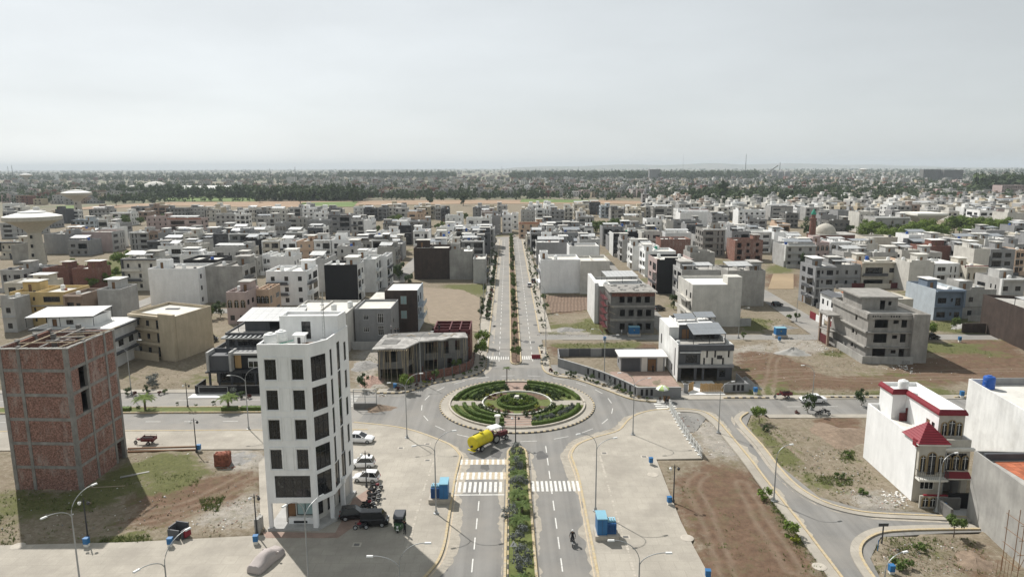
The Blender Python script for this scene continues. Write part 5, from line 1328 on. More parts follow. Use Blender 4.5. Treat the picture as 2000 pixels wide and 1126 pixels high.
def concrete_block():
 a=math.radians(-2);r=thing('unfinished_house','bare concrete three-storey block with dark openings on the ploughed plot at right','unfinished house',(76.8,141.6,0),math.radians(-3));occupy([(75,140),(95,164)])
 W,D=13.0,20.0
 hs=[];hl=[]
 for z in(0.3,3.6,6.9):hs+=[(1.4,4.2,z+0.7,z+2.7,'o'),(5.3,6.4,z+1.6,z+2.4,'o'),(7.0,8.2,z+0.8,z+2.7,'o')]
 for z in(0.4,3.6):hl+=[(11,12.2,z+1.2,z+2.2,'o'),(13.0,13.7,z+1.2,z+2.0,'o')]
 hl+=[(12.2,13.2,8.0,9.2,'o')]
 shell(r,[(0.6,1.6),(W-3.4,1.6),(W-3.4,0.6),(W,0.6),(W,D),(0.6,D)],0,9.9,['concrete'],{0:hs,5:hl,1:[]},par=0.9,roof='roof_grey',det=2,rev=0.25)
 for z in(3.2,6.5):part('sunshade',r,'concrete',(0.1,1.0,z,W-3.45,1.59,z+0.25));part('sunshade',r,'concrete',(-0.1,1.0,z,0.59,15,z+0.25))
 part('parapet_band',r,'concrete',(0.2,1.2,9.5,W-3.42,1.595,10.6));part('parapet_band',r,'concrete',(0.2,1.2,9.5,0.595,D,10.6))
 part('graffiti',r,'black_paint',*[(1.2+k*0.5,1.185,10.0+0.06*(k%3),1.45+k*0.5,1.198,10.4-0.08*(k%2))for k in range(4)],*[(5.0+k*0.55,1.185,10.02,5.3+k*0.55,1.198,10.38)for k in range(4)])  # black marks stand for illegible graffiti on the parapet
 shell(r,rect(2.6,9.5,W-2.5,D-0.4),9.92,12.6,['concrete'],{0:[(4.0,5.1,9.95,12.1,'o'),(5.8,6.5,11,11.9,'o')],3:[]},par=0.15,name='stair_room',roofname='stair_roof',roof='roof_grey',det=2)
 part('stair_slab',r,'concrete',(1.6,8.4,12.78,W-2.0,D,13.1))
 for y in(14.6,19.4):part('column',r,'tan_panel',(-2.4,y,0,-1.9,y+0.5,7.2))
 part('porch_slab',r,'concrete',(-2.7,14.3,7.2,0.1,20.2,7.6));part('porch_slab',r,'concrete',(-2.4,14.6,3.4,0.1,20.0,3.65));part('porch_wall',r,'maroon',(-2.2,15.2,0.2,-2.1,19.3,2.3))
 for k in range(10):part('wall_panel',r,'raw_plaster',(-0.85,-0.3+k*1.95,0,-0.65,1.62+k*1.95,1.75))
 for k in range(6):part('wall_panel',r,'raw_plaster',(-0.64+k*1.75,-0.35,0,1.09+k*1.75,-0.15,1.75))
 part('debris_heap',r,'gravel_grey',(7.6,-0.6,0,9.0,-0.36,0.9))
 cols=[('cream_paint','pinkish-white',9.6,'terracotta'),('bright_white','small bright white',7.2,'dark_grey_paint')]
 for k,(m,nm,h,rf)in enumerate(cols):
  y0=163.5+k*10.0+(0.0);r=thing('house',nm+' narrow house facing the side street behind the concrete block','house');poly=rect(78.6+0.35*k+8.5,y0+1.5,100+k,y0+11.2)
  poly=[(p[0],p[1]+3.0*k)for p in poly];occupy(poly)
  hl=[]
  for z in(0.5,3.6,6.6):
   if z+2.6<h+0.5:hl+=[(1.2,2.4,z+0.6,z+2.1,'w'),(4.2,5.0,z+0.6,z+2.1,'s'),(6.6,7.8,z+0.6,z+2.1,'w')]
  shell(r,poly,0,h-0.7,[m],{3:hl,0:hl[:2]},par=0.7,roof='roof_white',det=2)
  x0=poly[0][0];ya=poly[0][1]
  b=MB();b.hexa([(x0-0.5,ya,h-0.1),(x0+2.0,ya,h+0.6),(x0+2.0,ya+9.6,h+0.6),(x0-0.5,ya+9.6,h-0.1),(x0-0.5,ya,h+0.05),(x0+2,ya,h+0.75),(x0+2,ya+9.6,h+0.75),(x0-0.5,ya+9.6,h+0.05)]);b.build('tiled_eaves',[rf],r)
  part('front_wall',r,m,(x0-3.0,ya+0.2,0,x0-2.8,ya+5,1.8));part('gate',r,'red_paint',(x0-3.0,ya+5.2,0.1,x0-2.9,ya+8.8,2.1))
concrete_block()
def brown_and_others():
 r=thing('house','tall building with a stained dark brown blank wall at the right edge','house');poly=[(116.5,139.5),(134,139.5),(134,166),(121.8,171.5)];occupy(poly)
 shell(r,poly,0,8.8,['brown_wall'],{0:[(2,4,4,6,'w')]},par=0.7,roof='roof_grey',det=2)
 solar(r,121,152,8.9,5,3,1.7,2.2,0.12,0.15,1.6,'solar_sheet')
 part('yard_wall',r,'brown_wall',(115.0,168,0,121,168.3,2.6))
 r=thing('house','plain cream box house with blank wall and raised corner, behind the striped-panel house','house');poly=rect(48.4,176.6,61.4,192);occupy(poly)
 hs=[(0.6+0.0,1.6,z,z+1.6,'w')for z in(1,4,7)]
 shell(r,poly,0,10.6,['offwhite_paint','pale_grey_paint'],{3:[(9,10.2,z,z+1.6,'w')for z in(1,4.2,7.4)]+[(13,14.5,z,z+1.6,'w')for z in(1,4.2,7.4)]},par=0.8,roof='roof_white',det=2)
 part('raised_corner',r,'offwhite_paint',(57.6,176.62,11.4,61.38,181,13.4))
 for z in(3.4,6.6):part('balcony',r,'offwhite_paint',(47.0,178,z,48.39,189,z+0.2),(47.0,178,z+0.2,47.12,189,z+1.0))
 part('yard_wall',r,'pale_grey_paint',(61.4,177,0,64.5,177.2,2.2))
brown_and_others()
# the houses of the colony
REG={'A':(0,280),'B':(500,280),'C':(1000,280),'D':(1500,280),'E':(0,560),'F':(500,560),'Q':(1000,560),'H':(1500,560)}
CNAME={'white_paint':'white','bright_white':'bright white','offwhite_paint':'off-white','cream_paint':'cream','pale_grey_paint':'pale grey','grey_paint':'mid grey','dark_grey_paint':'charcoal','black_paint':'black','brown_wall':'dark brown','blue_paint':'slate blue','pale_blue_paint':'pale blue','pink_paint':'dusky pink','peach_paint':'peach','beige_paint':'beige','mustard_paint':'mustard','concrete':'bare concrete','raw_plaster':'grey plastered','dark_concrete':'dark cement','dark_brick':'dark brick','brick':'red brick','tan_panel':'tan','stone_cladding':'stone-faced'}
LOST=[]
HOUSES=[]
SH=dict(w='white_paint',W='bright_white',o='offwhite_paint',c='cream_paint',p='pale_grey_paint',g='grey_paint',d='dark_grey_paint',k='black_paint',n='brown_wall',b='blue_paint',l='pale_blue_paint',i='pink_paint',h='peach_paint',e='raw_plaster',m='mustard_paint',C='concrete',r='raw_plaster',D='dark_concrete',K='dark_brick',R='brick',t='tan_panel',s='stone_cladding')
def fills(L,n,sh,st,rng):
 hs=[]
 if st=='b':return hs
 kinds=rng.choice((0,0,1,2,3));fr='frame_white' if rng.random()<0.22 else 'frame_dark';nb=max(1,int(round(L/rng.uniform(3.0,4.4))));ww=rng.choice((0.9,1.2,1.6));flip=rng.random()<.5
 F=lambda a,b:(L*(1-b),L*(1-a))if flip else(L*a,L*b)
 for f in range(n):
  z=0.1+f*sh
  if st=='a' and f==n-1:continue
  if st=='m':
   if f==0:hs+=[F(0.06,0.48)+(z,z+2.5,'o' if kinds else 'p'),F(0.62,0.62+1.0/L)+(z,z+2.2,'d')]
   else:hs+=[F(0.08,0.46)+(z+(0.1 if kinds==1 else 0.5),z+2.7,'g' if kinds!=2 else 'o'),F(0.60,0.84)+(z+0.9,z+2.5,'w')]
  elif st=='o':
   nb=max(2,int(L/3.2))
   hs+=[(L*(k+0.25)/nb,L*(k+0.25)/nb+rng.choice((1.3,1.8,2.2)),z+rng.choice((0.2,0.9)),z+2.4,'o')for k in range(nb)]
  elif kinds==1 and st=='w':hs+=[F(0.1,0.4)+(z+.8,z+2.3,'g',fr),F(0.55,0.55+.6/L)+(z+1.2,z+2.2,'s',fr),F(0.72,0.9)+(z+.1,z+2.3,'w',fr)]
  elif kinds==2 and st=='w':hs+=[F(0.12,0.12+.6/L)+(z+.5,z+2.6,'s',fr),F(0.30,0.30+.6/L)+(z+.5,z+2.6,'s',fr),F(0.55,0.88)+(z+.9,z+2.4,'w',fr)]
  elif kinds==3 and st=='w' and f:hs+=[F(0.5,0.92)+(z,z+2.5,'o'),F(0.14,0.36)+(z+.9,z+2.3,'w',fr)]
  else:hs+=[(L*(k+0.5)/nb-ww/2,L*(k+0.5)/nb+ww/2,z+0.95,z+2.35,'w' if st!='l' else 'l',fr)for k in range(nb)]
 return hs
def overlaps(a):return any(a[0]<f[2]-0.05 and a[2]>f[0]+0.05 and a[1]<f[3]-0.05 and a[3]>f[1]+0.05 for f in FOOT)
def house_at(x0,y0,w,d,h,col,f='b',s='w',roof=None,side=None,tk='w',so=0,mum=None,seed=0,label=None,trim=None,arch=False,rooftop=None,cat='house'):
 rng=random.Random(seed*7+3)
 for q in FOOT:
  if x0<q[2]-.05 and x0+w>q[0]+.05 and y0<q[3]-.05 and y0+min(d,8)>q[1]+.05:
   a,c=q[2]-x0,x0+w-q[0]
   if 0<a<w*.45:x0+=a;w-=a
   elif 0<c<w*.45:w-=c
 while d>5 and overlaps((x0,y0,x0+w,y0+d)):d-=1.0
 if overlaps((x0,y0,x0+w,y0+d)):
  k=0
  while k<10 and overlaps((x0,y0,x0+w,y0+d)):y0+=1.0;k+=1
  if k==10:LOST.append((x0,y0,w,col));return None
 FOOT.append((x0,y0,x0+w,y0+d))
 r=thing('house',label or '',cat,(x0,y0,0),0,None)
 mum=rng.random()<.74 if mum is None else mum;so=so or(rng.random()<.2 and y0>200)
 n=max(1,round((h-0.8)/3.3));par=0.8;zt=h-par;sh=zt/n
 m=SH[col];sm=SH[side]if side else m
 near=y0<330
 vis=1 if x0+w/2<1.5 else 3
 hol={0:fills(w,n,sh,f,rng),vis:fills(d,n,sh,s,rng)}
 rf=roof or rng.choice(('roof_pale','roof_pale','roof_white','roof_grey'))
 shell(r,rect(0,0,w,d),0,zt,[m,sm],hol,em={vis:1,4-vis:1},par=par,roof=rf,det=1)
 feats=[]
 if n>1 and(f in 'wml' or s in 'wml')and f!='o':
  for k in range(1,n):
   z=k*sh
   if f in 'ml':part('balcony',r,m if rng.random()<0.6 else 'dark_grey_paint',(0.2,-1.1,z-0.1,w*0.55,-0.003,z+0.1),(0.2,-1.1,z+0.1,w*0.55,-1.0,z+0.85))
   elif f=='w':part('sunshade',r,'pale_grey_paint' if rng.random()<0.5 else m,(0.0,-0.45,z-0.15,w,-0.003,z+0.05))
   if s in 'ml':
    x=w if vis==1 else-1.2
    part('balcony',r,sm if rng.random()<0.5 else 'dark_grey_paint',(x+0.003 if vis==1 else x,0.4,z-0.1,x+1.2 if vis==1 else-0.003,d*0.55,z+0.1),(x+1.1 if vis==1 else x,0.4,z+0.1,x+1.2 if vis==1 else x+0.1,d*0.55,z+0.85))
 if trim:part('parapet_trim',r,trim,(-0.25,-0.25,h-0.4,w+0.25,-0.003,h+0.12))
 if f=='a' or arch:
  for k in range(3):arch_window(r,w*(k+0.5)/3-0.55,0,(n-1)*sh+0.5,1.1,2.1)
 zr=zt+0.02
 taken=[]
 def spot(bw,bd,prefer=None):
  for _ in range(20):
   x,y=(prefer if prefer and not taken else(rng.uniform(0.3,max(0.31,w-bw-0.3)),rng.uniform(0.3,max(0.31,d-bd-0.3))))
   if not any(x<t[2]and x+bw>t[0]and y<t[3]and y+bd>t[1]for t in taken):
    taken.append((x,y,x+bw,y+bd));return x,y
  return None
 if mum and w>5 and d>6:
  bw,bd=rng.uniform(2.6,min(5.5,w*0.6)),rng.uniform(3.0,min(5.5,d*0.5));hb=rng.uniform(2.2,2.8)
  p=spot(bw,bd,(rng.choice((0.25,w-bw-0.25)),max(0.5,d-bd-0.4-rng.random()*d*0.35)))
  if p:
   cm=m if m not in('black_paint',)else 'white_paint'
   shell(r,rect(p[0],p[1],p[0]+bw,p[1]+bd),zr,zr+hb,[cm],{0:[(bw*0.3,bw*0.3+0.9,zr,zr+2.0,'d','frame_dark')]},par=0.3,roof=rf,name='stair_room',roofname='stair_roof')
 if so:
  nx,ny=max(2,int((w-1)/1.7)),2 if d>8 else 1
  solar(r,0.5,1.2,zr,nx,ny,1.65,2.2,rng.choice((0.1,0.2)),rng.uniform(-0.06,0.12),1.9,rng.choice(('solar_sheet','solar_cell','solar_sheet')));feats.append('a solar canopy')
  taken.append((0.3,0.8,0.5+nx*1.7,6))
 if mum and taken and rng.random()<.75:
  t=taken[0];part('stair_slab',r,rf,(max(-.3,t[0]-.35),t[1]-rng.uniform(.35,1.6),zr+2.85,min(w+.3,t[2]+.35),t[3]+.2,zr+3.0))
 if rng.random()<.35 and f not in 'bo':
  q=rng.choice(('dark_grey_paint','white_paint',m));x_=rng.choice((0.0,w-.5));part('fin',r,q,(x_+.003,-.9,sh-.2,x_+.45,-.004,zt+.7));part('band',r,q,(.46 if x_==0 else.0,-.9,zt+.2,w if x_==0 else w-.51,-.004,zt+.65))
 if near and f in 'wm' and rng.random()<.7:part('yard_wall',r,m if m!='black_paint' else 'pale_grey_paint',(0.02,-3.2,0,w*.55,-3.0,1.7));part('gate',r,rng.choice(('black_paint','maroon','wood_brown','dark_grey_paint')),(w*.55+.02,-3.16,0.05,w-.1,-3.06,2.0))
 if rng.random()<.3:part('parapet_step',r,m,(rng.uniform(0,w*.4),0.005,zt+.801,w*rng.uniform(.55,.98),.2,zt+rng.uniform(1.1,1.7)))
 if rng.random()<0.5 and near:part('parapet_wall',r,m,(w*0.45,0.25,zr,w*0.45+0.2,d-0.25,zr+0.75))
 tks=[]
 for k in tk:
  p=spot(1.4,1.4)
  if p:tks.append((x0+p[0]+0.7,y0+p[1]+0.7,zr,k))
 for _k in range(rng.choice((0,1,2,2))):part('roof_clutter',r,rng.choice(('dark_concrete','wood_brown','roof_white','dark_grey_paint','terracotta')),*[(lambda a,c:(a,c,zr,a+rng.uniform(0.3,1),c+rng.uniform(0.3,1),zr+rng.uniform(0.2,0.6)))(rng.uniform(0.3,w-1.5),rng.uniform(0.3,d-1.5))for _ in range(2)])
 ft=feats[0]if feats else{'b':'a blank wall','w':'front windows','m':'big front glazing','l':'lattice windows','o':'gaping openings','a':'arched windows'}[f]
 HOUSES.append((r,x0+w/2,y0,CNAME[m],n,ft,tks,label))
 return r
SEED=[100]
def H(reg,a0,a1,yt,h,col,d=12.0,yb=None,**k):
 ox,oy=REG[reg];s=3.992
 p0,p1,pt=ox+a0/s,ox+a1/s,oy+yt/s
 if yb is not None:
  x0,y0=G(p0,oy+yb/s);x1,_=G(p1,oy+yb/s)
  lo,hi=2.0,30.0
  for _ in range(40):
   mm=(lo+hi)/2
   if P((x0+x1)/2,y0,mm)[1]>pt:lo=mm
   else:hi=mm
  h=lo
 else:
  x0,y0=G(p0,pt,h);x1,y1=G(p1,pt,h);y0=(y0+y1)/2
 SEED[0]+=1
 return house_at(x0,y0,max(3.5,x1-x0),d,h,col,seed=SEED[0],**k)
MX,MY=G(1640,436,12.0)
FOOT.append((MX-17,MY-3,MX+12,MY+17))
H('A',1180,1560,975,10,'W',12,yb=1268,f='b',s='w',tk='w',label='bright white cube house with blank front wall beside the black house, left')
H('A',950,1215,895,11.4,'o',10,f='l',s='w',tk='w',label='off-white three-storey block with black gridded windows beside the small park')
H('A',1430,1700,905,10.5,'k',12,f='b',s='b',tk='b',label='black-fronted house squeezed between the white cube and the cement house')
H('A',1615,1905,955,10,'r',12,yb=1240,f='b',s='m',tk='w',label='cement-rendered house with a stepped parapet right of the black-fronted house')
H('A',330,530,975,7,'K',9,f='b',s='b',tk='',mum=1);H('A',560,745,975,7.4,'K',9,f='b',s='b',tk='',label='dark red brick shell with broken wall tops beside the small park')
H('A',0,165,985,7.5,'p',10,f='w',s='w',tk='k');H('A',165,330,975,7.2,'g',10,f='w',s='w',tk='w')
H('A',30,345,1085,7,'c',9,f='w',s='b',roof='roof_white',tk='ww')
H('E',75,500,40,9.4,'m',11,f='w',s='w',tk='w',label='mustard-yellow two-storey house with stacked balconies above the brick tower')
H('E',0,72,90,9,'p',9,f='w',s='b',tk='w');H('E',505,640,60,9,'t',10,f='m',s='b',tk='w')
H('E',755,930,20,9.5,'p',9,f='b',s='b',tk='',label='plain pale grey end wall right of the mustard house')
H('A',85,235,790,8.5,'r',10,f='b',s='b',tk='');H('A',340,535,705,10,'g',12,f='b',s='b',tk='w');H('A',540,635,690,10,'C',12,f='w',s='b',tk='w')
H('A',640,865,690,10.2,'i',12,f='b',s='w',side='p',label='pinkish bare-brick house with a pale roof behind the small park')
H('A',430,510,512,11,'d',10,f='b',s='b',tk='');H('A',0,180,765,8,'c',10,f='w',tk='w');H('A',0,190,620,9.5,'p',11,f='w',tk='w')
H('A',20,140,470,9,'w',10,f='w');H('A',300,420,560,9,'g',10,f='w');H('A',190,300,610,8,'p',10,f='w')
H('A',1010,1155,690,9.5,'p',12,f='w',s='b');H('A',1160,1230,692,9.5,'t',12,f='w',s='b',tk='');H('A',1232,1330,700,9,'g',12,f='b')
H('A',1140,1305,570,10,'i',11,f='w',s='w',label='dusky pink house with cream parapet, left of the two red-hipped bays');H('A',1310,1560,585,10.5,'i',11,f='w',s='w',trim='terracotta',label='long dusky pink house with red tiled trim amid grey neighbours, left')
H('A',1025,1178,492,10,'g',10,f='m');H('A',1182,1290,492,10,'t',10,f='m');H('A',1300,1440,505,9.5,'g',10,f='w');H('A',1445,1590,500,9.5,'p',10,f='w')
H('A',700,850,512,10,'p',10,f='w');H('A',505,600,522,9.5,'w',10,f='w');H('A',560,690,598,9.5,'l',10,f='w');H('A',860,1020,540,9.5,'w',10,f='w')
H('A',850,950,625,9,'g',11,f='b');H('A',690,840,590,8.6,'o',10,f='w')
H('A',1680,1830,550,10.5,'p',12,f='w',s='w');H('A',1832,1910,552,10.5,'w',12,f='m');H('A',1940,2000,505,10.5,'o',11,f='w')
H('A',1600,1680,515,9.5,'o',10,f='w');H('A',1350,1590,690,8.5,'r',11,f='w',tk='w');H('A',1710,1895,705,9,'e',11,f='w');H('A',1900,2010,750,9,'k',11,f='m',so=1)
H('A',1660,1950,815,8,'p',10,f='w',tk='b');H('A',1230,1420,800,7.5,'W',10,so=1,f='m');H('A',1420,1560,790,8,'o',10,f='m');H('A',1840,2000,890,7.5,'e',9,f='m',roof='roof_pale')
H('A',1085,1225,862,9,'W',9,tk='ww',f='b');H('A',1400,1600,865,8.2,'W',9,tk='w')
H('B',75,390,995,10.8,'W',13,f='l',s='m',tk='w',label='white three-storey house with lattice windows and a hollow roof, behind the office block')
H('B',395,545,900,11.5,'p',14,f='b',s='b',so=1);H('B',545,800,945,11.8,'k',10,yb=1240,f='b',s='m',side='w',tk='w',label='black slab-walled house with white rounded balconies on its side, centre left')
H('B',755,930,900,11.5,'w',12,f='b',s='m',tk='');H('B',930,1018,880,11.2,'W',12,f='b',s='m');H('B',945,1085,820,11,'r',12,f='b',s='m')
H('B',630,790,800,10,'p',11,f='w',tk='wb');H('B',795,945,840,10,'W',10,f='w')
H('B',1235,1510,815,11,'n',12,yb=1060,f='b',s='b',tk='',label='dark brown blank-walled house facing the furrowed plot beside the boulevard')
H('B',1512,1690,840,11,'r',13,yb=1062,f='b',s='m',tk='w',label='cement-rendered house beside the boulevard, right of the dark brown wall');H('B',1692,1790,900,9,'p',14,f='b',s='m',tk='')
H('B',945,1095,690,10,'W',11,f='a',s='w',label='bright white house with three black arched windows, centre left');H('B',1225,1345,680,10.5,'W',12,f='w',s='b')
H('B',410,530,655,10.5,'d',12,yb=830,f='m',s='w',side='w',label='charcoal and white modern house with a white car outside, centre left');H('B',235,400,690,10,'r',12,f='w',s='b',side='W')
H('B',565,738,555,11.5,'g',14,f='w',s='w');H('B',742,838,592,10.5,'p',12,f='m');H('B',840,905,600,10.5,'W',12,f='b',s='w')
H('B',235,400,578,10,'e',11,f='w');H('B',400,560,600,9.5,'g',11,f='b');H('B',0,150,575,10,'p',11,f='w');H('B',150,232,620,9,'g',10,f='a')
H('B',0,100,655,9,'w',10);H('B',0,125,730,9,'k',10,f='m',so=1);H('B',130,240,735,9,'e',10,f='w');H('B',0,110,865,8,'W',10,f='w');H('B',110,290,880,8.2,'W',11,tk='w')
H('B',990,1118,620,6.5,'p',10,f='w',roof='roof_grey');H('B',1115,1190,588,9.5,'W',10);H('B',1192,1350,605,9.5,'g',11,f='a');H('B',1180,1312,540,10,'h',11,f='w',so=1)
H('B',1475,1610,562,11,'w',11,f='w');H('B',1540,1708,645,8.5,'W',10,f='w');H('B',1712,1860,660,10.5,'p',14,f='w',s='m');H('B',1640,1838,582,10.5,'w',12,f='w')
H('B',1840,1905,560,12,'g',14,f='b',s='b');H('B',1920,1995,555,12,'W',14,f='w',s='w');H('B',1310,1480,790,9.5,'W',12,so=1,tk='ww');H('B',1490,1590,770,9.8,'o',11,tk='w');H('B',1610,1760,745,9.5,'w',12,f='b',s='m')
for k,(a,c,yy,cc,ff)in enumerate(((760,838,495,'w','w'),(840,930,505,'d','m'),(950,1018,500,'g','w'),(1020,1095,495,'o','w'),(1097,1165,485,'D','m'),(1230,1305,490,'w','w'),(1310,1392,490,'c','m'),(1440,1505,510,'d','m'),(80,230,515,'o','w'),(250,350,500,'p','w'),(360,450,505,'W','w'),(455,540,540,'W','w'),(560,650,505,'g','w'),(1690,1750,500,'g','w'),(1755,1850,530,'i','a'),(1880,1960,480,'p','w'),(1395,1440,500,'p','w'),(0,75,520,'g','w'))):
 H('B',a,c,yy,10,cc,10,f=ff)
H('C',220,528,905,11.4,'W',14,yb=1168,f='b',s='m',tk='w',label='large bright white blank-walled house at the boulevard corner, right of the road');H('C',530,765,915,11.2,'o',14,f='b',s='b',tk='')
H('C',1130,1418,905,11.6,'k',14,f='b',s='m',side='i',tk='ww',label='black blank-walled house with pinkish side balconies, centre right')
H('C',1325,1628,985,10.2,'p',12,f='b',s='m',tk='',so=1,label='pale grey house with grey solar panels over a black roof terrace, centre right');H('C',1630,1980,990,11.0,'r',12,f='b',s='b',so=1,tk='b',label='long bare cement house carrying a solar canopy and blue tank, centre right')
H('C',1390,1585,850,8,'e',11,f='b',s='b',tk='');H('C',1160,1395,745,9.5,'R',11,f='b',s='b',tk='',label='red brick blank wall of an unfinished house, middle distance right');H('C',1490,1670,665,13,'C',13,f='w',s='o',tk='w',label='four-storey bare concrete block with ledges, middle distance right')
H('C',1740,1960,755,9.5,'R',12,f='o',s='b',tk='',label='red brick half-built house with timber props, middle distance right');H('C',1790,1970,660,9.5,'W',10,f='a',s='b',label='white house with arched openings behind the half-built brick house');H('C',1765,1980,520,11,'W',12,f='w',s='b')
H('C',790,985,700,11,'k',13,f='m',s='b',side='w',tk='g',label='black-banded house with a green roof tank, right of the boulevard trees');H('C',860,1118,640,10,'d',11,f='w',tk='');H('C',1050,1200,590,11,'W',12,f='w',s='w');H('C',1202,1258,600,11,'o',12)
H('C',510,640,568,11,'p',12,f='w');H('C',520,635,650,8.5,'W',9,f='m',trim='black_paint');H('C',250,495,605,10,'d',11,f='m',s='b',label='charcoal glass-fronted house at the end of the boulevard, right side')
H('C',55,240,620,9.5,'h',11,yb=742,f='a',s='b',trim='terracotta',label='peach villa with a red tiled roof edge at the end of the boulevard');H('C',0,50,545,11,'w',12,f='w')
H('C',190,445,770,9.8,'g',12,f='b',s='m',side='p',tk='');H('C',447,680,800,10,'W',12,f='b',s='b',tk='k',label='white house with a bluish blank wall and small roof shed, near the boulevard');H('C',230,430,735,9,'W',9,f='w')
H('C',1360,1490,630,11,'d',12,f='m',s='b',side='g');H('C',1195,1400,695,9,'W',10,f='m',so=1);H('C',1258,1480,600,10,'g',11,f='w');H('C',1310,1560,540,10,'W',12,f='b',s='b',label='long plain white wall of a flat house, middle distance right')
H('C',1695,1840,475,11,'p',12,so=1);H('C',1542,1660,485,10,'W',11,f='w');H('C',480,600,470,11,'c',11,f='a');H('C',602,690,458,11,'d',11,f='m',so=1);H('C',692,770,487,10,'l',11,f='w')
H('C',770,870,510,10.5,'e',11,f='w',so=1);H('C',900,1008,510,10.5,'c',11,f='w');H('C',1010,1090,475,11,'d',11,f='m');H('C',1100,1270,500,10,'e',11,f='w',so=1);H('C',870,1020,575,9,'c',10,f='m')
H('C',860,985,750,10,'p',12,s='m',f='b');H('C',940,1150,800,10,'w',12,s='m',f='b',tk='w');H('C',1040,1280,840,10,'W',12,s='m',tk='gw',f='b');H('C',1660,1730,625,10,'W',11,f='w')
for k,(a,c,yy,cc,ff)in enumerate(((70,180,520,'p','w'),(185,300,510,'w','w'),(300,410,520,'g','w'),(410,475,500,'o','w'),(1285,1390,510,'w','w'),(1395,1535,515,'i','w'),(1300,1400,470,'p','w'),(870,905,500,'g','w'),(1840,1990,590,'g','w'),(1560,1690,560,'g','w'),(1850,1960,500,'c','w'))):
 H('C',a,c,yy,10,cc,11,f=ff)
H('D',40,150,690,9.8,'W',12,f='b',s='b',yb=850,label='tall white stepped blank house left of the mosque, right half');H('D',150,292,740,8.8,'W',11,tk='',so=1)
H('D',120,365,790,11,'p',13,f='w',s='b',yb=965,tk='b',so=1,label='pale grey four-storey corner house with barred windows below the mosque');H('D',368,482,770,10.5,'i',12,f='a',s='b');H('D',482,650,765,10.5,'W',12,f='w',arch=True);H('D',655,860,780,9,'o',10,so=1)
H('D',712,835,535,13,'o',14,f='w',s='b',label='big off-white hall-like house by the green park trees, right');H('D',836,1112,575,12,'p',14,f='a',s='b',label='wide pale grey house with arched windows above the park trees, right')
H('D',780,1015,730,10,'c',12,f='b',s='w',tk='k');H('D',590,812,845,8,'p',10,f='w',tk='w');H('D',815,1015,848,8,'p',10,f='w',tk='w')
H('D',340,505,955,8.4,'g',10,yb=1270,f='w',s='m',tk='',label='grey house with a red window panel at the bend of the side street');H('D',508,730,945,8,'g',11,f='w',s='b',tk='');H('D',733,1100,920,9,'c',12,f='m',s='b',side='h',tk='bw')
H('D',1105,1300,925,10,'o',12,f='b',s='b',tk='ww');H('D',1302,1500,935,9.5,'w',12,f='w');H('H',1285,1510,20,9,'b',14,yb=262,f='w',s='b',side='l',tk='ww',label='slate blue house with a pale blue side wall and white tanks behind the concrete block')
H('D',1512,1710,955,9,'c',10,f='a',trim='red_paint',label='cream house with a red parapet stripe and arched window, right');H('D',1610,1735,820,11,'o',12,f='b',s='b',tk='');H('D',1738,1935,825,10.5,'g',12,f='m',s='b')
H('D',1045,1180,830,8,'o',10,so=1);H('D',1182,1360,850,7.6,'p',9,f='w');H('D',1215,1430,800,8.5,'K',10,f='b',tk='w');H('D',1432,1590,800,9,'g',10,f='m',tk='w');H('D',1465,1690,745,9,'c',10,f='w',tk='b',so=1);H('D',1692,1900,745,8.6,'w',11,so=1,tk='w')
H('D',1185,1440,715,9,'c',12,f='b',tk='w');H('D',1650,1785,520,12,'W',14,f='m',s='m',so=1);H('D',1790,1865,520,12,'i',14,f='m');H('D',1867,2010,540,12,'o',14,f='b',s='b',tk='',label='pale blank side wall of the big house at far right')
H('D',1390,1560,482,11,'c',12,f='m',tk='w');H('D',1565,1690,490,10.5,'w',12,f='w',so=1);H('D',1810,2010,1050,9,'p',11,f='w');H('D',1935,2010,830,9.5,'h',11,f='w');H('D',1920,2010,705,9.5,'c',11,f='w')
H('D',20,200,490,11,'p',13,f='w',s='b');H('D',140,240,545,10,'D',12,f='w');H('D',225,385,500,9.5,'W',11,so=1);H('D',385,470,468,11,'W',11,f='w');H('D',475,630,480,10.5,'o',11,f='w',so=1);H('D',545,705,522,11.5,'g',13,f='b',s='b',tk='')
H('D',410,540,560,9,'g',10,f='w');H('D',470,640,600,8,'D',10,f='w');H('D',1025,1120,470,10.5,'p',11,f='w');H('D',930,1020,480,11,'w',11,f='w');H('D',1130,1320,470,10,'o',11,f='w',so=1);H('D',1330,1390,490,10,'p',10);H('D',1790,1990,450,11,'o',12,so=1,f='w');H('D',1690,1790,470,10,'p',11,so=1)
H('H',1500,1760,20,8.4,'e',11,f='w',yb=250)
H('F',0,70,20,8.2,'h',10,f='a',tk='');H('E',1780,1995,40,8.2,'i',10,f='a',yb=290,label='dusky pink house with three arched windows behind the charcoal house')
frng=random.Random(77)
PAL='wwWWppggggrrCCdDDkdoch'
STREETS=[(-46,-38),(-120,-112),(-200,-192),(-280,-272),(41,47),(82,92),(140,148),(210,218),(290,298),(-6,9)]
OPEN=[[(805,545),(975,545),(960,720),(800,720)],[(1030,560),(1180,560),(1200,720),(1050,720)],[(1420,560),(1660,560),(1660,740),(1420,740)],[(390,585),(450,585),(440,710),(380,710)],[(1485,500),(1580,500),(1580,580),(1485,580)],[(1790,610),(2000,610),(2000,720),(1790,720)],[(735,530),(815,530),(810,610),(720,610)],[(240,560),(300,560),(300,600),(230,600)],[(640,478),(740,478),(740,500),(640,500)]]
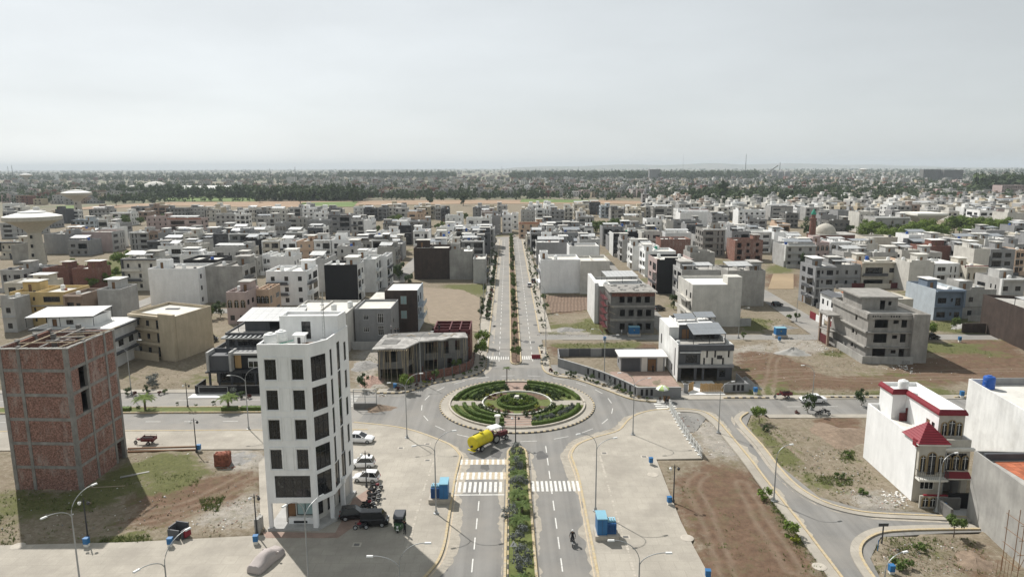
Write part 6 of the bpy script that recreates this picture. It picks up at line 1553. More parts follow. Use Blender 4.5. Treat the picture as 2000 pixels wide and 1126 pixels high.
def blocked(x0,y0,x1,y1):
 if any(x0<b and x1>a for a,b in STREETS):return True
 cx,cy=(x0+x1)/2,(y0+y1)/2;px,py=P(cx,y0,0)
 if not(-40<px<2040)or(px<1260 and y1>612):return True
 if in_poly(np.array([px]),np.array([py]),[(170,560),(190,500),(260,470),(330,540),(300,590)])[0]:return True
 if in_poly(np.array([px]),np.array([py]),[(1660,490),(1680,440),(1800,425),(1960,450),(1960,480),(1800,500),(1700,510)])[0]:return True
 if in_poly(np.array([px]),np.array([py]),[(1140,470),(1155,420),(1225,415),(1215,470)])[0]:return True
 if(118<px<188 and y0>440)or(px<140 and y0<420)or(1560<px<1690 and y0<470):return True
 if any(inp(a,c,OP)for OP in OPEN for a,c in(P(x0,y0,0),P(x1,y0,0),P(x0,y1,0),P(x1,y1,0))):return True
 if 409-3<y0<418 or y0<409<y1:return True
 return False
cells=[]
y=300.0;row=0
while y<735:
 x=-330.0+(row%3)*2.5
 while x<330:
  w=frng.choice((7.2,7.6,9.0,10.0))
  cells.append((x,y,w));x+=w+0.25
 row+=1;y+=12.0 if row%2 else 20.0
frng.shuffle(cells);cells.sort(key=lambda c:c[1])
NFILL=0
for(x,y,w)in cells:
 if NFILL>=84:break
 if frng.random()<0.06:continue
 d=11.0
 if blocked(x,y,x+w,y+d)or overlaps((x-0.2,y-0.5,x+w+0.2,y+d)):continue
 px,py=P(x+w/2,y,0)
 h=frng.choice((7.2,7.6,10.2,10.6,10.8))
 SEED[0]+=1
 if house_at(x,y,w,d,h,frng.choice(PAL),f=frng.choice('wwwmmb'),s='b',so=frng.random()<0.32,tk=frng.choice(('w','w','','b')),seed=SEED[0]):NFILL+=1
ORD=['','first','second','third','fourth','fifth','sixth','seventh','eighth','ninth','tenth','eleventh','twelfth','thirteenth','fourteenth','fifteenth','sixteenth','seventeenth','eighteenth','nineteenth','twentieth']+['%dth'%k if k%10 not in(1,2,3)else '%d%s'%(k,('st','nd','rd')[k%10-1])for k in range(21,90)]
rows={}
for hrec in HOUSES:
 side='left' if hrec[1]<1.5 else 'right'
 rows.setdefault((side,int((hrec[2]-140)//30)),[]).append(hrec)
for(side,band),lst in rows.items():
 lst.sort(key=lambda q:abs(q[1]))
 for k,(r,x,y,cn,n,ft,tks,lab)in enumerate(lst,1):
  where='%s from the boulevard, row %s, %s side'%(ORD[k],('one two three four five six seven eight nine ten eleven twelve thirteen fourteen fifteen sixteen seventeen eighteen nineteen twenty twenty-one twenty-two').split()[min(band,21)],side)
  if not lab:r['label']='%s %s-storey house with %s, %s'%(cn,('zero','one','two','three','four','five')[n],ft,where)
  r['group']='flat-roofed houses of the colony'
  for i,(tx,ty,tz,kd)in enumerate(tks):
   pre='' if len(tks)==1 or len({q[3]for q in tks})>1 else('left ' if(i==0)==(tx<=tks[1-i][0])else 'right ')
   if len(tks)>1 and not(len({q[3]for q in tks})>1):pre='left ' if tx<tks[1-i][0]else 'right '
   tank(tx,ty,tz,'%s%s tank on %s house roof, %s'%(pre,TCOL[kd],cn,where),kd)
# plants
def leaf_cloud(b,n,rad,leaf,seed,clumps=9,m=0,flat=0.35,c=(0,0,0),hollow=0.35):
 r=random.Random(seed);cl=[]
 for _ in range(clumps):
  while True:
   p=Vector((r.uniform(-1,1),r.uniform(-1,1),r.uniform(-1,1)))
   if hollow<p.length<1:break
  cl.append((p*0.78,r.uniform(0.28,0.5)))
 for _ in range(n):
  q,s=r.choice(cl)
  d=Vector((r.gauss(0,1),r.gauss(0,1),r.gauss(0,0.8)));d=d.normalized()*s*(r.random()**0.4)
  p=q+d
  p=Vector((c[0]+p.x*rad[0],c[1]+p.y*rad[1],c[2]+p.z*rad[2]))
  nrm=(d.normalized()+Vector((r.uniform(-1,1),r.uniform(-1,1),r.uniform(-0.2,1.2)))*0.7).normalized()
  u=nrm.orthogonal().normalized();a=r.random()*6.28;v=nrm.cross(u);u,v=u*math.cos(a)+v*math.sin(a),v*math.cos(a)-u*math.sin(a)
  k=leaf*r.uniform(0.6,1.35)
  b.poly([p-u*k,p-v*k*0.55,p+u*k,p+v*k*0.55],m)
def crown_mesh(name,m,n,rad,leaf,seed,clumps=9,c=(0,0,0)):
 b=MB();leaf_cloud(b,n,rad,leaf,seed,clumps,c=c);return b.mesh(name,[m])
def trunk_mesh(h,r0,seed,limbs=4,spread=0.9,top=None):
 rr=random.Random(seed);b=MB();top=top or h*1.35
 b.tube([(0,0,-0.15),(rr.uniform(-.1,.1),rr.uniform(-.1,.1),h*0.5),(rr.uniform(-.2,.2),rr.uniform(-.2,.2),h)],[r0,r0*0.75,r0*0.55],7)
 for k in range(limbs):
  a=6.28*k/limbs+rr.random();b.tube([(0,0,h*0.85),(math.cos(a)*spread*0.5,math.sin(a)*spread*0.5,h*1.1),(math.cos(a)*spread,math.sin(a)*spread,top)],[r0*0.45,r0*0.3,r0*0.12],5)
 return b.mesh('trunk',['bark'])
TREES={}
def tree_kind(key,m,n,rad,leaf,th,tr,seeds=3,clumps=10,name='tree'):
 TREES[key]=[(crown_mesh('crown',m,n,rad,leaf,17*s+len(key),clumps,(0,0,th+rad[2]*0.75)),trunk_mesh(th,tr,s,4,rad[0]*0.55,th+rad[2]*0.7),name)for s in range(seeds)]
tree_kind('street','leaf_green',620,(1.5,1.5,1.5),0.20,1.7,0.09)
tree_kind('bright','leaf_bright',900,(2.2,2.2,1.9),0.24,2.0,0.13,clumps=12)
tree_kind('big','leaf_green',1300,(4.2,4.2,3.2),0.42,3.4,0.25,clumps=16)
tree_kind('park','leaf_bright',1500,(5.0,5.0,3.4),0.45,3.6,0.28,clumps=18)
tree_kind('dark','leaf_dark',700,(1.6,1.6,2.0),0.22,1.2,0.09)
tree_kind('far','leaf_far',420,(5.0,5.0,5.0),1.0,3.5,0.4,clumps=12)
tree_kind('fardark','leaf_dark',420,(4.0,4.0,6.5),1.0,3.5,0.4,clumps=12)
def tree(key,x,y,label,s=1.0,group=None,z=0.0,cat='tree'):
 k=random.randrange(len(TREES[key]));cm,tm,nm=TREES[key][k]
 r=thing(nm,label,cat,(x,y,z),random.random()*6.28,group);r.scale=(s,s,s*random.uniform(0.92,1.1))
 link('crown',cm,r);link('trunk',tm,r);return r
SHRUBS={}
for key,m,n,rad,leaf in(('green','leaf_green',260,(0.75,0.75,0.6),0.13),('dark','leaf_dark',260,(0.7,0.7,0.75),0.12),('grey','leaf_grey',420,(1.15,1.15,0.95),0.12),('yellow','leaf_yellow',200,(0.6,0.6,0.45),0.12),('red','leaf_red',220,(0.6,0.6,0.45),0.11),('bright','leaf_bright',240,(0.8,0.8,0.65),0.13),('dry','dry_leaf',200,(0.7,0.7,0.4),0.11)):
 SHRUBS[key]=[crown_mesh('shrub',m,n,rad,leaf,31*s+len(key),7,(0,0,rad[2]*0.85))for s in range(3)]
def shrub(key,x,y,label,s=1.0,group=None,z=0.1,name='shrub',cat='shrub'):
 o=link(name,random.choice(SHRUBS[key]),None,(x,y,z),random.random()*6.28,(s,s,s*random.uniform(0.85,1.15)))
 return tag(o,label,cat,group)
def frond_mesh(L,droop,seed,m='leaf_green'):
 b=MB();r=random.Random(seed);n=9;pts=[]
 for k in range(n+1):
  t=k/n;pts.append(Vector((L*t*(1-0.12*t),0,L*(0.55*t-droop*t*t))))
 for k in range(n):
  p,q=pts[k],pts[k+1];w=0.30*L*math.sin(PI*min(1,0.18+0.8*(k+0.5)/n))
  b.poly([p+Vector((0,-0.012,0)),q+Vector((0,-0.012,0)),q+Vector((0,0.012,0)),p+Vector((0,0.012,0))])
  for s in(-1,1):
   for j in range(2):
    pp=p.lerp(q,j*0.5);tip=pp+Vector((w*0.55,s*w,-w*0.35+r.uniform(-.03,.03)))
    b.poly([pp,pp+(q-p)*0.55,tip])
 return b.mesh('frond',[m])
FR=[frond_mesh(1.5,0.75,1),frond_mesh(1.35,0.5,2),frond_mesh(1.15,0.2,3)]
FRB=[frond_mesh(1.5,0.75,1,'leaf_bright'),frond_mesh(1.35,0.5,2,'leaf_bright'),frond_mesh(1.15,0.2,3,'leaf_bright')]
_pt=MB();_pt.tube([(0,0,-0.1),(0.02,0,0.6),(0,0.02,1.0)],[0.13,0.11,0.14],8);PALMT=_pt.mesh('trunk',['bark'])
def palm(x,y,label,s=1.0,th=1.0,group=None,z=0.2,fr=FR,n=15):
 r=thing('palm',label,'palm',(x,y,z),random.random()*6.28,group)
 link('trunk',PALMT,r,(0,0,0),0,(s,s,th))
 for k in range(n):
  a=2.4*k;o=link('frond',fr[0 if k<n*.45 else(1 if k<n*.75 else 2)],r,(0,0,th*0.98),a,(s,s,s*random.uniform(0.8,1.1)))
 return r
# roundabout garden
def hedge(name_lbl,r_,a0,a1,w=0.75,h=0.85,z=0.22,m='hedge_leaf',cat='hedge'):
 b=MB();n=max(6,int(abs(a1-a0)*r_/0.35));rr=random.Random(int(r_*100+a0*10))
 prof=[(-0.5,0),(-0.52,0.55),(-0.44,0.95),(-0.2,1.0),(0.2,1.0),(0.44,0.95),(0.52,0.55),(0.5,0)]
 prev=None
 for k in range(n+1):
  a=a0+(a1-a0)*k/n;i=len(b.v)
  for(u,v)in prof:
   R=r_+u*w*(1+rr.uniform(-.07,.07));b.v.append((RC[0]+R*math.cos(a),RC[1]+R*math.sin(a),z+v*h*(1+rr.uniform(-.06,.06))))
  if prev is not None:
   for j in range(7):b.f.append((prev+j,prev+j+1,i+j+1,i+j));b.m.append(0)
  else:b.f.append(tuple(range(i,i+8)));b.m.append(0)
  prev=i
 b.f.append(tuple(range(prev+7,prev-1,-1)));b.m.append(0)
 for k in range(int(abs(a1-a0)*r_*110)):
  a=rr.uniform(a0,a1);u=rr.uniform(-.5,.5);v=1.0 if abs(u)<0.46 and rr.random()<0.6 else rr.uniform(0.1,0.95)
  if v<1:u=math.copysign(0.5,rr.uniform(-1,1))
  p=Vector((RC[0]+(r_+u*w)*math.cos(a),RC[1]+(r_+u*w)*math.sin(a),z+v*h));q=[Vector((rr.uniform(-1,1),rr.uniform(-1,1),rr.uniform(-1,1)))*0.11 for _ in range(3)]
  b.poly([p+q[0],p+q[1],p+q[2]])
 return tag(b.build('hedge',[m]),name_lbl,cat,'clipped hedges of the roundabout garden')
R_=math.radians
for nm,rr_,a0,a1,h in(('outermost low clipped hedge arc, front left of the roundabout garden',11.0,190,258,0.7),('middle tall clipped hedge arc, front left of the roundabout garden',9.5,188,256,1.0),('inner tall clipped hedge arc, front left of the roundabout garden',7.9,188,250,0.9),('outermost clipped hedge arc, front right of the roundabout garden',11.0,282,352,0.8),('short inner hedge arc, front right of the roundabout garden',8.2,290,345,0.7),('outermost clipped hedge arc, back left of the roundabout garden',11.3,101,172,0.9),('middle clipped hedge arc, back left of the roundabout garden',10.0,103,168,0.7),('innermost hedge arc, back left of the roundabout garden',8.8,104,164,0.7),('outermost clipped hedge arc, back right of the roundabout garden',11.3,8,79,0.9),('middle clipped hedge arc, back right of the roundabout garden',9.9,14,77,0.7),('innermost hedge arc, back right of the roundabout garden',8.6,30,76,0.6),('ring hedge round the middle of the roundabout garden',3.3,0,359.9,0.8)):
 hedge(nm,rr_,R_(a0),R_(a1),w=0.62,h=h*0.72)
def disc(name,r0,r1,a0,a1,z,m,th=0.12):
 b=MB();b.arc(RC+(0,),r0,r1,R_(a0),R_(a1),z-th,z,max(8,int((a1-a0)/5)),0);o=b.build(name,[m]);return struct(o)
disc('lawn',0.05,11.9,0,360,0.235,'turf',0.01)
b=MB();b.box(RC[0]-2.4,RC[1]-11.85,0.2,RC[0]+2.4,RC[1]-6.1,0.262);struct(b.build('brick_path',['red_paving']))
b=MB();b.box(RC[0]-2.3,RC[1]+6.1,0.2,RC[0]+2.3,RC[1]+11.85,0.262);struct(b.build('brick_path',['red_paving']))
for k in range(5):b=MB();y=RC[1]-11.2+k*1.1;b.box(RC[0]-2.4,y,0.2,RC[0]+2.4,y+0.16,0.31);o=b.build('path_step',['kerb_stone']);struct(o)
for s in(-1,1):b=MB();x0,x1=sorted((RC[0]+s*6.1,RC[0]+s*11.85));b.box(x0,RC[1]-1.2,0.2,x1,RC[1]+1.3,0.262);struct(b.build('garden_path',['paving']))
for a0,a1 in((200,262),(278,340),(110,160),(20,70)):disc('flower_bed',4.4,6.0,a0,a1,0.27,'bed_soil',0.05)
kerb('kerb',circ(6.2,72),0,h=0.42,w=0.22,step=1.0,alt=False,mats=('stone_white',),z0=0.1)
b=MB();b.lathe([(1.15,0.2),(1.15,0.7),(1.3,0.72),(1.3,0.82),(0.9,0.84),(0.5,1.0),(0.45,1.4),(0.1,1.45)],24,(RC[0],RC[1]+0.3,0.1));tag(b.build('fountain',['stone_white'],smooth=True),'small round white fountain base amid shrubs at the roundabout centre','fountain')
_bm=MB();leaf_cloud(_bm,420,(0.55,0.55,0.55),0.09,3,30,c=(0,0,0.6),hollow=0.85);BALL=_bm.mesh('topiary_ball',['leaf_dark'])
NB=0
for a in list(range(205,262,12))+list(range(282,342,11))+list(range(105,170,15))+list(range(15,80,15)):
 for rr_ in((7.0,)if a>180 else(7.0,7.9)):
  NB+=1;o=link('topiary_ball',BALL,None,(RC[0]+rr_*math.cos(R_(a)),RC[1]+rr_*math.sin(R_(a)),0.22),a,(1,1,1));tag(o,'dark topiary ball of the roundabout ring, %s counting counter-clockwise from the left'%ORD[NB],'topiary','topiary balls of the roundabout garden')
gr=random.Random(12)
for k in range(34):
 a=gr.random()*360;q=gr.uniform(0.9,2.7)
 shrub(gr.choice(('green','bright','bright','yellow','dark')),RC[0]+q*math.cos(R_(a)),RC[1]+q*math.sin(R_(a)),'leafy shrub inside the ring hedge around the fountain',gr.uniform(0.8,1.15),'shrubs at the roundabout centre',0.25)
for k in range(26):
 a=gr.uniform(284,350);shrub('grey' if k%3 else 'green',RC[0]+gr.uniform(9.2,10.3)*math.cos(R_(a)),RC[1]+9.8*math.sin(R_(a)),'pale flowering shrub between the hedge arcs, front right of the roundabout',0.55,'flowering shrubs in the roundabout garden',0.25)
for k in range(22):
 a=gr.uniform(108,165)if k%2 else gr.uniform(15,72);shrub('green',RC[0]+9.4*math.cos(R_(a)),RC[1]+9.4*math.sin(R_(a)),'loose green shrub between the back hedge arcs of the roundabout',0.7,'shrubs between the back hedges',0.25)
for k in range(30):
 a=gr.choice((gr.uniform(203,258),gr.uniform(282,337),gr.uniform(113,157)));q=gr.uniform(4.6,5.8);shrub('red' if k%4 else 'yellow',RC[0]+q*math.cos(R_(a)),RC[1]+q*math.sin(R_(a)),'low bedding plant in the flower beds inside the roundabout ring wall',0.55,'bedding plants of the roundabout',0.25)
for a,q in((150,6.6),(30,6.9),(205,5.6),(318,4.6)):shrub('yellow',RC[0]+q*math.cos(R_(a)),RC[1]+q*math.sin(R_(a)),'bright yellow-green shrub beside the ring wall, '+{150:'back left',30:'back right',205:'front left',318:'front right'}[a]+' of the roundabout',1.0,None,0.25)
palm(G(990,752)[0],G(990,752)[1],'thin young palm at the back edge of the roundabout garden',0.75,3.4,z=0.2,n=9)
b=MB();b.lathe([(0.6,0),(0.6,0.2),(0.35,0.25),(0.3,1.5),(0.55,1.55),(0.5,1.75)],12);tag(b.build('stone_urn',['stone_white'],loc=G(972,832)+(0.2,)),'white stone urn on a pedestal at the front edge of the roundabout','urn')
# near median planting
for k,(y,kd,x)in enumerate(((95.2,'g',1.1),(91.8,'p',1.2),(89.3,'g',1.0),(86.8,'p',1.2),(83.9,'g',1.1),(81.0,'p',1.1),(78.0,'p',1.5),(76.6,'g',0.0),(74.6,'p',1.2),(71.2,'g',1.1),(68.0,'g',1.4),(65.2,'g',1.2),(62.3,'p',1.1))):
 w='%s from the roundabout along the near median'%ORD[k+1]
 if kd=='g':shrub('grey',x,y,'round grey-leaved shrub, %s planting'%w,1.15,'grey shrubs of the near median',0.2)
 else:palm(x,y,'bushy young palm with green fronds, %s planting'%w,1.18,0.85,'palms of the near median',0.2,fr=FR)
mr_=random.Random(5)
yy=144.5;k=0
while yy<399:
 if k%2==0 or yy>300:
  tree('street' if mr_.random()<0.7 else 'dark',1.5+mr_.uniform(-.2,.2),yy,'slim street tree in the far boulevard median, %s plant from the roundabout'%ORD[k+1],mr_.uniform(0.55,0.88),'trees of the boulevard median',0.2)
  yy+=mr_.uniform(4.6,8.5)
 else:
  shrub(mr_.choice(('green','dark','dark')),1.5+mr_.uniform(-.3,.3),yy,'low dark shrub in the far boulevard median, %s plant from the roundabout'%ORD[k+1],mr_.uniform(0.45,0.85),'shrubs of the boulevard median',0.2);yy+=mr_.uniform(2.2,3.6)
 k+=1
yy=186.0;k=0
while yy<330:
 k+=1;shrub('dark' if mr_.random()<0.7 else 'red',-6.0+mr_.uniform(-.2,.2),yy,'shrub in the row along the left boulevard verge, %s from the camera'%ORD[k],mr_.uniform(1.0,1.6),'shrub row of the left verge',0.12);yy+=mr_.choice((1.5,1.9,2.4,5.0))
yy=176.0;k=0
while yy<380:
 k+=1;shrub('dark',8.9+mr_.uniform(-.3,.3),yy,'dark clipped shrub along the right boulevard verge, %s from the camera'%ORD[k],mr_.uniform(0.8,1.15),'shrubs of the right verge',0.12);yy+=mr_.uniform(5,11)
yy=190.0;k=0
while yy<395:
 k+=1;tree('dark',-7.9+mr_.uniform(-.4,.4),yy,'small dark tree on the left pavement of the far boulevard, %s along'%ORD[k],mr_.uniform(0.6,0.9),'pavement trees, left',0.1)
 tree('street',10.6+mr_.uniform(-.4,.4),yy+5,'small street tree on the right pavement of the far boulevard, %s along'%ORD[k],mr_.uniform(0.55,0.85),'pavement trees, right',0.1);yy+=mr_.uniform(14,26)
for lab,px,py,kd,s in(('round bright street tree at the left boulevard corner, farther one',943,678,'bright',0.95),('round bright street tree at the left boulevard corner, nearer one',938,704,'bright',0.9),('spreading young tree beside the left junction lamp, before the open garage',792,766,'bright',0.75),('young tree beside the dark brick garden wall, nearer one',852,742,'street',0.6),('young tree beside the dark brick garden wall, farther one',893,727,'street',0.75),('dark bushy tree by the rubble behind the steel gate frame',711,762,'dark',0.75),('green tree beside the right-hand plot kerb near the side road',1482,826,'bright',0.62),('tall thin tree at the pavement before the grey wall, right',1862,1048,'street',0.8),('dark tree leaning by the white saloon on the right road',1578,806,'dark',0.85),('dark bushy tree beyond the white saloon',1682,792,'dark',0.7),('olive bush-like tree behind the villa terrace',1737,795,'dark',0.8),('small street tree by the side street bend',1556,628,'street',0.6),('tall sapling by the lamp of the side street bend',1541,626,'street',0.55),('small green tree by the striped house corner',1452,664,'street',0.5),('green tree in the yard left of the brown wall',1812,668,'bright',0.95),('thin tree before the blue house',1866,648,'street',0.9),('dark tree beside the back street kerb',1316,604,'dark',1.2)):
 x,y=G(px,py);tree(kd,x,y,lab,s)
for i,(px,py,kd,s)in enumerate(((1062,712,'grey',0.9),(1068,700,'dark',0.8),(1075,726,'red',0.9),(1085,732,'green',0.7),(1112,737,'dark',1.2),(1122,738,'dark',0.9),(1144,743,'dark',0.8),(1156,746,'dark',1.1),(1166,750,'green',0.7),(1180,755,'dry',0.8),(1192,756,'grey',0.9),(1207,764,'dark',1.1),(1217,768,'green',0.9),(1232,775,'dark',0.8),(1248,778,'dry',0.7),(1264,784,'dark',0.6),(1057,690,'red',0.8),(1057,680,'dark',0.7))):
 shrub(kd,*G(px,py),'shrub in the kerbside bed below the grey slotted wall, %s from the boulevard'%ORD[i+1],s,'kerbside shrubs, right of the roundabout',0.14)
for i,(px,py,kd,s)in enumerate(((776,763,'red',0.9),(788,761,'dry',0.8),(800,758,'dark',0.8),(814,755,'red',0.8),(828,751,'yellow',0.9),(838,748,'yellow',0.6),(846,746,'red',0.8),(866,743,'dark',0.6),(886,738,'dark',0.6),(906,733,'green',0.7),(918,729,'green',0.7),(930,724,'dark',0.8),(940,716,'dark',0.9),(944,704,'dark',0.9))):
 shrub(kd,*G(px,py),'shrub along the black-and-yellow kerb before the construction house, %s from the left'%ORD[i+1],s,'kerbside shrubs, left of the roundabout',0.14)
for i,(px,py,kd,s)in enumerate(((250,772,'dark',1.2),(262,772,'red',1.0),(287,768,'dark',1.1),(299,757,'grey',1.1),(312,771,'red',0.9),(322,768,'green',0.8),(458,775,'grey',1.2),(472,777,'dark',1.1),(486,778,'red',1.0),(418,792,'dark',0.7),(347,793,'dark',0.5),(383,794,'green',0.5),(270,799,'green',0.6))):
 shrub(kd,*G(px,py),'shrub along the left avenue between the brick tower and office block, %s of thirteen'%ORD[i+1],s,'shrubs of the left avenue',0.14)
for i,(px,lab)in enumerate(((288,'left'),(449,'right'))):palm(G(px,799)[0],114.9,'%s one of two palms in the green median of the left avenue'%lab,1.6,2.2,None,0.2,FRB,18)
for i,(x0,x1)in enumerate(((-75.5,-70.6),(-70.0,-66.6),(-50.5,-47.8),(-47.2,-38.0))):
 b=MB();rr=random.Random(i)
 b.box(x0,114.3,0.2,x1,115.2,0.75)
 for k in range(int((x1-x0)*80)):
  p=Vector((rr.uniform(x0,x1),rr.choice((114.3,115.2,rr.uniform(114.3,115.2))),rr.choice((0.76,rr.uniform(0.25,0.75)))));q=[Vector((rr.uniform(-1,1),rr.uniform(-1,1),rr.uniform(-1,1)))*0.1 for _ in range(3)];b.poly([p+q[0],p+q[1],p+q[2]])
 tag(b.build('hedge',['hedge_leaf']),'low clipped hedge in the left avenue median, %s from the left'%ORD[i+1],'hedge','median hedges of the left avenue')
for px,py,kd,s,lab in((1494,975,'bright',1.5,'bright green bush beside the side road, upper one'),(1545,1050,'bright',1.5,'bright green bush beside the side road, lower one'),(1556,1060,'yellow',1.1,'yellow-flowered bush beside the lower green bush'),(1495,842,'dark',1.0,'dark bush at the kerb of the rough plot left of the villa'),(1655,893,'green',1.0,'weedy bush below the villa side wall'),(1640,935,'green',0.9,'weed clump in the sandy plot before the villa'),(1685,965,'green',1.0,'weed clump near the white rubble before the villa'),(1758,1110,'green',1.6,'spreading weeds behind the blue meter box at lower right'),(1795,1075,'green',1.0,'weeds on the earth plot at lower right'),(298,750,'grey',1.3,'silvery bush on the bare plot beyond the left avenue'),(1558,808,'red',0.9,'reddish bush by the parked motorcycles on the right road')):
 x,y=G(px,py);shrub(kd,x,y,lab,s,None,0.05)
# parks and scattered trees
for i,(px,py,s)in enumerate(((191,545,0.85),(243,528,0.95),(140,530,0.6),(158,548,0.55),(212,560,0.55),(225,545,0.5),(255,535,0.7),(180,565,0.5),(205,530,0.5))):
 tree('park',*G(px,py),'green tree in the small park behind the dark red shells, %s from the left'%ORD[sorted((191,243,140,158,212,225,255,180,205)).index(px)+1],s,'trees of the small park')
pk=random.Random(9)
for i in range(26):
 px=1685+280*(i+0.5)/26;py=476+pk.uniform(-14,10)-(10 if px>1850 else 0)
 tree('park',*G(px,py),'broad bright green tree in the long park at right, %s from the left'%ORD[i+1],pk.uniform(0.95,1.35),'trees of the right-hand park')
for i,(px,py,kd,s)in enumerate(((1163,462,'big',1.0),(1180,466,'big',0.9),(1195,458,'big',1.05),(1208,452,'big',0.9),(1172,452,'big',0.9))):tree(kd,*G(px,py),'tall olive tree on the cross street right of the boulevard, %s from the left'%ORD[(1,3,4,5,2)[i]],s,'trees on the cross street')
tree('dark',*G(1578,466),'dark dense tree beside the brick minaret',3.0)
for i,(px,py,kd,s)in enumerate(((762,442,'big',.7),(775,436,'big',.9),(780,438,'park',.7),(738,456,'big',.6),(910,432,'big',.7),(855,452,'big',.6),(865,445,'park',.5),(245,446,'big',1.0),(275,440,'big',.8),(220,440,'park',.8),(1290,440,'big',.6),(1480,435,'park',.7),(1115,505,'dark',1.5),(780,548,'dark',1.6),(800,560,'dark',1.2),(770,545,'big',.5),(320,430,'big',.7),(925,452,'big',.5),(1660,455,'big',.7),(430,620,'dark',1.2),(412,625,'big',.5),(240,572,'dark',1.3),(1570,525,'dark',1.4),(450,440,'big',.6),(610,480,'dark',1.3),(1090,520,'dark',1.0),(1990,480,'big',.9),(1960,490,'big',.9),(1940,500,'park',.7))):
 tree(kd,*G(px,py),'tree squeezed among the flat-roofed houses, %s of the scattered ones'%ORD[i+1],s,'trees among the houses')
tr_=random.Random(21)
for i,(px,py,kd,s,lab)in enumerate(((227,402,'far',1.1,'lone dark tree standing in the brown field, far left'),(587,398,'far',1.35,'lone round pale tree at the edge of the bright green field'),(600,397,'far',0.9,'smaller tree beside the lone round pale tree'),(412,393,'far',1.2,'twin tree before the white shed, left one'),(428,392,'far',1.1,'twin tree before the white shed, right one'),(508,396,'far',0.9,'tree at the right end of the left green field'),(690,395,'fardark',1.5,'dark broad tree behind the end of the bright green field'),(840,400,'far',0.8,'yellowish bush-like tree between the field and the near houses'),(905,402,'far',1.1,'round tree at the field edge left of the boulevard axis'),(1410,392,'fardark',1.7,'tall dark round tree rising over the far houses, right'))):
 tree(kd,*G(px,py),lab,s)
def wood(name,belts,seed,m=('leaf_far','leaf_dark'),leafs=64):
 r=random.Random(seed);T=[]
 for k in range(8):
  q=MB();leaf_cloud(q,leafs,(1,1,1),0.27,k+50,8);T.append(np.array(q.v).reshape(-1,3))
 V,MI=[],[]
 for(p0,p1,q0,q1,h0,h1,n)in belts:
  for _ in range(n):
   x,y=G(r.uniform(p0,p1),r.uniform(q0,q1));h=r.uniform(h0,h1);rad=h*r.uniform(0.36,0.56)
   V.append(T[r.randrange(8)]*np.array([rad,rad,h*0.5])+np.array([x,y,h*0.5]));MI+=[0 if r.random()<0.6 else 1]*leafs
 co=np.concatenate(V);nf=len(co)//4
 me=bpy.data.meshes.new(name);me.vertices.add(len(co));me.vertices.foreach_set('co',co.ravel());me.loops.add(len(co));me.loops.foreach_set('vertex_index',np.arange(len(co)))
 me.polygons.add(nf);me.polygons.foreach_set('loop_start',np.arange(nf)*4)
 for k in m:me.materials.append(M[k])
 me.polygons.foreach_set('material_index',MI);me.update()
 o=link(name,me);o['kind']='stuff';o['label']='hazy belts of mixed trees beyond the fields and between the distant houses';o['category']='woodland';return o
wood('woodland',[(232,520,383,387,13,20,190),(330,520,392,395,4,7,20),(500,720,386,393,13,21,190),(0,340,360,398,8,14,330),(720,1060,384,391,8,14,130),(1340,1790,382,404,10,17,380),(1780,1900,380,398,9,14,45),(1030,1345,366,392,8,14,150),(1490,1990,346,382,9,16,420),(660,890,343,350,18,28,300),(1000,1480,343,352,18,30,620),(0,660,339,354,14,22,620),(300,1000,350,380,8,15,420),(1000,1500,350,384,8,15,240),(1480,2000,338,350,14,22,150),(1905,2010,372,384,24,32,60),(0,2000,330.5,340,14,24,1200),(1780,2000,384,400,9,14,60)],3)
# grass tufts and weeds on the near plots
def tufts(name,polys,n,seed,m,size=(0.12,0.4)):
 r=random.Random(seed);b=MB()
 W=[GP(p)for p in polys]
 for k in range(n):
  p=r.choice(W);xs=[q[0]for q in p];ys=[q[1]for q in p]
  x,y=r.uniform(min(xs),max(xs)),r.uniform(min(ys),max(ys))
  if not inp(x,y,p)or any(inp(x,y,q)for q in PAVED):continue
  s=r.uniform(*size)
  for j in range(5):
   a=r.random()*6.28;d=Vector((math.cos(a),math.sin(a),0))*s*r.uniform(0.3,1.0);w=Vector((-d.y,d.x,0))*0.22;c=Vector((x+r.uniform(-.1,.1),y+r.uniform(-.1,.1),0.02))
   b.poly([c-w,c+w,c+d*0.8+Vector((0,0,s*r.uniform(0.5,1.1)))])
 o=b.build(name,[m]);o['kind']='stuff';return o
near_green=[p for p in SOIL_GREEN if min(q[1]for q in p)>600]
tufts('grass',near_green,9000,1,'grass_leaf')
tufts('weeds',[[(-20,960),(500,900),(510,1050),(-20,1065)],[(1460,820),(1670,880),(1770,1000),(1640,980),(1540,900)],[(1440,750),(1890,760),(1890,778),(1440,778)],[(1690,1055),(1900,1050),(1960,1126),(1700,1126)],[(240,720),(400,690),(400,760),(240,768)],[(1440,660),(1620,670),(1700,740),(1440,740)]],5000,2,'dry_leaf',(0.1,0.3))
tufts('weeds',[[(-20,960),(500,900),(510,1050),(-20,1065)],[(1460,820),(1670,880),(1770,1000),(1640,980),(1540,900)],[(1690,1055),(1900,1050),(1960,1126),(1700,1126)],[(1290,900),(1600,1126),(1400,1126)],[(700,700),(745,690),(760,780),(700,770)]],2500,3,'grass_leaf',(0.1,0.35))
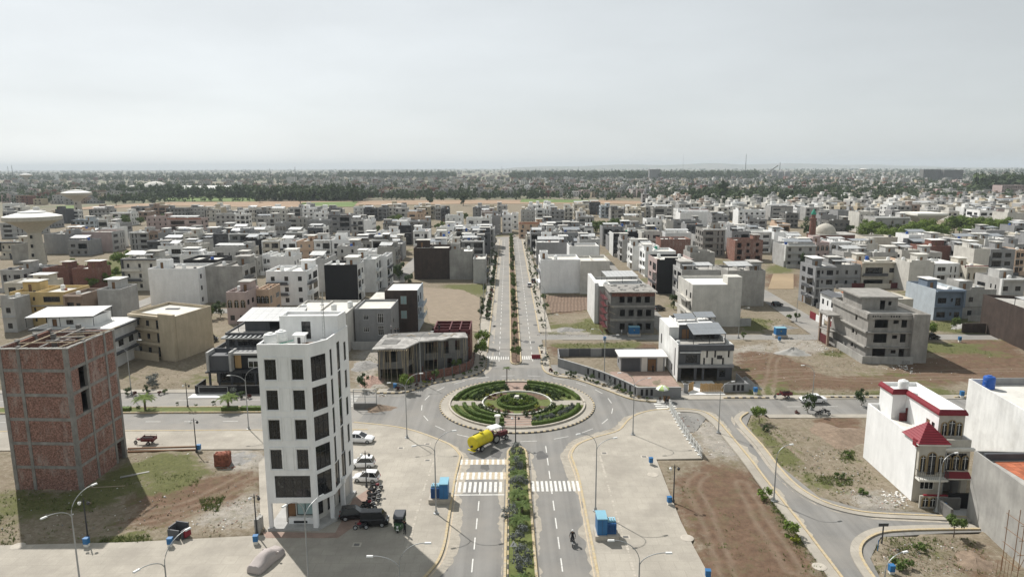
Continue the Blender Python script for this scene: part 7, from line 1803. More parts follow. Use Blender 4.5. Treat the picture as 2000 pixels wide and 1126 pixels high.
# street lamps
def lamp_parts(h,arms,r):
 """arms: list of (sign, reach, top height, start height)"""
 b=MB();b.lathe([(0.35,0),(0.35,0.12),(0.2,0.14),(0.16,0.5)],8);b.build('base',['steel'],r)
 b=MB();zt=max(a[3]for a in arms);b.tube([(0,0,0.1),(0,0,h*0.5),(0,0,zt)],[0.095,0.075,0.055],8);b.build('pole',['steel'],r)
 for(s,re,top,st)in arms:
  b=MB();pts=[]
  for k in range(9):
   t=k/8;a=t*PI/2;pts.append((s*re*(1-math.cos(a))if t<1 else s*re,0,st+(top-st)*math.sin(a)))
  b.tube(pts,0.038,6);arm=b.build('arm',['steel'],r)
  b=MB();x=s*re;xa,xb=sorted((x-s*0.1,x+s*0.5));b.hexa([(xa,-.12,top-.07),(xb,-.12,top-.07),(xb,.12,top-.07),(xa,.12,top-.07),(xa+.03,-.08,top+.05),(xb-.03,-.08,top+.05),(xb-.03,.08,top+.05),(xa+.03,.08,top+.05)])
  b.build('lamp_head',['lamp_head'],arm)
def tall_lamp(x,y,label,hi=1,rz=0.0,single=False,h=10.4,z=0.12):
 r=thing('street_lamp',label,'street lamp',(x,y,z),rz,'tall curved street lamps')
 if single:lamp_parts(h,[(hi,1.9,h,h*0.80)],r)
 else:lamp_parts(h,[(hi,2.3,h,h*0.80),(-hi,2.3,h*0.885,h*0.76)],r)
 return r
def split_at(px,py,z):return G(px,py,z)
tall_lamp(*G(852,1004),'twin-armed tall lamp at the left kerb beside the blue cabinets',1,0.35)
tall_lamp(*G(1163,999),'twin-armed tall lamp at the right kerb above the blue cabinets',-1,0.35)
tall_lamp(*G(795,856),'twin-armed tall lamp on the plaza left of the roundabout',1,0.2)
tall_lamp(*G(1236,850),'twin-armed tall lamp on the plaza right of the roundabout',-1,0.2)
tall_lamp(*G(1403,846),'single-armed tall lamp at the kerb of the side-road junction',1,0.2,True,8.4)
for px,py,hi,lab in((140,1008,1,'twin-armed tall lamp at bottom left before the brick tower'),(595,1008,-1,'twin-armed tall lamp in front of the white office block'),(780,1108,1,'twin-armed tall lamp at bottom edge left of the boulevard'),(322,1107,1,'twin-armed lamp at the bottom edge near the covered car'),(1249,1102,-1,'twin-armed tall lamp at bottom edge on the right plaza')):
 x,y=G(px,py,8.2);tall_lamp(x,y,lab,hi,1.1 if px<700 else 0.0)
tall_lamp(*G(1511,980),'single-armed dark lamp on the side road left of the villa',1,0.3,True,7.4)
x,y=G(1728,1126,5.4);tall_lamp(x,y,'single-armed lamp by the blue meter box at bottom right',1,0.3,True,7.4)
tall_lamp(*G(1829,1000),'single-armed lamp at the front wall of the red-roofed villa',1,0.3,True,7.4)
tall_lamp(*G(486,839),'twin-armed tall lamp on the left avenue beside the charcoal house',1,0.1)
tall_lamp(*G(257,771),'tall lamp on the far pavement of the left avenue by the bare plot',1,0.1,False,10.5)
tall_lamp(*G(1066,692),'tall lamp at the right corner where the boulevard leaves the roundabout',-1)
tall_lamp(*G(1180,742),'tall lamp rising behind the slotted grey garden wall',-1);tall_lamp(*G(822,748),'tall lamp before the house under construction',1)
tall_lamp(*G(1555,628),'lamp at the bend of the right side street',1,0,True,7.6);tall_lamp(*G(1442,660),'slim lamp behind the striped house on the cross street',1,0,True,7.6);tall_lamp(*G(1585,800),'single-armed lamp beside the white saloon on the right road',-1,0,True,8.0)
pr=thing('street_lamp','tall lamp on the left pavement of the far boulevard','street lamp',(-7.4,172,0.12),0,'boulevard lamps, left');lamp_parts(10.2,[(1,2.2,10.2,8.2)],pr)
pq=thing('street_lamp','tall lamp on the right pavement of the far boulevard','street lamp',(9.9,184,0.12),0,'boulevard lamps, right');lamp_parts(10.2,[(-1,2.2,10.2,8.2)],pq)
for k in range(1,9):copy_tree(pr,(-7.4,172+26*k,0.12),0,'tall lamp on the left boulevard pavement, %s from the roundabout'%ORD[k+1]);copy_tree(pq,(9.9,184+26*k,0.12),0,'tall lamp on the right boulevard pavement, %s from the roundabout'%ORD[k+1])
def lantern(x,y,label,h=4.6):
 r=thing('lantern_post',label,'lantern post',(x,y,0.1),0,'short black lantern posts')
 b=MB();b.lathe([(0.17,0),(0.17,0.35),(0.09,0.45),(0.065,h-0.6),(0.09,h-0.55),(0.03,h)],8);b.build('post',['dark_steel'],r)
 for s in(-1,1):
  b=MB();b.tube([(0,0,h-0.5),(s*0.3,0,h-0.3),(s*0.5,0,h-0.45)],0.03,5);a=b.build('bracket',['dark_steel'],r)
  b=MB();b.lathe([(0.03,0.32),(0.2,0.2),(0.17,0.0),(0.06,-0.12)],8,(s*0.5,0,h-0.75));b.build('lantern',['lamp_head' if s<0 else 'dark_steel'],a)
lantern(*G(172,1052),'black lantern post on the grass beside a blue meter box, bottom left',5.0);lantern(*G(502,1046),'black lantern post left of the white office entrance',5.2);lantern(*G(384,884),'black lantern post by the red brick stack',5.4);lantern(*G(1315,982),'black lantern post at the edge of the ploughed plot',5.2);lantern(*G(716,952),'black lantern post before the white hatchbacks',5.2);lantern(*G(367,796),'black lantern post in the left avenue median',4.6);lantern(*G(1007,868),'slim black pole at the tip of the near median',4.8)
# blue electricity boxes
def meter(x,y,label,m='box_blue',s=1.0):
 r=thing('meter_box',label,'meter box',(x,y,0.08),random.uniform(-.15,.15),'blue meter boxes');r.scale=(s,)*3
 part('plinth',r,'stone_white',(-0.32,-0.3,0,0.32,0.3,0.55));part('cabinet',r,m,(-0.36,-0.34,0.551,0.36,0.34,1.45));part('lid',r,'box_blue',(-0.4,-0.38,1.451,0.4,0.38,1.53));part('handle',r,'dark_steel',(0.2,-0.365,0.95,0.26,-0.341,1.1))
for px,py,lab in((170,1068,'blue meter box on the grass edge below the brick tower'),(333,1068,'blue meter box beside the dark broken tank'),(500,1063,'blue meter box left of the office steps'),(389,882,'blue meter box by the brick stack and lantern post'),(1271,908,'blue and white meter box on the right plaza corner'),(1307,986,'blue meter box at the edge of the ploughed plot'),(1740,1122,'blue meter box with weeds at bottom right'),(1842,998,'blue meter box beside the villa gate'),(1382,1132,'blue meter box cut by the bottom edge, right plaza'),(1878,777,'blue meter box on the far pavement behind the villa'),(1522,668,'small blue meter box below the blue cabinet, right'),(1874,668,'blue meter box near the brown wall'),(772,762,'blue meter box by the bushy tree and steel frame'),(1475,770,'blue drum-like box by the heap right of the striped house'),(1181,668,'blue meter post on the cross street behind the yard')):
 meter(*G(px,py),lab,s=0.72 if py>850 else 0.85)
def cabinet(x,y,label,w=2.2,d=1.6,h=2.3,split=False,rz=0.0):
 r=thing('transformer_cabinet',label,'transformer cabinet',(x,y,0.12),rz,'blue transformer cabinets')
 part('plinth',r,'kerb_stone',(-w/2-0.25,-d/2-0.25,0,w/2+0.25,d/2+0.25,0.6))
 if split:
  s=split;xa,xb=(-w/2,0.02)if s<0 else(0.02,w/2);xc,xd=(0.04,w/2)if s<0 else(-w/2,0.0)
  part('cabinet',r,'box_blue',(xa,-d/2,0.601,xb,d/2+0.5,h+0.5));part('lid',r,'box_blue_light',(xa-0.05,-d/2-0.05,h+0.501,xb+0.02,d/2+0.55,h+0.6))
  part('transformer',r,'box_blue_dark',(xc,-d/2+0.2,0.601,xd,d/2,h-0.1));part('tank_top',r,'box_blue_light',(xc+0.05,-d/2+0.5,h-0.099,xd-0.05,d/2-0.1,h+0.1))
  for k in range(3):part('bushing',r,'plastic_white',(xc+0.15+k*0.28,-0.1,h+0.101,xc+0.25+k*0.28,0.0,h+0.4))
  for k in range(5):part('cooling_fin',r,'box_blue_dark',(xc+0.1+k*0.2,-d/2+0.08,0.8,xc+0.16+k*0.2,-d/2+0.199,h-0.3))
  part('door_seam',r,'dark_steel',((xa+xb)/2-0.01,-d/2-0.012,0.7,(xa+xb)/2+0.01,-d/2-0.001,h+0.4))
 else:
  part('cabinet',r,'box_blue',(-w/2,-d/2,0.601,w/2,d/2,h));part('lid',r,'box_blue_light',(-w/2-0.06,-d/2-0.06,h+0.001,w/2+0.06,d/2+0.06,h+0.1));part('door_seam',r,'dark_steel',(-0.01,-d/2-0.012,0.7,0.01,-d/2-0.001,h-0.1));part('warning_plate',r,'tanker_yellow',(-0.2,-d/2-0.015,1.5,0.05,-d/2-0.002,1.7))
x,y=G(858,985);cabinet(x,y+0.9,'pair of blue transformer cabinets at the left kerb',2.2,1.5,2.0,1)
x,y=G(1186,1058);cabinet(x,y+1.0,'pair of pale and dark blue transformer cabinets on the right plaza',2.2,1.5,2.0,-1)
x,y=G(1231,656);cabinet(x+0.9,y,'blue transformer cabinet before the scaffolded grey shell',2.6,1.6,2.3)
x,y=G(1523,658);cabinet(x,y,'blue transformer cabinet on the scrubby corner plot, right',2.6,1.6,2.3)
# vehicles (x forward)
WHEEL={}
def wheel(parent,x,y,r=0.31,w=0.2,name='wheel'):
 k=(r,w)
 if k not in WHEEL:
  b=MB();b.tube([(0,-w/2,0),(0,-w/2+0.03,0),(0,w/2-0.03,0),(0,w/2,0)],[r*0.9,r,r,r*0.9],16);ty=b.mesh('tyre',['rubber']);b=MB();b.tube([(0,-w/2-0.012,0),(0,w/2+0.012,0)],r*0.62,12);WHEEL[k]=(ty,b.mesh('rim',['steel']))
 o=link(name,WHEEL[k][0],parent,(x,y,r));link('rim',WHEEL[k][1],o);return o
def loft(b,secs,m=0):
 """secs: list of rings (same count)"""
 i0=[]
 for s in secs:i0.append(len(b.v));b.v+=[tuple(p)for p in s]
 n=len(secs[0])
 for a,c in zip(i0,i0[1:]):
  for k in range(n):j=(k+1)%n;b.f.append((a+k,a+j,c+j,c+k));b.m.append(m)
 b.f.append(tuple(i0[0]+n-1-k for k in range(n)));b.m.append(m);b.f.append(tuple(i0[-1]+k for k in range(n)));b.m.append(m)
def car(loc,rz,label,paint='car_white',kind='hatch',cat='car'):
 r=thing('parked_car',label,cat,loc+(0.16,)if len(loc)==2 else loc,rz,None)
 L,Wd={'hatch':(3.6,1.55),'sedan':(4.6,1.78),'van':(4.3,1.75),'mini':(3.4,1.5)}[kind]
 hb,hr={'hatch':(0.88,1.45),'sedan':(0.92,1.42),'van':(1.15,1.95),'mini':(1.05,1.82)}[kind]
 w=Wd/2;x0,x1=-L/2,L/2
 hood={'hatch':0.78,'sedan':0.80,'van':0.95,'mini':0.95}[kind]
 tailz=hb*0.98 if kind=='sedan' else hb
 def ring(x,zl,zt,ww):return[(x,-ww*0.92,zl),(x,-ww,zl+0.2),(x,-ww,zt-0.12),(x,-ww*0.86,zt),(x,ww*0.86,zt),(x,ww,zt-0.12),(x,ww,zl+0.2),(x,ww*0.92,zl)]
 xc0={'hatch':0.20,'sedan':0.16,'van':0.30,'mini':0.36}[kind]*L
 b=MB();loft(b,[ring(x0,0.38,tailz-0.22,w*0.86),ring(x0+0.12,0.26,tailz-0.05,w*0.95),ring(x0+0.5,0.22,tailz,w),ring(0,0.2,hb,w),ring(xc0,0.2,hb-0.01,w),ring(x1-0.45,0.22,hood,w*0.98),ring(x1-0.1,0.26,hood-0.14,w*0.9),ring(x1,0.36,hood-0.26,w*0.8)])
 b.build('body',[paint],r,True)
 if kind=='hatch':prof=[(x0+0.12,hb-0.03),(x0+0.34,hr-0.05),(x0+0.9,hr),(0.1,hr-0.01),(xc0+0.1,hb-0.03)];rf=(x0+0.34,0.12)
 elif kind=='sedan':prof=[(x0+0.75,hb-0.03),(x0+1.35,hr-0.05),(x0+1.9,hr),(0.15,hr-0.02),(xc0+0.35,hb-0.03)];rf=(x0+1.35,0.15)
 else:prof=[(x0+0.05,hb-0.03),(x0+0.14,hr-0.05),(x0+0.7,hr),(xc0-0.35,hr-0.02),(xc0+0.18,hb-0.03)];rf=(x0+0.14,xc0-0.35)
 g=MB();n=len(prof);wb,wt=w*0.9,w*0.72
 ww=lambda z:wb+(wt-wb)*(z-hb)/(hr-hb)
 Ls=[(x,-ww(z),z)for x,z in prof];Rs=[(x,ww(z),z)for x,z in prof]
 g.poly(Ls[::-1]);g.poly(Rs)
 for k in range(n):j=(k+1)%n;g.poly([Ls[k],Ls[j],Rs[j],Rs[k]])
 g.build('glasshouse',['car_glass'],r)
 t=MB();xr0,xr1=rf;t.hexa([(xr0-0.02,-wt*1.04,hr-0.07),(xr1+0.06,-wt*1.04,hr-0.06),(xr1+0.06,wt*1.04,hr-0.06),(xr0-0.02,wt*1.04,hr-0.07),(xr0+0.02,-wt*0.9,hr+0.025),(xr1-0.02,-wt*0.9,hr+0.02),(xr1-0.02,wt*0.9,hr+0.02),(xr0+0.02,wt*0.9,hr+0.025)]);t.build('roof',[paint],r)
 for s in(-1,1):
  for xx in((xr0+xr1)/2+0.1,prof[-1][0]-0.02 if kind!='x' else 0,prof[0][0]+0.05):
   top=(xx*0.55+(xr0+xr1)/2*0.45 if xx!=(xr0+xr1)/2+0.1 else xx);p=MB();p.bar((xx,s*(wb+0.004),hb-0.02),(min(max(top,xr0+0.03),xr1),s*(wt*1.02+0.004),hr-0.04),0.07,0.03);p.build('pillar',[paint],r)
  part('headlight',r,'lamp_head',(x1-0.22,s*w*0.6-0.14,hood-0.24,x1-0.03,s*w*0.6+0.14,hood-0.12));part('tail_light',r,'tail_light',(x0-0.005,s*w*0.68-0.1,tailz-0.38,x0+0.12,s*w*0.68+0.1,tailz-0.12));part('mirror',r,paint,(xc0-0.1,s*w*1.0-0.06,hb-0.02,xc0+0.1,s*w*1.0+0.1,hb+0.12))
 for xx in(x0+0.72,x1-0.75):
  for s in(-1,1):wheel(r,xx,s*(w-0.1))
 part('bumper',r,'dark_grey_paint',(x1-0.1,-w*0.55,0.32,x1+0.012,w*0.55,0.46));part('number_plate',r,'lamp_head',(x0-0.012,-0.22,0.5,x0-0.002,0.22,0.62))
 return r
car(G(716,940),PI-0.12,'white hatchback parked nearest the motorcycles beside the office block','car_white','hatch')
car(G(708,912),PI+0.02,'white older hatchback parked behind the first hatchback, half hidden by the office','car_white','hatch')
car(G(702,863),-0.12,'white saloon half hidden behind the office block, nose to the right','car_white','sedan')
car(G(1587,786),PI,'white saloon on the right road beside a dark leaning tree','car_white','sedan')
car(G(732,1026),0.05,'black boxy minivan parked in shade by the office block','car_black','mini')
car(G(693,1012),0.2,'dark low car in shade against the office steps, behind the minivan','car_black','hatch')
car(G(408,668),0.3,'dark van with a pale roof parked beyond the beige end wall','car_black','van')
for i,(px,py,rz)in enumerate(((1034,560,PI/2),(1042,552,PI/2),(1027,478,PI/2),(1030,485,PI/2),(950,508,PI/2),(955,490,PI/2),(1002,462,0.0))):
 car(G(px,py),rz,('white car parked on the right boulevard verge by the big white house','dark car parked beside the white one, right boulevard verge','dark car at the far right kerb end of the boulevard','grey-dark van at the far right kerb, nearer the camera','dark car outside the cement house on the left verge','dark car farther up the left verge of the boulevard','white car crossing the far end of the boulevard')[i],'car_white' if i in(0,6)else 'car_black','hatch' if i!=3 else 'van')
car(G(629,485),0.1,'white car outside the charcoal and white house, centre left','car_white','sedan')
for i,(px,py,rz,c)in enumerate(((737,544,1.5,'car_black'),(1288,606,0.4,'car_black'),(1820,662,0.1,'car_black'),(1518,598,0.3,'car_black'))):car(G(px,py),rz,('dark car at the end of the white row houses, centre left','dark car on the back street beside the scaffolded shell','dark pickup-like car under the tree left of the brown wall','dark car by the spoil heap, right side street')[i],c,'hatch')
def covered_car():
 x,y=G(521,1100);r=thing('covered_car','car under a crumpled pinkish-grey fitted cover at lower left','covered car',(x,y,0.15),math.radians(72))
 b=MB();rr=random.Random(3);secs=[]
 st=[(-2.25,0.62,.72),(-2.1,0.85,.84),(-1.6,0.95,.88),(-1.1,1.18,.86),(-0.7,1.4,.8),(-0.1,1.46,.8),(0.5,1.38,.82),(1.0,1.08,.87),(1.4,0.92,.88),(2.0,0.82,.82),(2.2,0.6,.7)]
 for(xx,h,w)in st:
  ring=[]
  for k in range(17):
   a=PI*k/16;c,s_=math.cos(a),math.sin(a);q=rr.uniform(-.03,.03);z=h*(abs(s_)**0.55)if s_>0 else 0.0
   ww=w*(1.04 if z<h*0.55 else 0.98-0.22*max(0,(z-0.9)/0.5)*(1 if h>1 else 0));ring.append((xx+q,math.copysign(abs(c)**0.6,c)*ww+q,max(0.05,z+q)))
  secs.append(ring)
 loft(b,secs);b.build('cover',['car_cover'],r,True)
 for xx in(-1.4,1.4):
  for s in(-1,1):wheel(r,xx,s*0.7,0.3)
 part('mirror_bump',r,'car_cover',(0.7,0.8,0.85,0.9,1.0,1.0),(0.7,-1.0,0.85,0.9,-0.8,1.0))
covered_car()
def moto_meshes():
 D={}
 b=MB();b.tube([(0.45,0,0.62),(0.1,0,0.55),(-0.45,0,0.62),(-0.62,0,0.72)],[0.05,0.09,0.07,0.03],6);b.bar((-0.05,0,0.5),(0.1,0,0.28),0.22,0.3);b.tube([(0.5,0,0.85),(0.63,0,0.28)],0.03,5);b.tube([(-0.3,0,0.5),(-0.62,0,0.28)],0.03,5);b.tube([(-0.1,-0.13,0.25),(-0.75,-0.15,0.32)],0.035,6);D['frame']=b.mesh('frame',['dark_steel'])
 b=MB();loft(b,[[(x,-w,z0),(x,w,z0),(x,w*0.8,z1),(x,-w*0.8,z1)]for x,w,z0,z1 in((0.42,0.06,0.7,0.82),(0.28,0.12,0.66,0.9),(0.05,0.12,0.66,0.88),(-0.06,0.07,0.68,0.8))]);
 D['tank']={m:b.mesh('fuel_tank',[m])for m in('red_paint','black_paint')}
 b=MB();loft(b,[[(x,-w,z0),(x,w,z0),(x,w,z1),(x,-w,z1)]for x,w,z0,z1 in((-0.04,0.1,0.7,0.78),(-0.3,0.13,0.7,0.8),(-0.72,0.11,0.74,0.86))]);D['seat']=b.mesh('seat',['rubber'])
 b=MB();b.tube([(0.42,-0.36,0.98),(0.48,-0.12,1.0),(0.48,0.12,1.0),(0.42,0.36,0.98)],0.02,5);b.box(0.54,-0.08,0.78,0.66,0.08,0.92);D['bars']=b.mesh('handlebar',['dark_steel'])
 b=MB();b.arc((0.64,0,0),0,0,0,0,0,0,1);b=MB()
 for k in range(6):
  a0,a1=R_(40+20*k),R_(60+20*k);b.poly([(0.64+.34*math.cos(a0),-.05,.29+.34*math.sin(a0)),(0.64+.34*math.cos(a0),.05,.29+.34*math.sin(a0)),(0.64+.34*math.cos(a1),.05,.29+.34*math.sin(a1)),(0.64+.34*math.cos(a1),-.05,.29+.34*math.sin(a1))])
 D['guard']=b.mesh('mudguard',['steel'])
 return D
MOTO=moto_meshes()
def motorcycle(loc,rz,label,tankm='red_paint',lean=0.12,z=0.15):
 r=thing('motorcycle',label,'motorcycle',(loc[0],loc[1],z),rz,None);r.rotation_euler.x=lean
 link('frame',MOTO['frame'],r);link('fuel_tank',MOTO['tank'][tankm],r);link('seat',MOTO['seat'],r);link('handlebar',MOTO['bars'],r);link('mudguard',MOTO['guard'],r)
 wheel(r,0.64,0,0.29,0.09);wheel(r,-0.62,0,0.29,0.1);return r
for i,(px,py,m)in enumerate(((735,957,'red_paint'),(730,966,'black_paint'),(731,975,'black_paint'),(729,983,'black_paint'),(722,998,'black_paint'),(719,991,'red_paint'))):
 motorcycle(G(px,py),0.15+0.1*(i%3),'motorcycle in the row beside the office block, %s from the back'%ORD[(1,2,3,4,6,5)[i]],m)
motorcycle(G(705,1036),PI+0.1,'red-tanked motorcycle standing alone before the black minivan')
motorcycle(G(1598,812),0.4,'dark motorcycle parked by the spoil heap on the right road','black_paint');motorcycle(G(1612,810),2.2,'second dark motorcycle leaning behind the one by the spoil heap','black_paint');motorcycle(G(838,748),0.3,'motorcycle parked by the dark brick garden wall','red_paint');motorcycle(G(1300,786),1.2,'motorcycle beside the vendor under the umbrella','black_paint')
def rickshaw():
 x,y=G(777,1042);r=thing('auto_rickshaw','green three-wheeled auto rickshaw with a dark canvas hood, facing the camera','auto rickshaw',(x,y+1.1,0.15),-PI/2)
 b=MB();loft(b,[[(xx,-w,0.3),(xx,w,0.3),(xx,w*0.95,z),(xx,-w*0.95,z)]for xx,w,z in((-1.25,.62,.95),(-0.2,.66,.9),(0.35,.6,0.85),(0.8,.42,1.0),(1.15,.24,.95),(1.3,.12,.7))]);b.build('body',['rickshaw_green'],r)
 b=MB();loft(b,[[(xx,-w,z0),(xx,-w*.92,z1),(xx,w*.92,z1),(xx,w,z0)]for xx,w,z0,z1 in((-1.28,.66,1.55,1.68),(-0.4,.68,1.62,1.78),(0.55,.62,1.6,1.74),(0.7,.58,1.5,1.6))]);b.build('hood',['canvas_dark'],r,True)
 b=MB();b.box(-1.3,-0.66,0.9,-1.2,0.66,1.6);b.build('rear_panel',['canvas_dark'],r)
 for s in(-1,1):
  b=MB();b.bar((0.55,s*0.56,0.9),(0.62,s*0.56,1.6),0.05);b.build('pillar',['dark_steel'],r);b=MB();b.bar((-0.35,s*0.63,0.9),(-0.35,s*0.63,1.65),0.05);b.build('pillar',['dark_steel'],r)
  wheel(r,-0.85,s*0.55,0.24,0.14)
 b=MB();b.poly([(0.62,-.5,1.02),(0.62,.5,1.02),(0.6,.5,1.52),(0.6,-.5,1.52)]);b.build('windscreen',['car_glass'],r)
 part('seat',r,'rubber',(-1.0,-0.5,0.7,-0.5,0.5,1.0));part('headlight',r,'lamp_head',(1.2,-0.1,0.72,1.34,0.1,0.9));wheel(r,1.12,0,0.24,0.12);part('number_plate',r,'lamp_head',(1.32,-0.16,0.42,1.345,0.16,0.56));part('headlight',r,'lamp_head',(0.9,-0.36,.75,1.0,-0.26,.87),(0.9,0.26,.75,1.0,0.36,.87))
rickshaw()
def tanker():
 x,y=G(938,882);rz=math.radians(52)
 r=thing('tanker_trailer','yellow cylindrical water tanker trailer before the roundabout','tanker',(x,y+1.0,0.04),rz)
 b=MB();b.tube([(-1.9,0,1.55),(-1.82,0,1.55),(1.75,0,1.55),(1.83,0,1.55)],[0.86,0.96,0.96,0.86],24);b.build('tank',['tanker_yellow'],r,True)
 for xx in(-1.83,1.76):b=MB();b.tube([(xx,0,1.55),(xx+0.08,0,1.55)],1.0,24);b.build('rim_band',['tanker_yellow'],r)
 b=MB();b.lathe([(0.28,0),(0.28,0.22),(0.1,0.25)],12,(0.2,0,2.48));b.build('hatch',['tanker_yellow'],r);part('hatch_handle',r,'dark_steel',(0.1,-0.06,2.74,0.3,0.06,2.79));part('top_rail',r,'dark_steel',(-1.2,0.4,2.42,1.3,0.45,2.55))
 part('chassis',r,'dark_steel',(-1.8,-0.35,0.5,2.6,0.35,0.62));part('valve',r,'dark_steel',(-2.15,-0.15,0.95,-1.9,0.15,1.2));part('rear_step',r,'tanker_yellow',(-2.2,-0.7,0.42,-1.85,0.7,0.52))
 for s in(-1,1):wheel(r,-0.6,s*0.78,0.46,0.3)
 d=Vector((math.cos(rz),math.sin(rz)));t=thing('tractor','maroon tractor with a white canopy pulling the yellow tanker','tractor',(x+d.x*4.2,y+1.0+d.y*4.2,0.04),rz-0.25)
 b=MB();b.box(0.0,-0.32,0.75,1.7,0.32,1.35);b.build('bonnet',['maroon'],t);part('grille',t,'dark_steel',(1.7,-0.28,0.75,1.75,0.28,1.3));part('chassis',t,'dark_steel',(-1.4,-0.25,0.5,1.6,0.25,0.74))
 for s in(-1,1):wheel(t,-0.9,s*0.75,0.7,0.36);wheel(t,1.2,s*0.62,0.38,0.2);part('fender',t,'maroon',(-1.6,s*0.75-0.2,1.42,-0.3,s*0.75+0.2,1.48));part('canopy_post',t,'dark_steel',(-1.4,s*0.55-0.03,1.3,-1.34,s*0.55+0.03,2.35),(0.0,s*0.55-0.03,1.3,0.06,s*0.55+0.03,2.35))
 b=MB();b.hexa([(-1.7,-0.85,2.35),(0.3,-0.85,2.35),(0.3,0.85,2.35),(-1.7,0.85,2.35),(-1.6,-0.7,2.48),(0.2,-0.7,2.48),(0.2,0.7,2.48),(-1.6,0.7,2.48)]);b.build('canopy',['plastic_white'],t);part('seat',t,'rubber',(-1.0,-0.25,1.0,-0.5,0.25,1.15),(-1.05,-0.25,1.15,-0.95,0.25,1.5));part('exhaust',t,'dark_steel',(0.9,-0.05,1.35,0.98,0.05,2.1));part('steering_wheel',t,'rubber',(-0.25,-0.2,1.5,-0.2,0.2,1.55))
tanker()
def cart(loc,rz,label):
 r=thing('cargo_tricycle',label,'cargo tricycle',loc+(0.15,),rz);W,L=1.3,1.9
 part('bed',r,'maroon',(-L,-W/2,0.62,0,W/2,0.7))
 for bx in((-L,-W/2,0.7,0,-W/2+0.04,1.08),(-L,W/2-0.04,0.7,0,W/2,1.08),(-L,-W/2+0.04,0.7,-L+0.04,W/2-0.04,1.08),(-0.04,-W/2+0.04,0.7,0,W/2-0.04,1.25)):part('side_board',r,'maroon',bx)
 b=MB()
 for s in(-1,1):b.tube([(-L,s*W/2,1.3),(0,s*W/2,1.3)],0.03,5);[b.tube([(xx,s*W/2,1.08),(xx,s*W/2,1.3)],0.025,5)for xx in(-L+0.05,-L/2,-0.05)]
 b.build('rail',['dark_steel'],r)
 for s in(-1,1):wheel(r,-1.1,s*0.6,0.3,0.14)
 wheel(r,1.15,0,0.29,0.1);b=MB();b.tube([(0,0,0.6),(0.6,0,0.55),(1.0,0,0.9),(1.15,0,0.29)],0.05,6);b.tube([(0.95,-.35,1.0),(1.0,0,0.98),(.95,.35,1.0)],0.025,5);b.build('frame',['dark_steel'],r);part('fuel_tank',r,'red_paint',(0.45,-0.13,0.68,0.85,0.13,0.9));part('seat',r,'rubber',(0.02,-0.2,0.72,0.42,0.2,0.84))
cart(G(280,868),PI,'dark red cargo tricycle with an empty railed bed beside the brick tower');cart(G(1525,778),PI+0.1,'dark red loaded cargo tricycle on the right road left of the white saloon')
# people
def person(name_label,loc,rz,J,top='cloth_grey',low='cloth_dark',z=0.15,s=1.0,helmet=None):
 J,me=BODY[J];m2=me.copy();o=link('person',m2)
 for k in(low,top,'skin'):m2.materials.append(M[k])
 P_={n:Vector(J[n])for n in J}
 for f in m2.polygons:
  c=f.center;near=min(((c-P_[a].lerp(P_[n],t)).length,n,t)for n,a in BONES.items()for t in(0,.25,.5,.75,1.0));n,t=near[1],near[2]
  f.material_index=2 if n=='head' or(n in('hl','hr')and t>0.7)or(n=='neck' and t>0.6)else(0 if n[0]in 'kat' else 1)
  f.use_smooth=True
 o.location=loc+(z,);o.rotation_euler.z=rz;o.scale=(s,s,s);tag(o,name_label,'person')
 h=P_['head'];b=MB();b.lathe([(0.10,-0.01),(0.125,0.04),(0.115,0.1),(0.07,0.15),(0.01,0.17)],10,tuple(h+Vector((-0.015,0,-0.02))));b.build('helmet' if helmet else 'hair',[helmet or 'hair'],o,True)
 return o
person('man in dark clothes with raised arms beside the auto rickshaw',G(791,1044),-1.9,'raised','cloth_dark','cloth_dark')
x,y=G(1118,1062);motorcycle((x,y),-PI/2-0.1,'ridden motorcycle on the right carriageway','black_paint',0.0,0.04)
person('motorcycle rider in black jacket and white helmet on the right carriageway',(x,y),-PI/2-0.1,'ride','cloth_dark','cloth_dark',0.04,1.0,'plastic_white')
for i,(px,py,J,tp,lab,hm_)in enumerate(((764,651,'point','cloth_grey','worker in grey shirt and white cap standing on the wet slab','cloth_white'),(771,650,'crouch','cloth_dark','dark-clothed worker crouching next to the standing one on the slab',None),(777,650,'crouch','cloth_dark','rightmost of the workers crouching on the slab edge',None),(846,648,'crouch','cloth_dark','worker bending near the maroon shuttering',None),(858,647,'stand','cloth_dark','dark-clothed worker standing before the maroon shuttering',None))):
 person(lab,G(px,py,7.05),0.6*i,J,tp,'cloth_dark',7.05,1.0,hm_)
x,y=G(1293,786);person('vendor sitting in dark clothes under the green and white umbrella',(x-0.4,y),-1.6,'crouch','cloth_dark','cloth_grey',0.15)
person('person in dark clothes walking by the end of the white fence',G(1303,795),-1.2,'walk','cloth_dark','cloth_grey',0.15)
person('worker in pale shirt at the blue cabinet before the scaffolded shell',G(1214,655),0,'stand','cloth_white','cloth_grey',0.05);person('worker standing right of the blue cabinet before the grey shell',G(1247,657),2,'stand','cloth_grey','cloth_dark',0.05);person('person standing in the walled yard before the flat-roofed room',G(1275,728),1,'stand','cloth_dark','cloth_dark',0.15)
x,y=G(1294,783);r=thing('umbrella','green and white market umbrella by the right-hand zebra crossing','umbrella',(x,y+0.4,0.14))
for k in range(8):
 a0,a1=2*PI*k/8,2*PI*(k+1)/8;b=MB();pts=[(0.02,2.75),(0.6,2.62),(1.1,2.3),(1.25,2.05)]
 for(r0,z0),(r1,z1)in zip(pts,pts[1:]):b.poly([(r0*math.cos(a0),r0*math.sin(a0),z0),(r1*math.cos(a0),r1*math.sin(a0),z1),(r1*math.cos(a1),r1*math.sin(a1),z1),(r0*math.cos(a1),r0*math.sin(a1),z0)])
 b.build('panel',['umbrella_green' if k%2 else 'umbrella_white'],r)
b=MB();b.tube([(0,0,0),(0,0,2.85)],0.025,6);b.build('pole',['steel'],r)
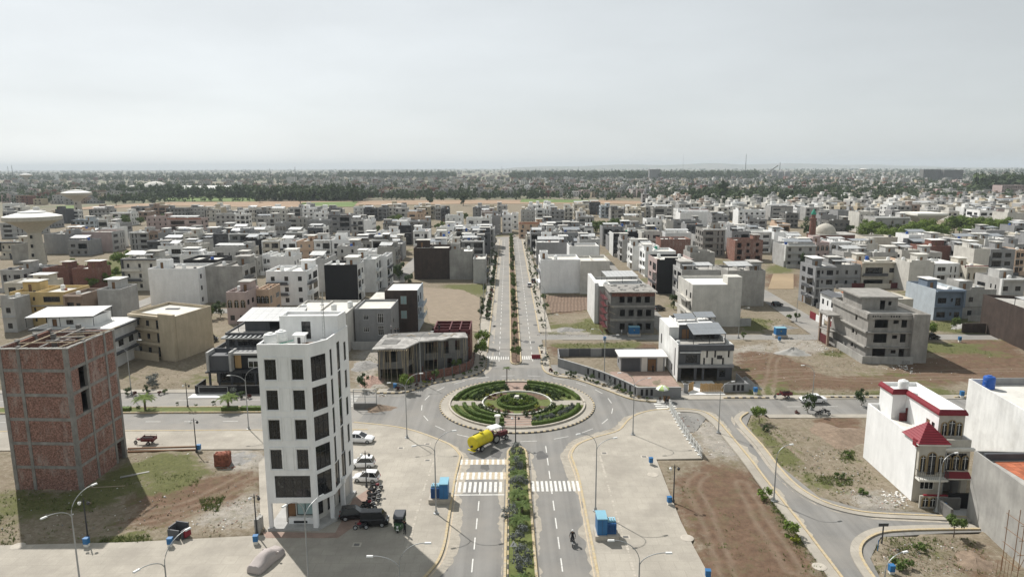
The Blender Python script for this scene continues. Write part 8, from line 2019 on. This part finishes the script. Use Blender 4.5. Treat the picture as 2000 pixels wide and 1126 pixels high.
b=MB();b.box(0.2,-0.4,0,1.2,0.3,0.7);b.box(0.1,-0.5,0.7,1.3,0.4,0.76);tag(b.build('stall',['wood_brown'],loc=(x,y,0.14)),'small wooden vendor stand under the umbrella','stall')
# fence, frames, signs, odds and ends
r=thing('fence','long white picket fence crossing the right plaza','fence');fp=resample(GP([(1307,797),(1326,832),(1345,862),(1371,896)]),0.36)
pm=MB();pm.box(-0.09,-0.02,0,0.09,0.02,1.5);PICK=pm.mesh('picket',['frame_white'])
for i,p in enumerate(fp):link('picket',PICK,r,(p[0],p[1],0.1),1.2)
for a,c in zip(fp[::4],fp[4::4]+[fp[-1]]):
 for z in(0.35,1.2):b=MB();b.bar((a[0],a[1],z),(c[0],c[1],z),0.05,0.07);b.build('rail',['frame_white'],r)
 b=MB();b.box(a[0]-0.07,a[1]-0.07,0,a[0]+0.07,a[1]+0.07,1.65);b.box(a[0]-0.3,a[1]-0.15,0.1,a[0]+0.3,a[1]+0.15,0.3);b.build('post',['frame_white'],r)
x0,y0=G(691,798);x1,y1=G(737,797);r=thing('steel_frame','rectangular steel gate frame on a low dark wall across the left avenue','frame',(x0,y0,0));w=x1-x0
part('low_wall',r,'dark_concrete',(0,-0.15,0,w,0.15,1.0));
for bx in((0,-0.06,1.0,0.12,0.06,3.6),(w-0.12,-0.06,1.0,w,0.06,3.6),(w/2-0.05,-0.05,1.0,w/2+0.05,0.05,3.5),(0.12,-0.05,3.48,w-0.12,0.05,3.6),(0.12,-0.05,2.2,w-0.12,0.05,2.28),(0.12,-0.05,1.12,w-0.12,0.05,1.2)):part('bar',r,'steel',bx)
b=MB();rr=random.Random(4);x,y=G(738,800)
def heap(name,loc,rx,ry,h,m,label,cat,seed=1,n=26,rough=0.16):
 b=MB();r_=random.Random(seed);rings=7
 ph=[r_.uniform(0,6)for _ in range(4)]
 for j in range(rings+1):
  t=j/rings
  for k in range(n):
   a=2*PI*k/n;q=1+rough*math.sin(3*a+ph[0])+rough*0.7*math.sin(5*a+ph[1])+r_.uniform(-.07,.07);R=(1-t)*q
   b.v.append((loc[0]+R*rx*math.cos(a),loc[1]+R*ry*math.sin(a),-0.05+h*(t**1.25)*(1+r_.uniform(-.12,.12))if j<rings else h))
 for j in range(rings):
  for k in range(n):q=(k+1)%n;b.f.append((j*n+k,j*n+q,(j+1)*n+q,(j+1)*n+k));b.m.append(0)
 b.f.append(tuple(rings*n+k for k in range(n)));b.m.append(0)
 return tag(b.build(name,[m],smooth=True),label,cat)
heap('soil_heap',G(741,798),3.2,1.9,0.9,'earth_pile','brown soil heap at the end of the steel gate frame','heap',1)
heap('gravel_heap',G(460,895),4.6,3.4,0.35,'gravel_grey','flat spread of grey gravel behind the brick stack','heap',2)
heap('rubble_heap',G(726,745),3.0,4.5,1.3,'rubble_pink','pinkish brick rubble left of the house under construction','heap',3);heap('rubble_heap',G(712,715),3.5,5.0,1.0,'gravel_grey','grey rubble behind the pink rubble, left of the construction house','heap',4)
heap('gravel_heap',G(1456,752),2.6,3.8,1.9,'gravel_grey','steep grey gravel heap right of the striped-panel house','heap',5);heap('gravel_heap',G(1550,690),4.0,3.0,1.6,'raw_plaster','pale sand heap on the scrubby plot left of the concrete block','heap',6);heap('gravel_heap',G(1108,645),5.0,4.0,0.9,'gravel_grey','low grey gravel heap at the cross street corner','heap',7);heap('soil_heap',G(1640,850),5.5,6,1.1,'earth_pile','dug brown earth bank left of the white villa wall','heap',8);heap('sand_heap',G(1530,640),4,3,1.0,'gravel_grey','grey heap beside the right side street','heap',9);heap('soil_heap',G(1905,1098),2.6,3.0,0.6,'earth_pile','brownish earth mound at the foot of the grey wall','heap',10);heap('sand_heap',G(1885,640),4.5,3.2,1.3,'raw_plaster','pale sand heap near the blue house','heap',11)
def scatter(name,polys,n,seed,mats,size=(0.05,0.2)):
 r_=random.Random(seed);b=MB();W=[GP(p)for p in polys]
 for k in range(n):
  p=W[k%len(W)];xs=[q[0]for q in p];ys=[q[1]for q in p];x,y=r_.uniform(min(xs),max(xs)),r_.uniform(min(ys),max(ys))
  if not inp(x,y,p):continue
  s=r_.uniform(*size);a=r_.random()*3;c,d=math.cos(a)*s,math.sin(a)*s;h=s*r_.uniform(.3,.9)
  b.hexa([(x-c,y-d,-.05),(x+d,y-c,-.05),(x+c,y+d,-.05),(x-d,y+c,-.05),(x-c*.7,y-d*.7,h+.05),(x+d*.6,y-c*.6,h+.05),(x+c*.7,y+d*.7,h+.05),(x-d*.6,y+c*.6,h+.05)],r_.randrange(len(mats)))
 o=b.build(name,mats);o['kind']='stuff'
scatter('rubble',[[(700,700),(745,690),(762,778),(705,775)],[(245,850),(370,880),(370,895),(245,905)],[(1640,955),(1770,965),(1775,998),(1690,990)],[(1440,690),(1500,690),(1500,770),(1440,770)],[(1520,655),(1610,650),(1690,735),(1560,700)],[(1700,715),(1790,712),(1800,735),(1700,735)],[(1300,800),(1420,835),(1440,890),(1375,895)],[(360,1000),(510,960),(515,1030),(380,1045)],[(1050,640),(1180,640),(1180,656),(1050,656)],[(1720,1060),(1900,1060),(1950,1126),(1720,1126)],[(0,950),(500,900),(500,1040),(0,1060)],[(1470,830),(1670,870),(1720,985),(1600,960)],[(1440,700),(1990,690),(1990,750),(1440,760)]],3600,1,['raw_plaster','gravel_grey','rubble_pink','earth_pile','litter_white'],(0.04,0.17))
scatter('litter',[[(1720,955),(1775,965),(1775,990),(1725,985)],[(1725,712),(1790,715),(1780,730),(1720,728)],[(700,740),(760,750),(760,775),(720,775)],[(1590,660),(1640,690),(1600,690)]],320,2,['litter_white'],(0.06,0.28))
x,y=G(436,908);r=thing('brick_stack','square stack of orange-red bricks on the plot behind the office block','brick stack',(x,y,0.05),0.12);bm_=MB();bm_.box(0,0,0,0.225,0.11,0.075);BR=bm_.mesh('brick',['stack_brick'])
rr=random.Random(9)
for j in range(9):
 z=j*0.2
 for k in range(8):b_=link('brick',BR,r,(-0.95+k*0.24,-0.7+rr.uniform(-.02,.02),z),0,(1.0,1,2.5));b_=link('brick',BR,r,(-0.95+rr.uniform(-.02,.02),-0.69+k*0.17+0.15,z),PI/2,(0.72,1,2.5));b_=link('brick',BR,r,(0.99+rr.uniform(-.02,.02),-0.69+k*0.17+0.1,z),PI/2,(0.72,1,2.5))
part('stack_core',r,'stack_brick',(-0.9,-0.55,0,0.88,0.62,1.86))
for k in range(22):link('brick',BR,r,(rr.uniform(-1,.8),rr.uniform(-.6,.5),1.86),rr.uniform(0,3))
for k in range(26):link('brick',BR,r,(rr.uniform(-1.9,1.9),rr.uniform(-1.5,-0.9),0.0),rr.uniform(0,3))
x,y=G(350,1050);r=thing('block_enclosure','open dark grey block enclosure with a ragged rim','enclosure',(x,y,0.05),-0.25)
for bx in((-0.9,-0.7,0,0.6,-0.55,1.3),(-0.9,-0.549,0,-0.75,0.7,1.5),(-0.749,0.55,0,0.9,0.7,1.7),(0.75,-0.55,0,0.9,0.549,1.2)):part('side_wall',r,'dark_grey_paint',bx)
b=MB();loft(b,[[(xx,-0.28*q,0),(xx,0.28*q,0),(xx,0.08,1.1),(xx,-0.08,1.1)]for xx,q in((-0.75,1),(0.75,1))]);o=b.build('traffic_barrier',['red_paint'],loc=(x+1.0,y-0.1,0.35),rz=1.2);o.scale=(.6,.7,.8);tag(o,'red plastic road barrier leaning on the dark enclosure','barrier')
b=MB();loft(b,[[(xx,-0.28,0),(xx,0.28,0),(xx,0.08,0.9),(xx,-0.08,0.9)]for xx in(-1.0,1.0)]);tag(b.build('traffic_barrier',['red_paint'],loc=G(1047,700)+(0.04,)),'red plastic road barrier on the far zebra crossing','barrier')
x,y=G(991,698);r=thing('barrier_frame','thin steel barrier frame beside the far zebra crossing, left lane','barrier',(x-1.9,y,0.04))
for bx in((0,-.03,0,.06,.03,1.9),(2.9,-.03,0,2.96,.03,1.9),(.06,-.03,1.84,2.9,.03,1.9),(.06,-.03,.2,2.9,.03,.26)):part('bar',r,'dark_steel',bx)
for i,(a,c)in enumerate((((250,878),(385,874)),((250,884),(388,880)))):
 p,q=G(*a),G(*c);b=MB();b.bar((p[0],p[1],0.2),(q[0],q[1],0.2),0.2,0.25);tag(b.build('timber_beam',['wood_brown'],),'%s long timber beam lying along the service strip right of the brick tower'%('farther','nearer')[i],'beam')
for i,(a,c)in enumerate((((210,1000-24),(370,922)),((235,934),(292,923)))):
 if i:p,q=G(*a),G(*c);b=MB();b.bar((p[0],p[1],0.2),(q[0],q[1],0.2),0.35,0.12);tag(b.build('concrete_plank',['raw_plaster']),'pale concrete plank lying on the grass right of the brick tower','plank')
b=MB();p,q=G(85,958),G(245,950);b.bar((p[0],p[1],0.15),(q[0],q[1],0.15),0.08);tag(b.build('pole',['bamboo']),'thin pale pole lying before the brick tower','pole')
x,y=G(1003,1098);r=thing('road_sign','white triangular warning sign with black mark in the near median','road sign',(x,y,0.2));b=MB();b.tube([(0,0.02,0),(0,0.02,2.2)],0.035,6);b.build('post',['steel'],r)
b=MB();b.prism([(-.42,0),(.42,0),(0,.74)],0,.03,0,1);o=b.build('sign_plate',['red_paint','frame_white'],r,loc=(0,0,1.7));o.rotation_euler.x=PI/2;b=MB();b.prism([(-.12,.12),(-.04,.12),(.02,.3),(.1,.34),(.06,.42),(-.06,.34)],.031,.036);o=b.build('sign_mark',['black_paint'],r,loc=(0,0,1.7));o.rotation_euler.x=PI/2
x,y=G(1722,1062);r=thing('street_sign','dark street name board on twin posts at the lower right corner','street sign',(x,y,0));part('board',r,'dark_grey_paint',(-0.55,-0.03,2.2,0.55,0.03,2.55));part('post',r,'dark_steel',(-.06,-.05,0,.06,.05,2.2));part('frame',r,'steel',(-.6,-.04,2.55,.6,.04,2.6))
b=MB();b.lathe([(.05,0),(.05,1.3),(.02,1.4)],8);tag(b.build('marker_post',['box_blue'],loc=G(1714,1076)+(0,)),'short blue marker post beside the street name board','post')
for i,px in enumerate((1943,1950,1958,1965,1972)):
 x,y=G(px,1140);b=MB();b.tube([(x,y,0),(x+.02,y,2.6+.5*(i%3))],0.02,5);tag(b.build('rebar',['wood_brown']),'rusty reinforcing bar standing at the bottom right, %s from the left'%ORD[i+1],'rebar','reinforcing bars at the grey wall')
r=thing('scaffold','rusty tube scaffold at the right edge against the grey wall','scaffold');x,y=G(1985,1140)
for dx,dy in((0,0),(1.2,0.0),(0,2.2),(1.2,2.2)):b=MB();b.tube([(x+dx,y+dy,0),(x+dx,y+dy,7)],0.035,6);b.build('upright',['wood_brown'],r)
for z in(1.6,3.2,4.8,6.4):b=MB();b.tube([(x-.3,y,z),(x+1.5,y,z)],0.03,5);b.tube([(x,y-.2,z+.1),(x,y+2.5,z+.1)],0.03,5);b.build('ledger',['wood_brown'],r)
b=MB();b.tube([(x,y,1.6),(x+1.2,y,4.8)],0.03,5);b.build('brace',['wood_brown'],r)
for i,(px,py)in enumerate(((697,1065),(1180,886),(1258,893),(1222,1050),(783,876),(835,868),(835,900))):
 x,y=G(px,py);b=MB();b.box(-.5,-.45,.1,.5,.45,.158);b.box(-.3,-.25,.158,.3,.25,.166,1);struct(b.build('manhole_cover',['kerb_stone','dark_concrete'],loc=(x,y,0)))
for i,(px,py)in enumerate(((1275,928),(1342,1052),(35,1068),(1600,1108))):
 x,y=G(px,py);b=MB();b.lathe([(.75,.1),(.75,.17),(.6,.19)],20,(x,y,0));struct(b.build('manhole_cover',['kerb_stone']))
for nm,pts in(('left',[(852,890),(830,950),(812,1010),(800,1060),(786,1090)]),('right',[(1172,892),(1188,950),(1205,1010),(1225,1070),(1240,1126)])):
 q=resample(GP(pts),0.55);rr=random.Random(3);b=MB()
 for a in q:
  if rr.random()<0.82:s=rr.uniform(.12,.26);b.box(a[0]-s*.6,a[1]-s,.14,a[0]+s*.6,a[1]+s,.156+rr.uniform(0,.006),bottom=False)
 o=b.build('edging_stones',['kerb_stone']);o['kind']='structure'
b=MB();b.prism(ccw(GP([(512,1040),(655,1042),(690,975),(722,955),(735,975),(705,1020),(660,1052),(520,1052)])),0.1,0.162);struct(b.build('forecourt',['red_paving']))
part_o=part('gate_pier',None,'raw_plaster',(-29.6,73.2,0.1,-29.1,73.8,2.0),(-29.7,74.4,0.1,-29.2,75.0,1.6));tag(part_o,'pair of grey rendered gate piers left of the office entrance','gate pier')
# landmarks of the middle and far distance
def water_tower(x,y,label,s=1.0,rot=0.0):
 r=thing('water_tower',label,'water tower',(x,y,0),rot);r.scale=(s,s,s)
 b=MB();b.lathe([(3.3,0),(2.6,14.3)],24);b.build('shaft',['stone_cladding'],r,True)
 b=MB();b.lathe([(2.6,14.3),(3.4,15.2),(4.2,16.0),(7.4,18.1),(10.6,19.7),(11.2,19.9),(11.2,21.4),(11.0,21.6)],32,caps=False);b.build('bowl',['stone_cladding'],r,True)
 b=MB();b.lathe([(11.0,21.6),(6.0,22.9),(5.2,23.0),(5.2,23.5),(0.3,24.0)],32);b.build('tank_roof',['roof_white'],r,True)
 for z in(12.0,8.0,4.0):b=MB();b.box(-0.4,-0.2,z,0.4,0.2,z+1.4);b.build('window',['dark_inside'],r,loc=(0.4,-(3.5-0.6*z/14.3),0))
 return r
water_tower(*G(75,517),'large concrete water tower with flaring bowl, the nearer one at far left')
water_tower(*G(155,427),'concrete water tower with flaring bowl, behind the nearest one',1.02)
water_tower(*G(53,362),'tiny hazy water tower at the far left horizon',1.25)
water_tower(*G(1685,345),'tiny hazy water tower at the far right horizon',1.35)
def mosque():
 x,y=MX,MY;r=thing('mosque','low brick mosque with a pale dome and a slim minaret, right','mosque',(x,y,0))
 b=MB();b.box(-10,0,0,11,16,5.6);b.build('wall',['dark_brick'],r);b=MB();b.box(-10.3,-0.3,5.61,11.3,16.3,6.0);b.build('roof',['roof_grey'],r)
 b=MB();b.lathe([(5.4,6.0),(5.4,6.6),(5.2,7.6),(4.6,9.0),(3.4,10.3),(1.8,11.1),(0.3,11.5),(0.1,12.3)],28,(-4.0,7,0));b.build('dome',['stone_cladding'],r,True)
 b=MB();b.lathe([(1.9,0),(1.5,14),(1.9,14.1),(1.9,14.7),(1.1,14.8),(1.1,16.6)],12,(-13.5,1.5,0));b.build('minaret',['dark_brick'],r,True)
 b=MB();b.lathe([(1.2,16.6),(1.3,17.2),(0.8,18.3),(0.1,19.6)],12,(-13.5,1.5,0));b.build('minaret_cap',['plastic_green'],r,True)
mosque()
x,y=G(1800,462);r=thing('reservoir','flat white concrete reservoir flaring outward above the park trees, right','reservoir',(x,y,0))
b=MB();b.lathe([(5,0),(5,8.5),(13.0,13.2),(13.0,14.4),(0.2,14.8)],4,caps=True);b.build('basin',['stone_white'],r,rz=PI/4)
x,y=G(305,374);r=thing('domed_hall','pale half-dome hall among trees beyond the left fields','hall',(x,y,0))
b=MB();b.lathe([(24,0),(23.5,4),(21.5,9),(17,14),(10,17),(1,18.5)],28);b.build('dome',['roof_pale'],r,True)
x,y=G(262,374);r=thing('domed_hall','smaller pale vaulted roof left of the half-dome hall','hall',(x,y,0))
b=MB();b.lathe([(14,0),(13.5,5),(11,8),(6,10.5),(0.5,11.5)],24);b.build('dome',['roof_pale'],r,True)
x,y=G(405,379);r=thing('shed','long white gabled shed between trees beyond the left fields','shed',(x,y,0))
b=MB();b.box(-44,0,0,44,30,8);b.build('wall',['white_paint'],r);b=MB();b.hexa([(-45,-1,8.0),(45,-1,8.0),(45,31,8.0),(-45,31,8.0),(-45,14,13.5),(45,14,13.5),(45,16,13.5),(-45,16,13.5)]);b.build('roof',['roof_white'],r)
def mast(px,pyb,pyt,label,w=1.6,m='dark_steel'):
 x,y=G(px,pyb);h=5.0
 while P(x,y,h)[1]>pyt and h<160:h+=1
 b=MB()
 for k in range(3):
  a=2.1*k;b.tube([(w*math.cos(a),w*math.sin(a),0),(w*0.35*math.cos(a),w*0.35*math.sin(a),h)],[w*0.22,w*0.15],4)
 n=10
 for k in range(n):
  z0,z1=h*k/n,h*(k+1)/n;f0=w*(1-0.65*k/n);f1=w*(1-0.65*(k+1)/n);a0,a1=2.1*(k%3),2.1*((k+1)%3)
  b.tube([(f0*math.cos(a0),f0*math.sin(a0),z0),(f1*math.cos(a1),f1*math.sin(a1),z1)],w*0.13,4,caps=False)
 return tag(b.build('mast',[m],loc=(x,y,0)),label,'mast','far masts')
for px,pyb,pyt,lab,w in((578,362,326,'lattice mast above the trees left of centre',1.2),(529,362,329,'faint lattice mast left of the clearer one',1.0),(1455,350,301,'tallest lattice mast on the horizon, right of centre',1.7),(1333,350,303,'very thin tall mast left of the tallest mast',0.5),(980,350,325,'lattice mast above the far town at the boulevard axis',1.0),(1130,350,326,'short mast over the dark tree line, right of the axis',1.0),(785,347,328,'short mast above the dark tree line, left of the axis',0.9),(1568,358,335,'mast among the far houses at right',1.0),(26,350,323,'thick chimney-like mast at far left',2.4),(18,350,325,'faint twin of the chimney-like mast',2.0),(1522,345,317,'conveyor mast of the far grain works',2.4)):
 mast(px,pyb,pyt,lab,w*.8)
x,y=G(1512,350);r=thing('grain_works','hazy grain works with leaning conveyor on the right horizon','factory',(x,y,0))
b=MB();[b.lathe([(9,0),(9,24),(1,30)],12,(q*21,0,0))for q in(0,1,2)];b.build('silo_body',['grey_paint'],r)
b=MB();b.bar((-32,0,14),(10,0,44),3.0);b.build('conveyor',['grey_paint'],r)
def flats(px0,px1,pyb,pyt,label,m='D',floors=6):
 x0,y0=G(px0,pyb);x1,_=G(px1,pyb);h=5.0
 while P(x0,y0,h)[1]>pyt:h+=0.5
 r=thing('apartment_block',label,'apartment building',(x0,y0,0));w=x1-x0;sh=h/floors
 shell(r,rect(0,0,w,18),0,h-1,[SH[m]],{0:[(w*(k+0.2)/10,w*(k+0.75)/10,z*sh+0.8,z*sh+sh*0.8,'o')for k in range(10)for z in range(floors)]},par=1.0,roof='roof_grey',rev=1.0)
 return r
flats(1802,1840,354,331,'unfinished concrete frame of flats in the haze, left wing');flats(1842,1884,354,332,'unfinished concrete frame of flats in the haze, right wing')
flats(1268,1290,352,331,'dark tall block above the far tree line, right of centre','g',7);flats(1955,2000,388,362,'red brick flats before the big dark trees at far right','i',4);flats(560,575,360,346,'pale block far beyond the fields, left of centre','w',5);flats(100,108,352,340,'small white block in the far left haze','W',5)
# the old town beyond the fields: a mass of small houses
def town():
 r=random.Random(44);b=MB();MATS=['white_paint','offwhite_paint','pale_grey_paint','grey_paint','beige_paint','raw_plaster','pink_paint','roof_pale','roof_grey','dark_inside','tan_panel','dark_brick']
 fields=[[(100,414),(320,404),(940,400),(1200,400),(1440,406),(1440,390),(1180,389),(900,388),(560,384),(330,383),(180,396)]]
 dens=[(0,2000,336,352,1200),(0,330,352,400,260),(560,1350,350,386,1150),(330,560,350,378,120),(1350,2000,350,384,560),(1600,2000,384,402,130)]
 for(p0,p1,q0,q1,n)in dens:
  for _ in range(n):
   px,py=r.uniform(p0,p1),r.uniform(q0,q1)
   x,y=G(px,py)
   if y<770 or in_poly(np.array([px]),np.array([py]),fields[0])[0]:continue
   w,d,h=r.uniform(7,15),r.uniform(8,14),r.choice((3.6,6.8,7.0,7.4,10.2,10.5))*r.uniform(0.92,1.06)
   m=r.choice((0,1,2,2,3,3,4,5,5,6,10,11,5,8));rf=r.choice((7,8,8,8))
   a=r.uniform(-0.15,0.15);ca,sa=math.cos(a),math.sin(a);T=lambda u,v:(x+u*ca-v*sa,y+u*sa+v*ca)
   c=[T(0,0),T(w,0),T(w,d),T(0,d)];i=len(b.v)
   b.v+=[(p[0],p[1],-0.4)for p in c]+[(p[0],p[1],h)for p in c];ii=[T(.3,.3),T(w-.3,.3),T(w-.3,d-.3),T(.3,d-.3)]
   b.v+=[(p[0],p[1],h)for p in ii]+[(p[0],p[1],h-0.8)for p in ii]
   for k in range(4):
    j=(k+1)%4;b.f+=[(i+k,i+j,i+4+j,i+4+k),(i+4+k,i+4+j,i+8+j,i+8+k),(i+8+k,i+8+j,i+12+j,i+12+k)];b.m+=[m,m,m]
   b.f.append((i+12,i+13,i+14,i+15));b.m.append(rf)
   if r.random()<0.6:
    u0=r.uniform(0.4,w-4);v0=r.uniform(0.5,d-4);q=[T(u0,v0),T(u0+3,v0),T(u0+3,v0+3),T(u0,v0+3)];b.prism(q,h-0.8,h+1.7,m,rf)
   if py>346:
    for z in np.arange(1.0,h-2.0,3.3):
     for k in range(max(1,int(w/3.5))):
      u=w*(k+0.5)/max(1,int(w/3.5))+r.uniform(-.5,.5);s=r.uniform(0.5,0.9);p,q=T(u-s,-0.05),T(u+s,-0.05)
      b.poly([(p[0],p[1],z),(q[0],q[1],z),(q[0],q[1],z+1.5),(p[0],p[1],z+1.5)],9)
 for _ in range(1500):
  px,py=r.choice((r.uniform(0,2000),r.uniform(1000,2000))),r.uniform(396,432);x,y=G(px,py);w,d,h=r.uniform(7,11),10,r.choice((7.2,7.6,10.4))
  if blocked(x,y,x+w,y+d)or overlaps((x-.3,y-.5,x+w+.3,y+d)):continue
  FOOT.append((x,y,x+w,y+d));m=r.choice((0,0,1,1,2,2,3,4,5,10));b.box(x,y,-.3,x+w,y+d,h,m,False);b.box(x+.3,y+.3,h,x+w-.3,y+d-.3,h+.02,r.choice((7,7,8)),False);u=r.uniform(.3,w-4.5);b.box(x+u,y+4,h,x+u+r.uniform(2.5,4),y+8,h+2.4,m,False)
  for z in np.arange(.9,h-2,3.3):
   for k in range(2):q=x+w*(k+.3)/2+r.uniform(-.5,.5);sz=r.uniform(.6,1.3);b.poly([(q-sz,y-.05,z),(q+sz,y-.05,z),(q+sz,y-.05,z+1.6),(q-sz,y-.05,z+1.6)],9)
   if r.random()<.6:b.box(x+.2,y-1,z+2.1,x+w*.6,y-.01,z+2.3,m)
 o=b.build('distant_houses',MATS);o['kind']='stuff';o['label']='mass of small flat-roofed houses fading toward the horizon';o['category']='houses'
town()
b=MB();rr=random.Random(6);prev=None
for k in range(61):
 x=-1500+k*180;hgt=30+70*max(0,math.sin((k-8)/46*PI))*(0.8+0.2*math.sin(k*0.7))if 8<k<54 else 6
 cur=(x,13000+300*math.sin(k*0.4),hgt)
 if prev:b.poly([(prev[0],prev[1]-900,-0.3),(cur[0],cur[1]-900,-0.3),cur,prev]);b.poly([prev,cur,(cur[0],cur[1]+900,-0.3),(prev[0],prev[1]+900,-0.3)])
 prev=cur
struct(b.build('hills',['plain_soil']))
# the air
hm=bpy.data.materials.new('haze_air');hm.use_nodes=True;nt=hm.node_tree;nt.nodes.clear()
ho=nt.nodes.new('ShaderNodeOutputMaterial');hv=nt.nodes.new('ShaderNodeVolumePrincipled')
hv.inputs['Color'].default_value=(0.84,0.92,0.98,1);hv.inputs['Density'].default_value=0.00010;hv.inputs['Anisotropy'].default_value=0.0
nt.links.new(hv.outputs['Volume'],ho.inputs['Volume'])
M['haze_air']=hm
b=MB();b.box(-16000,-2000,-1.4,16000,16000,122);hz=b.build('haze',['haze_air']);hz['kind']='stuff'
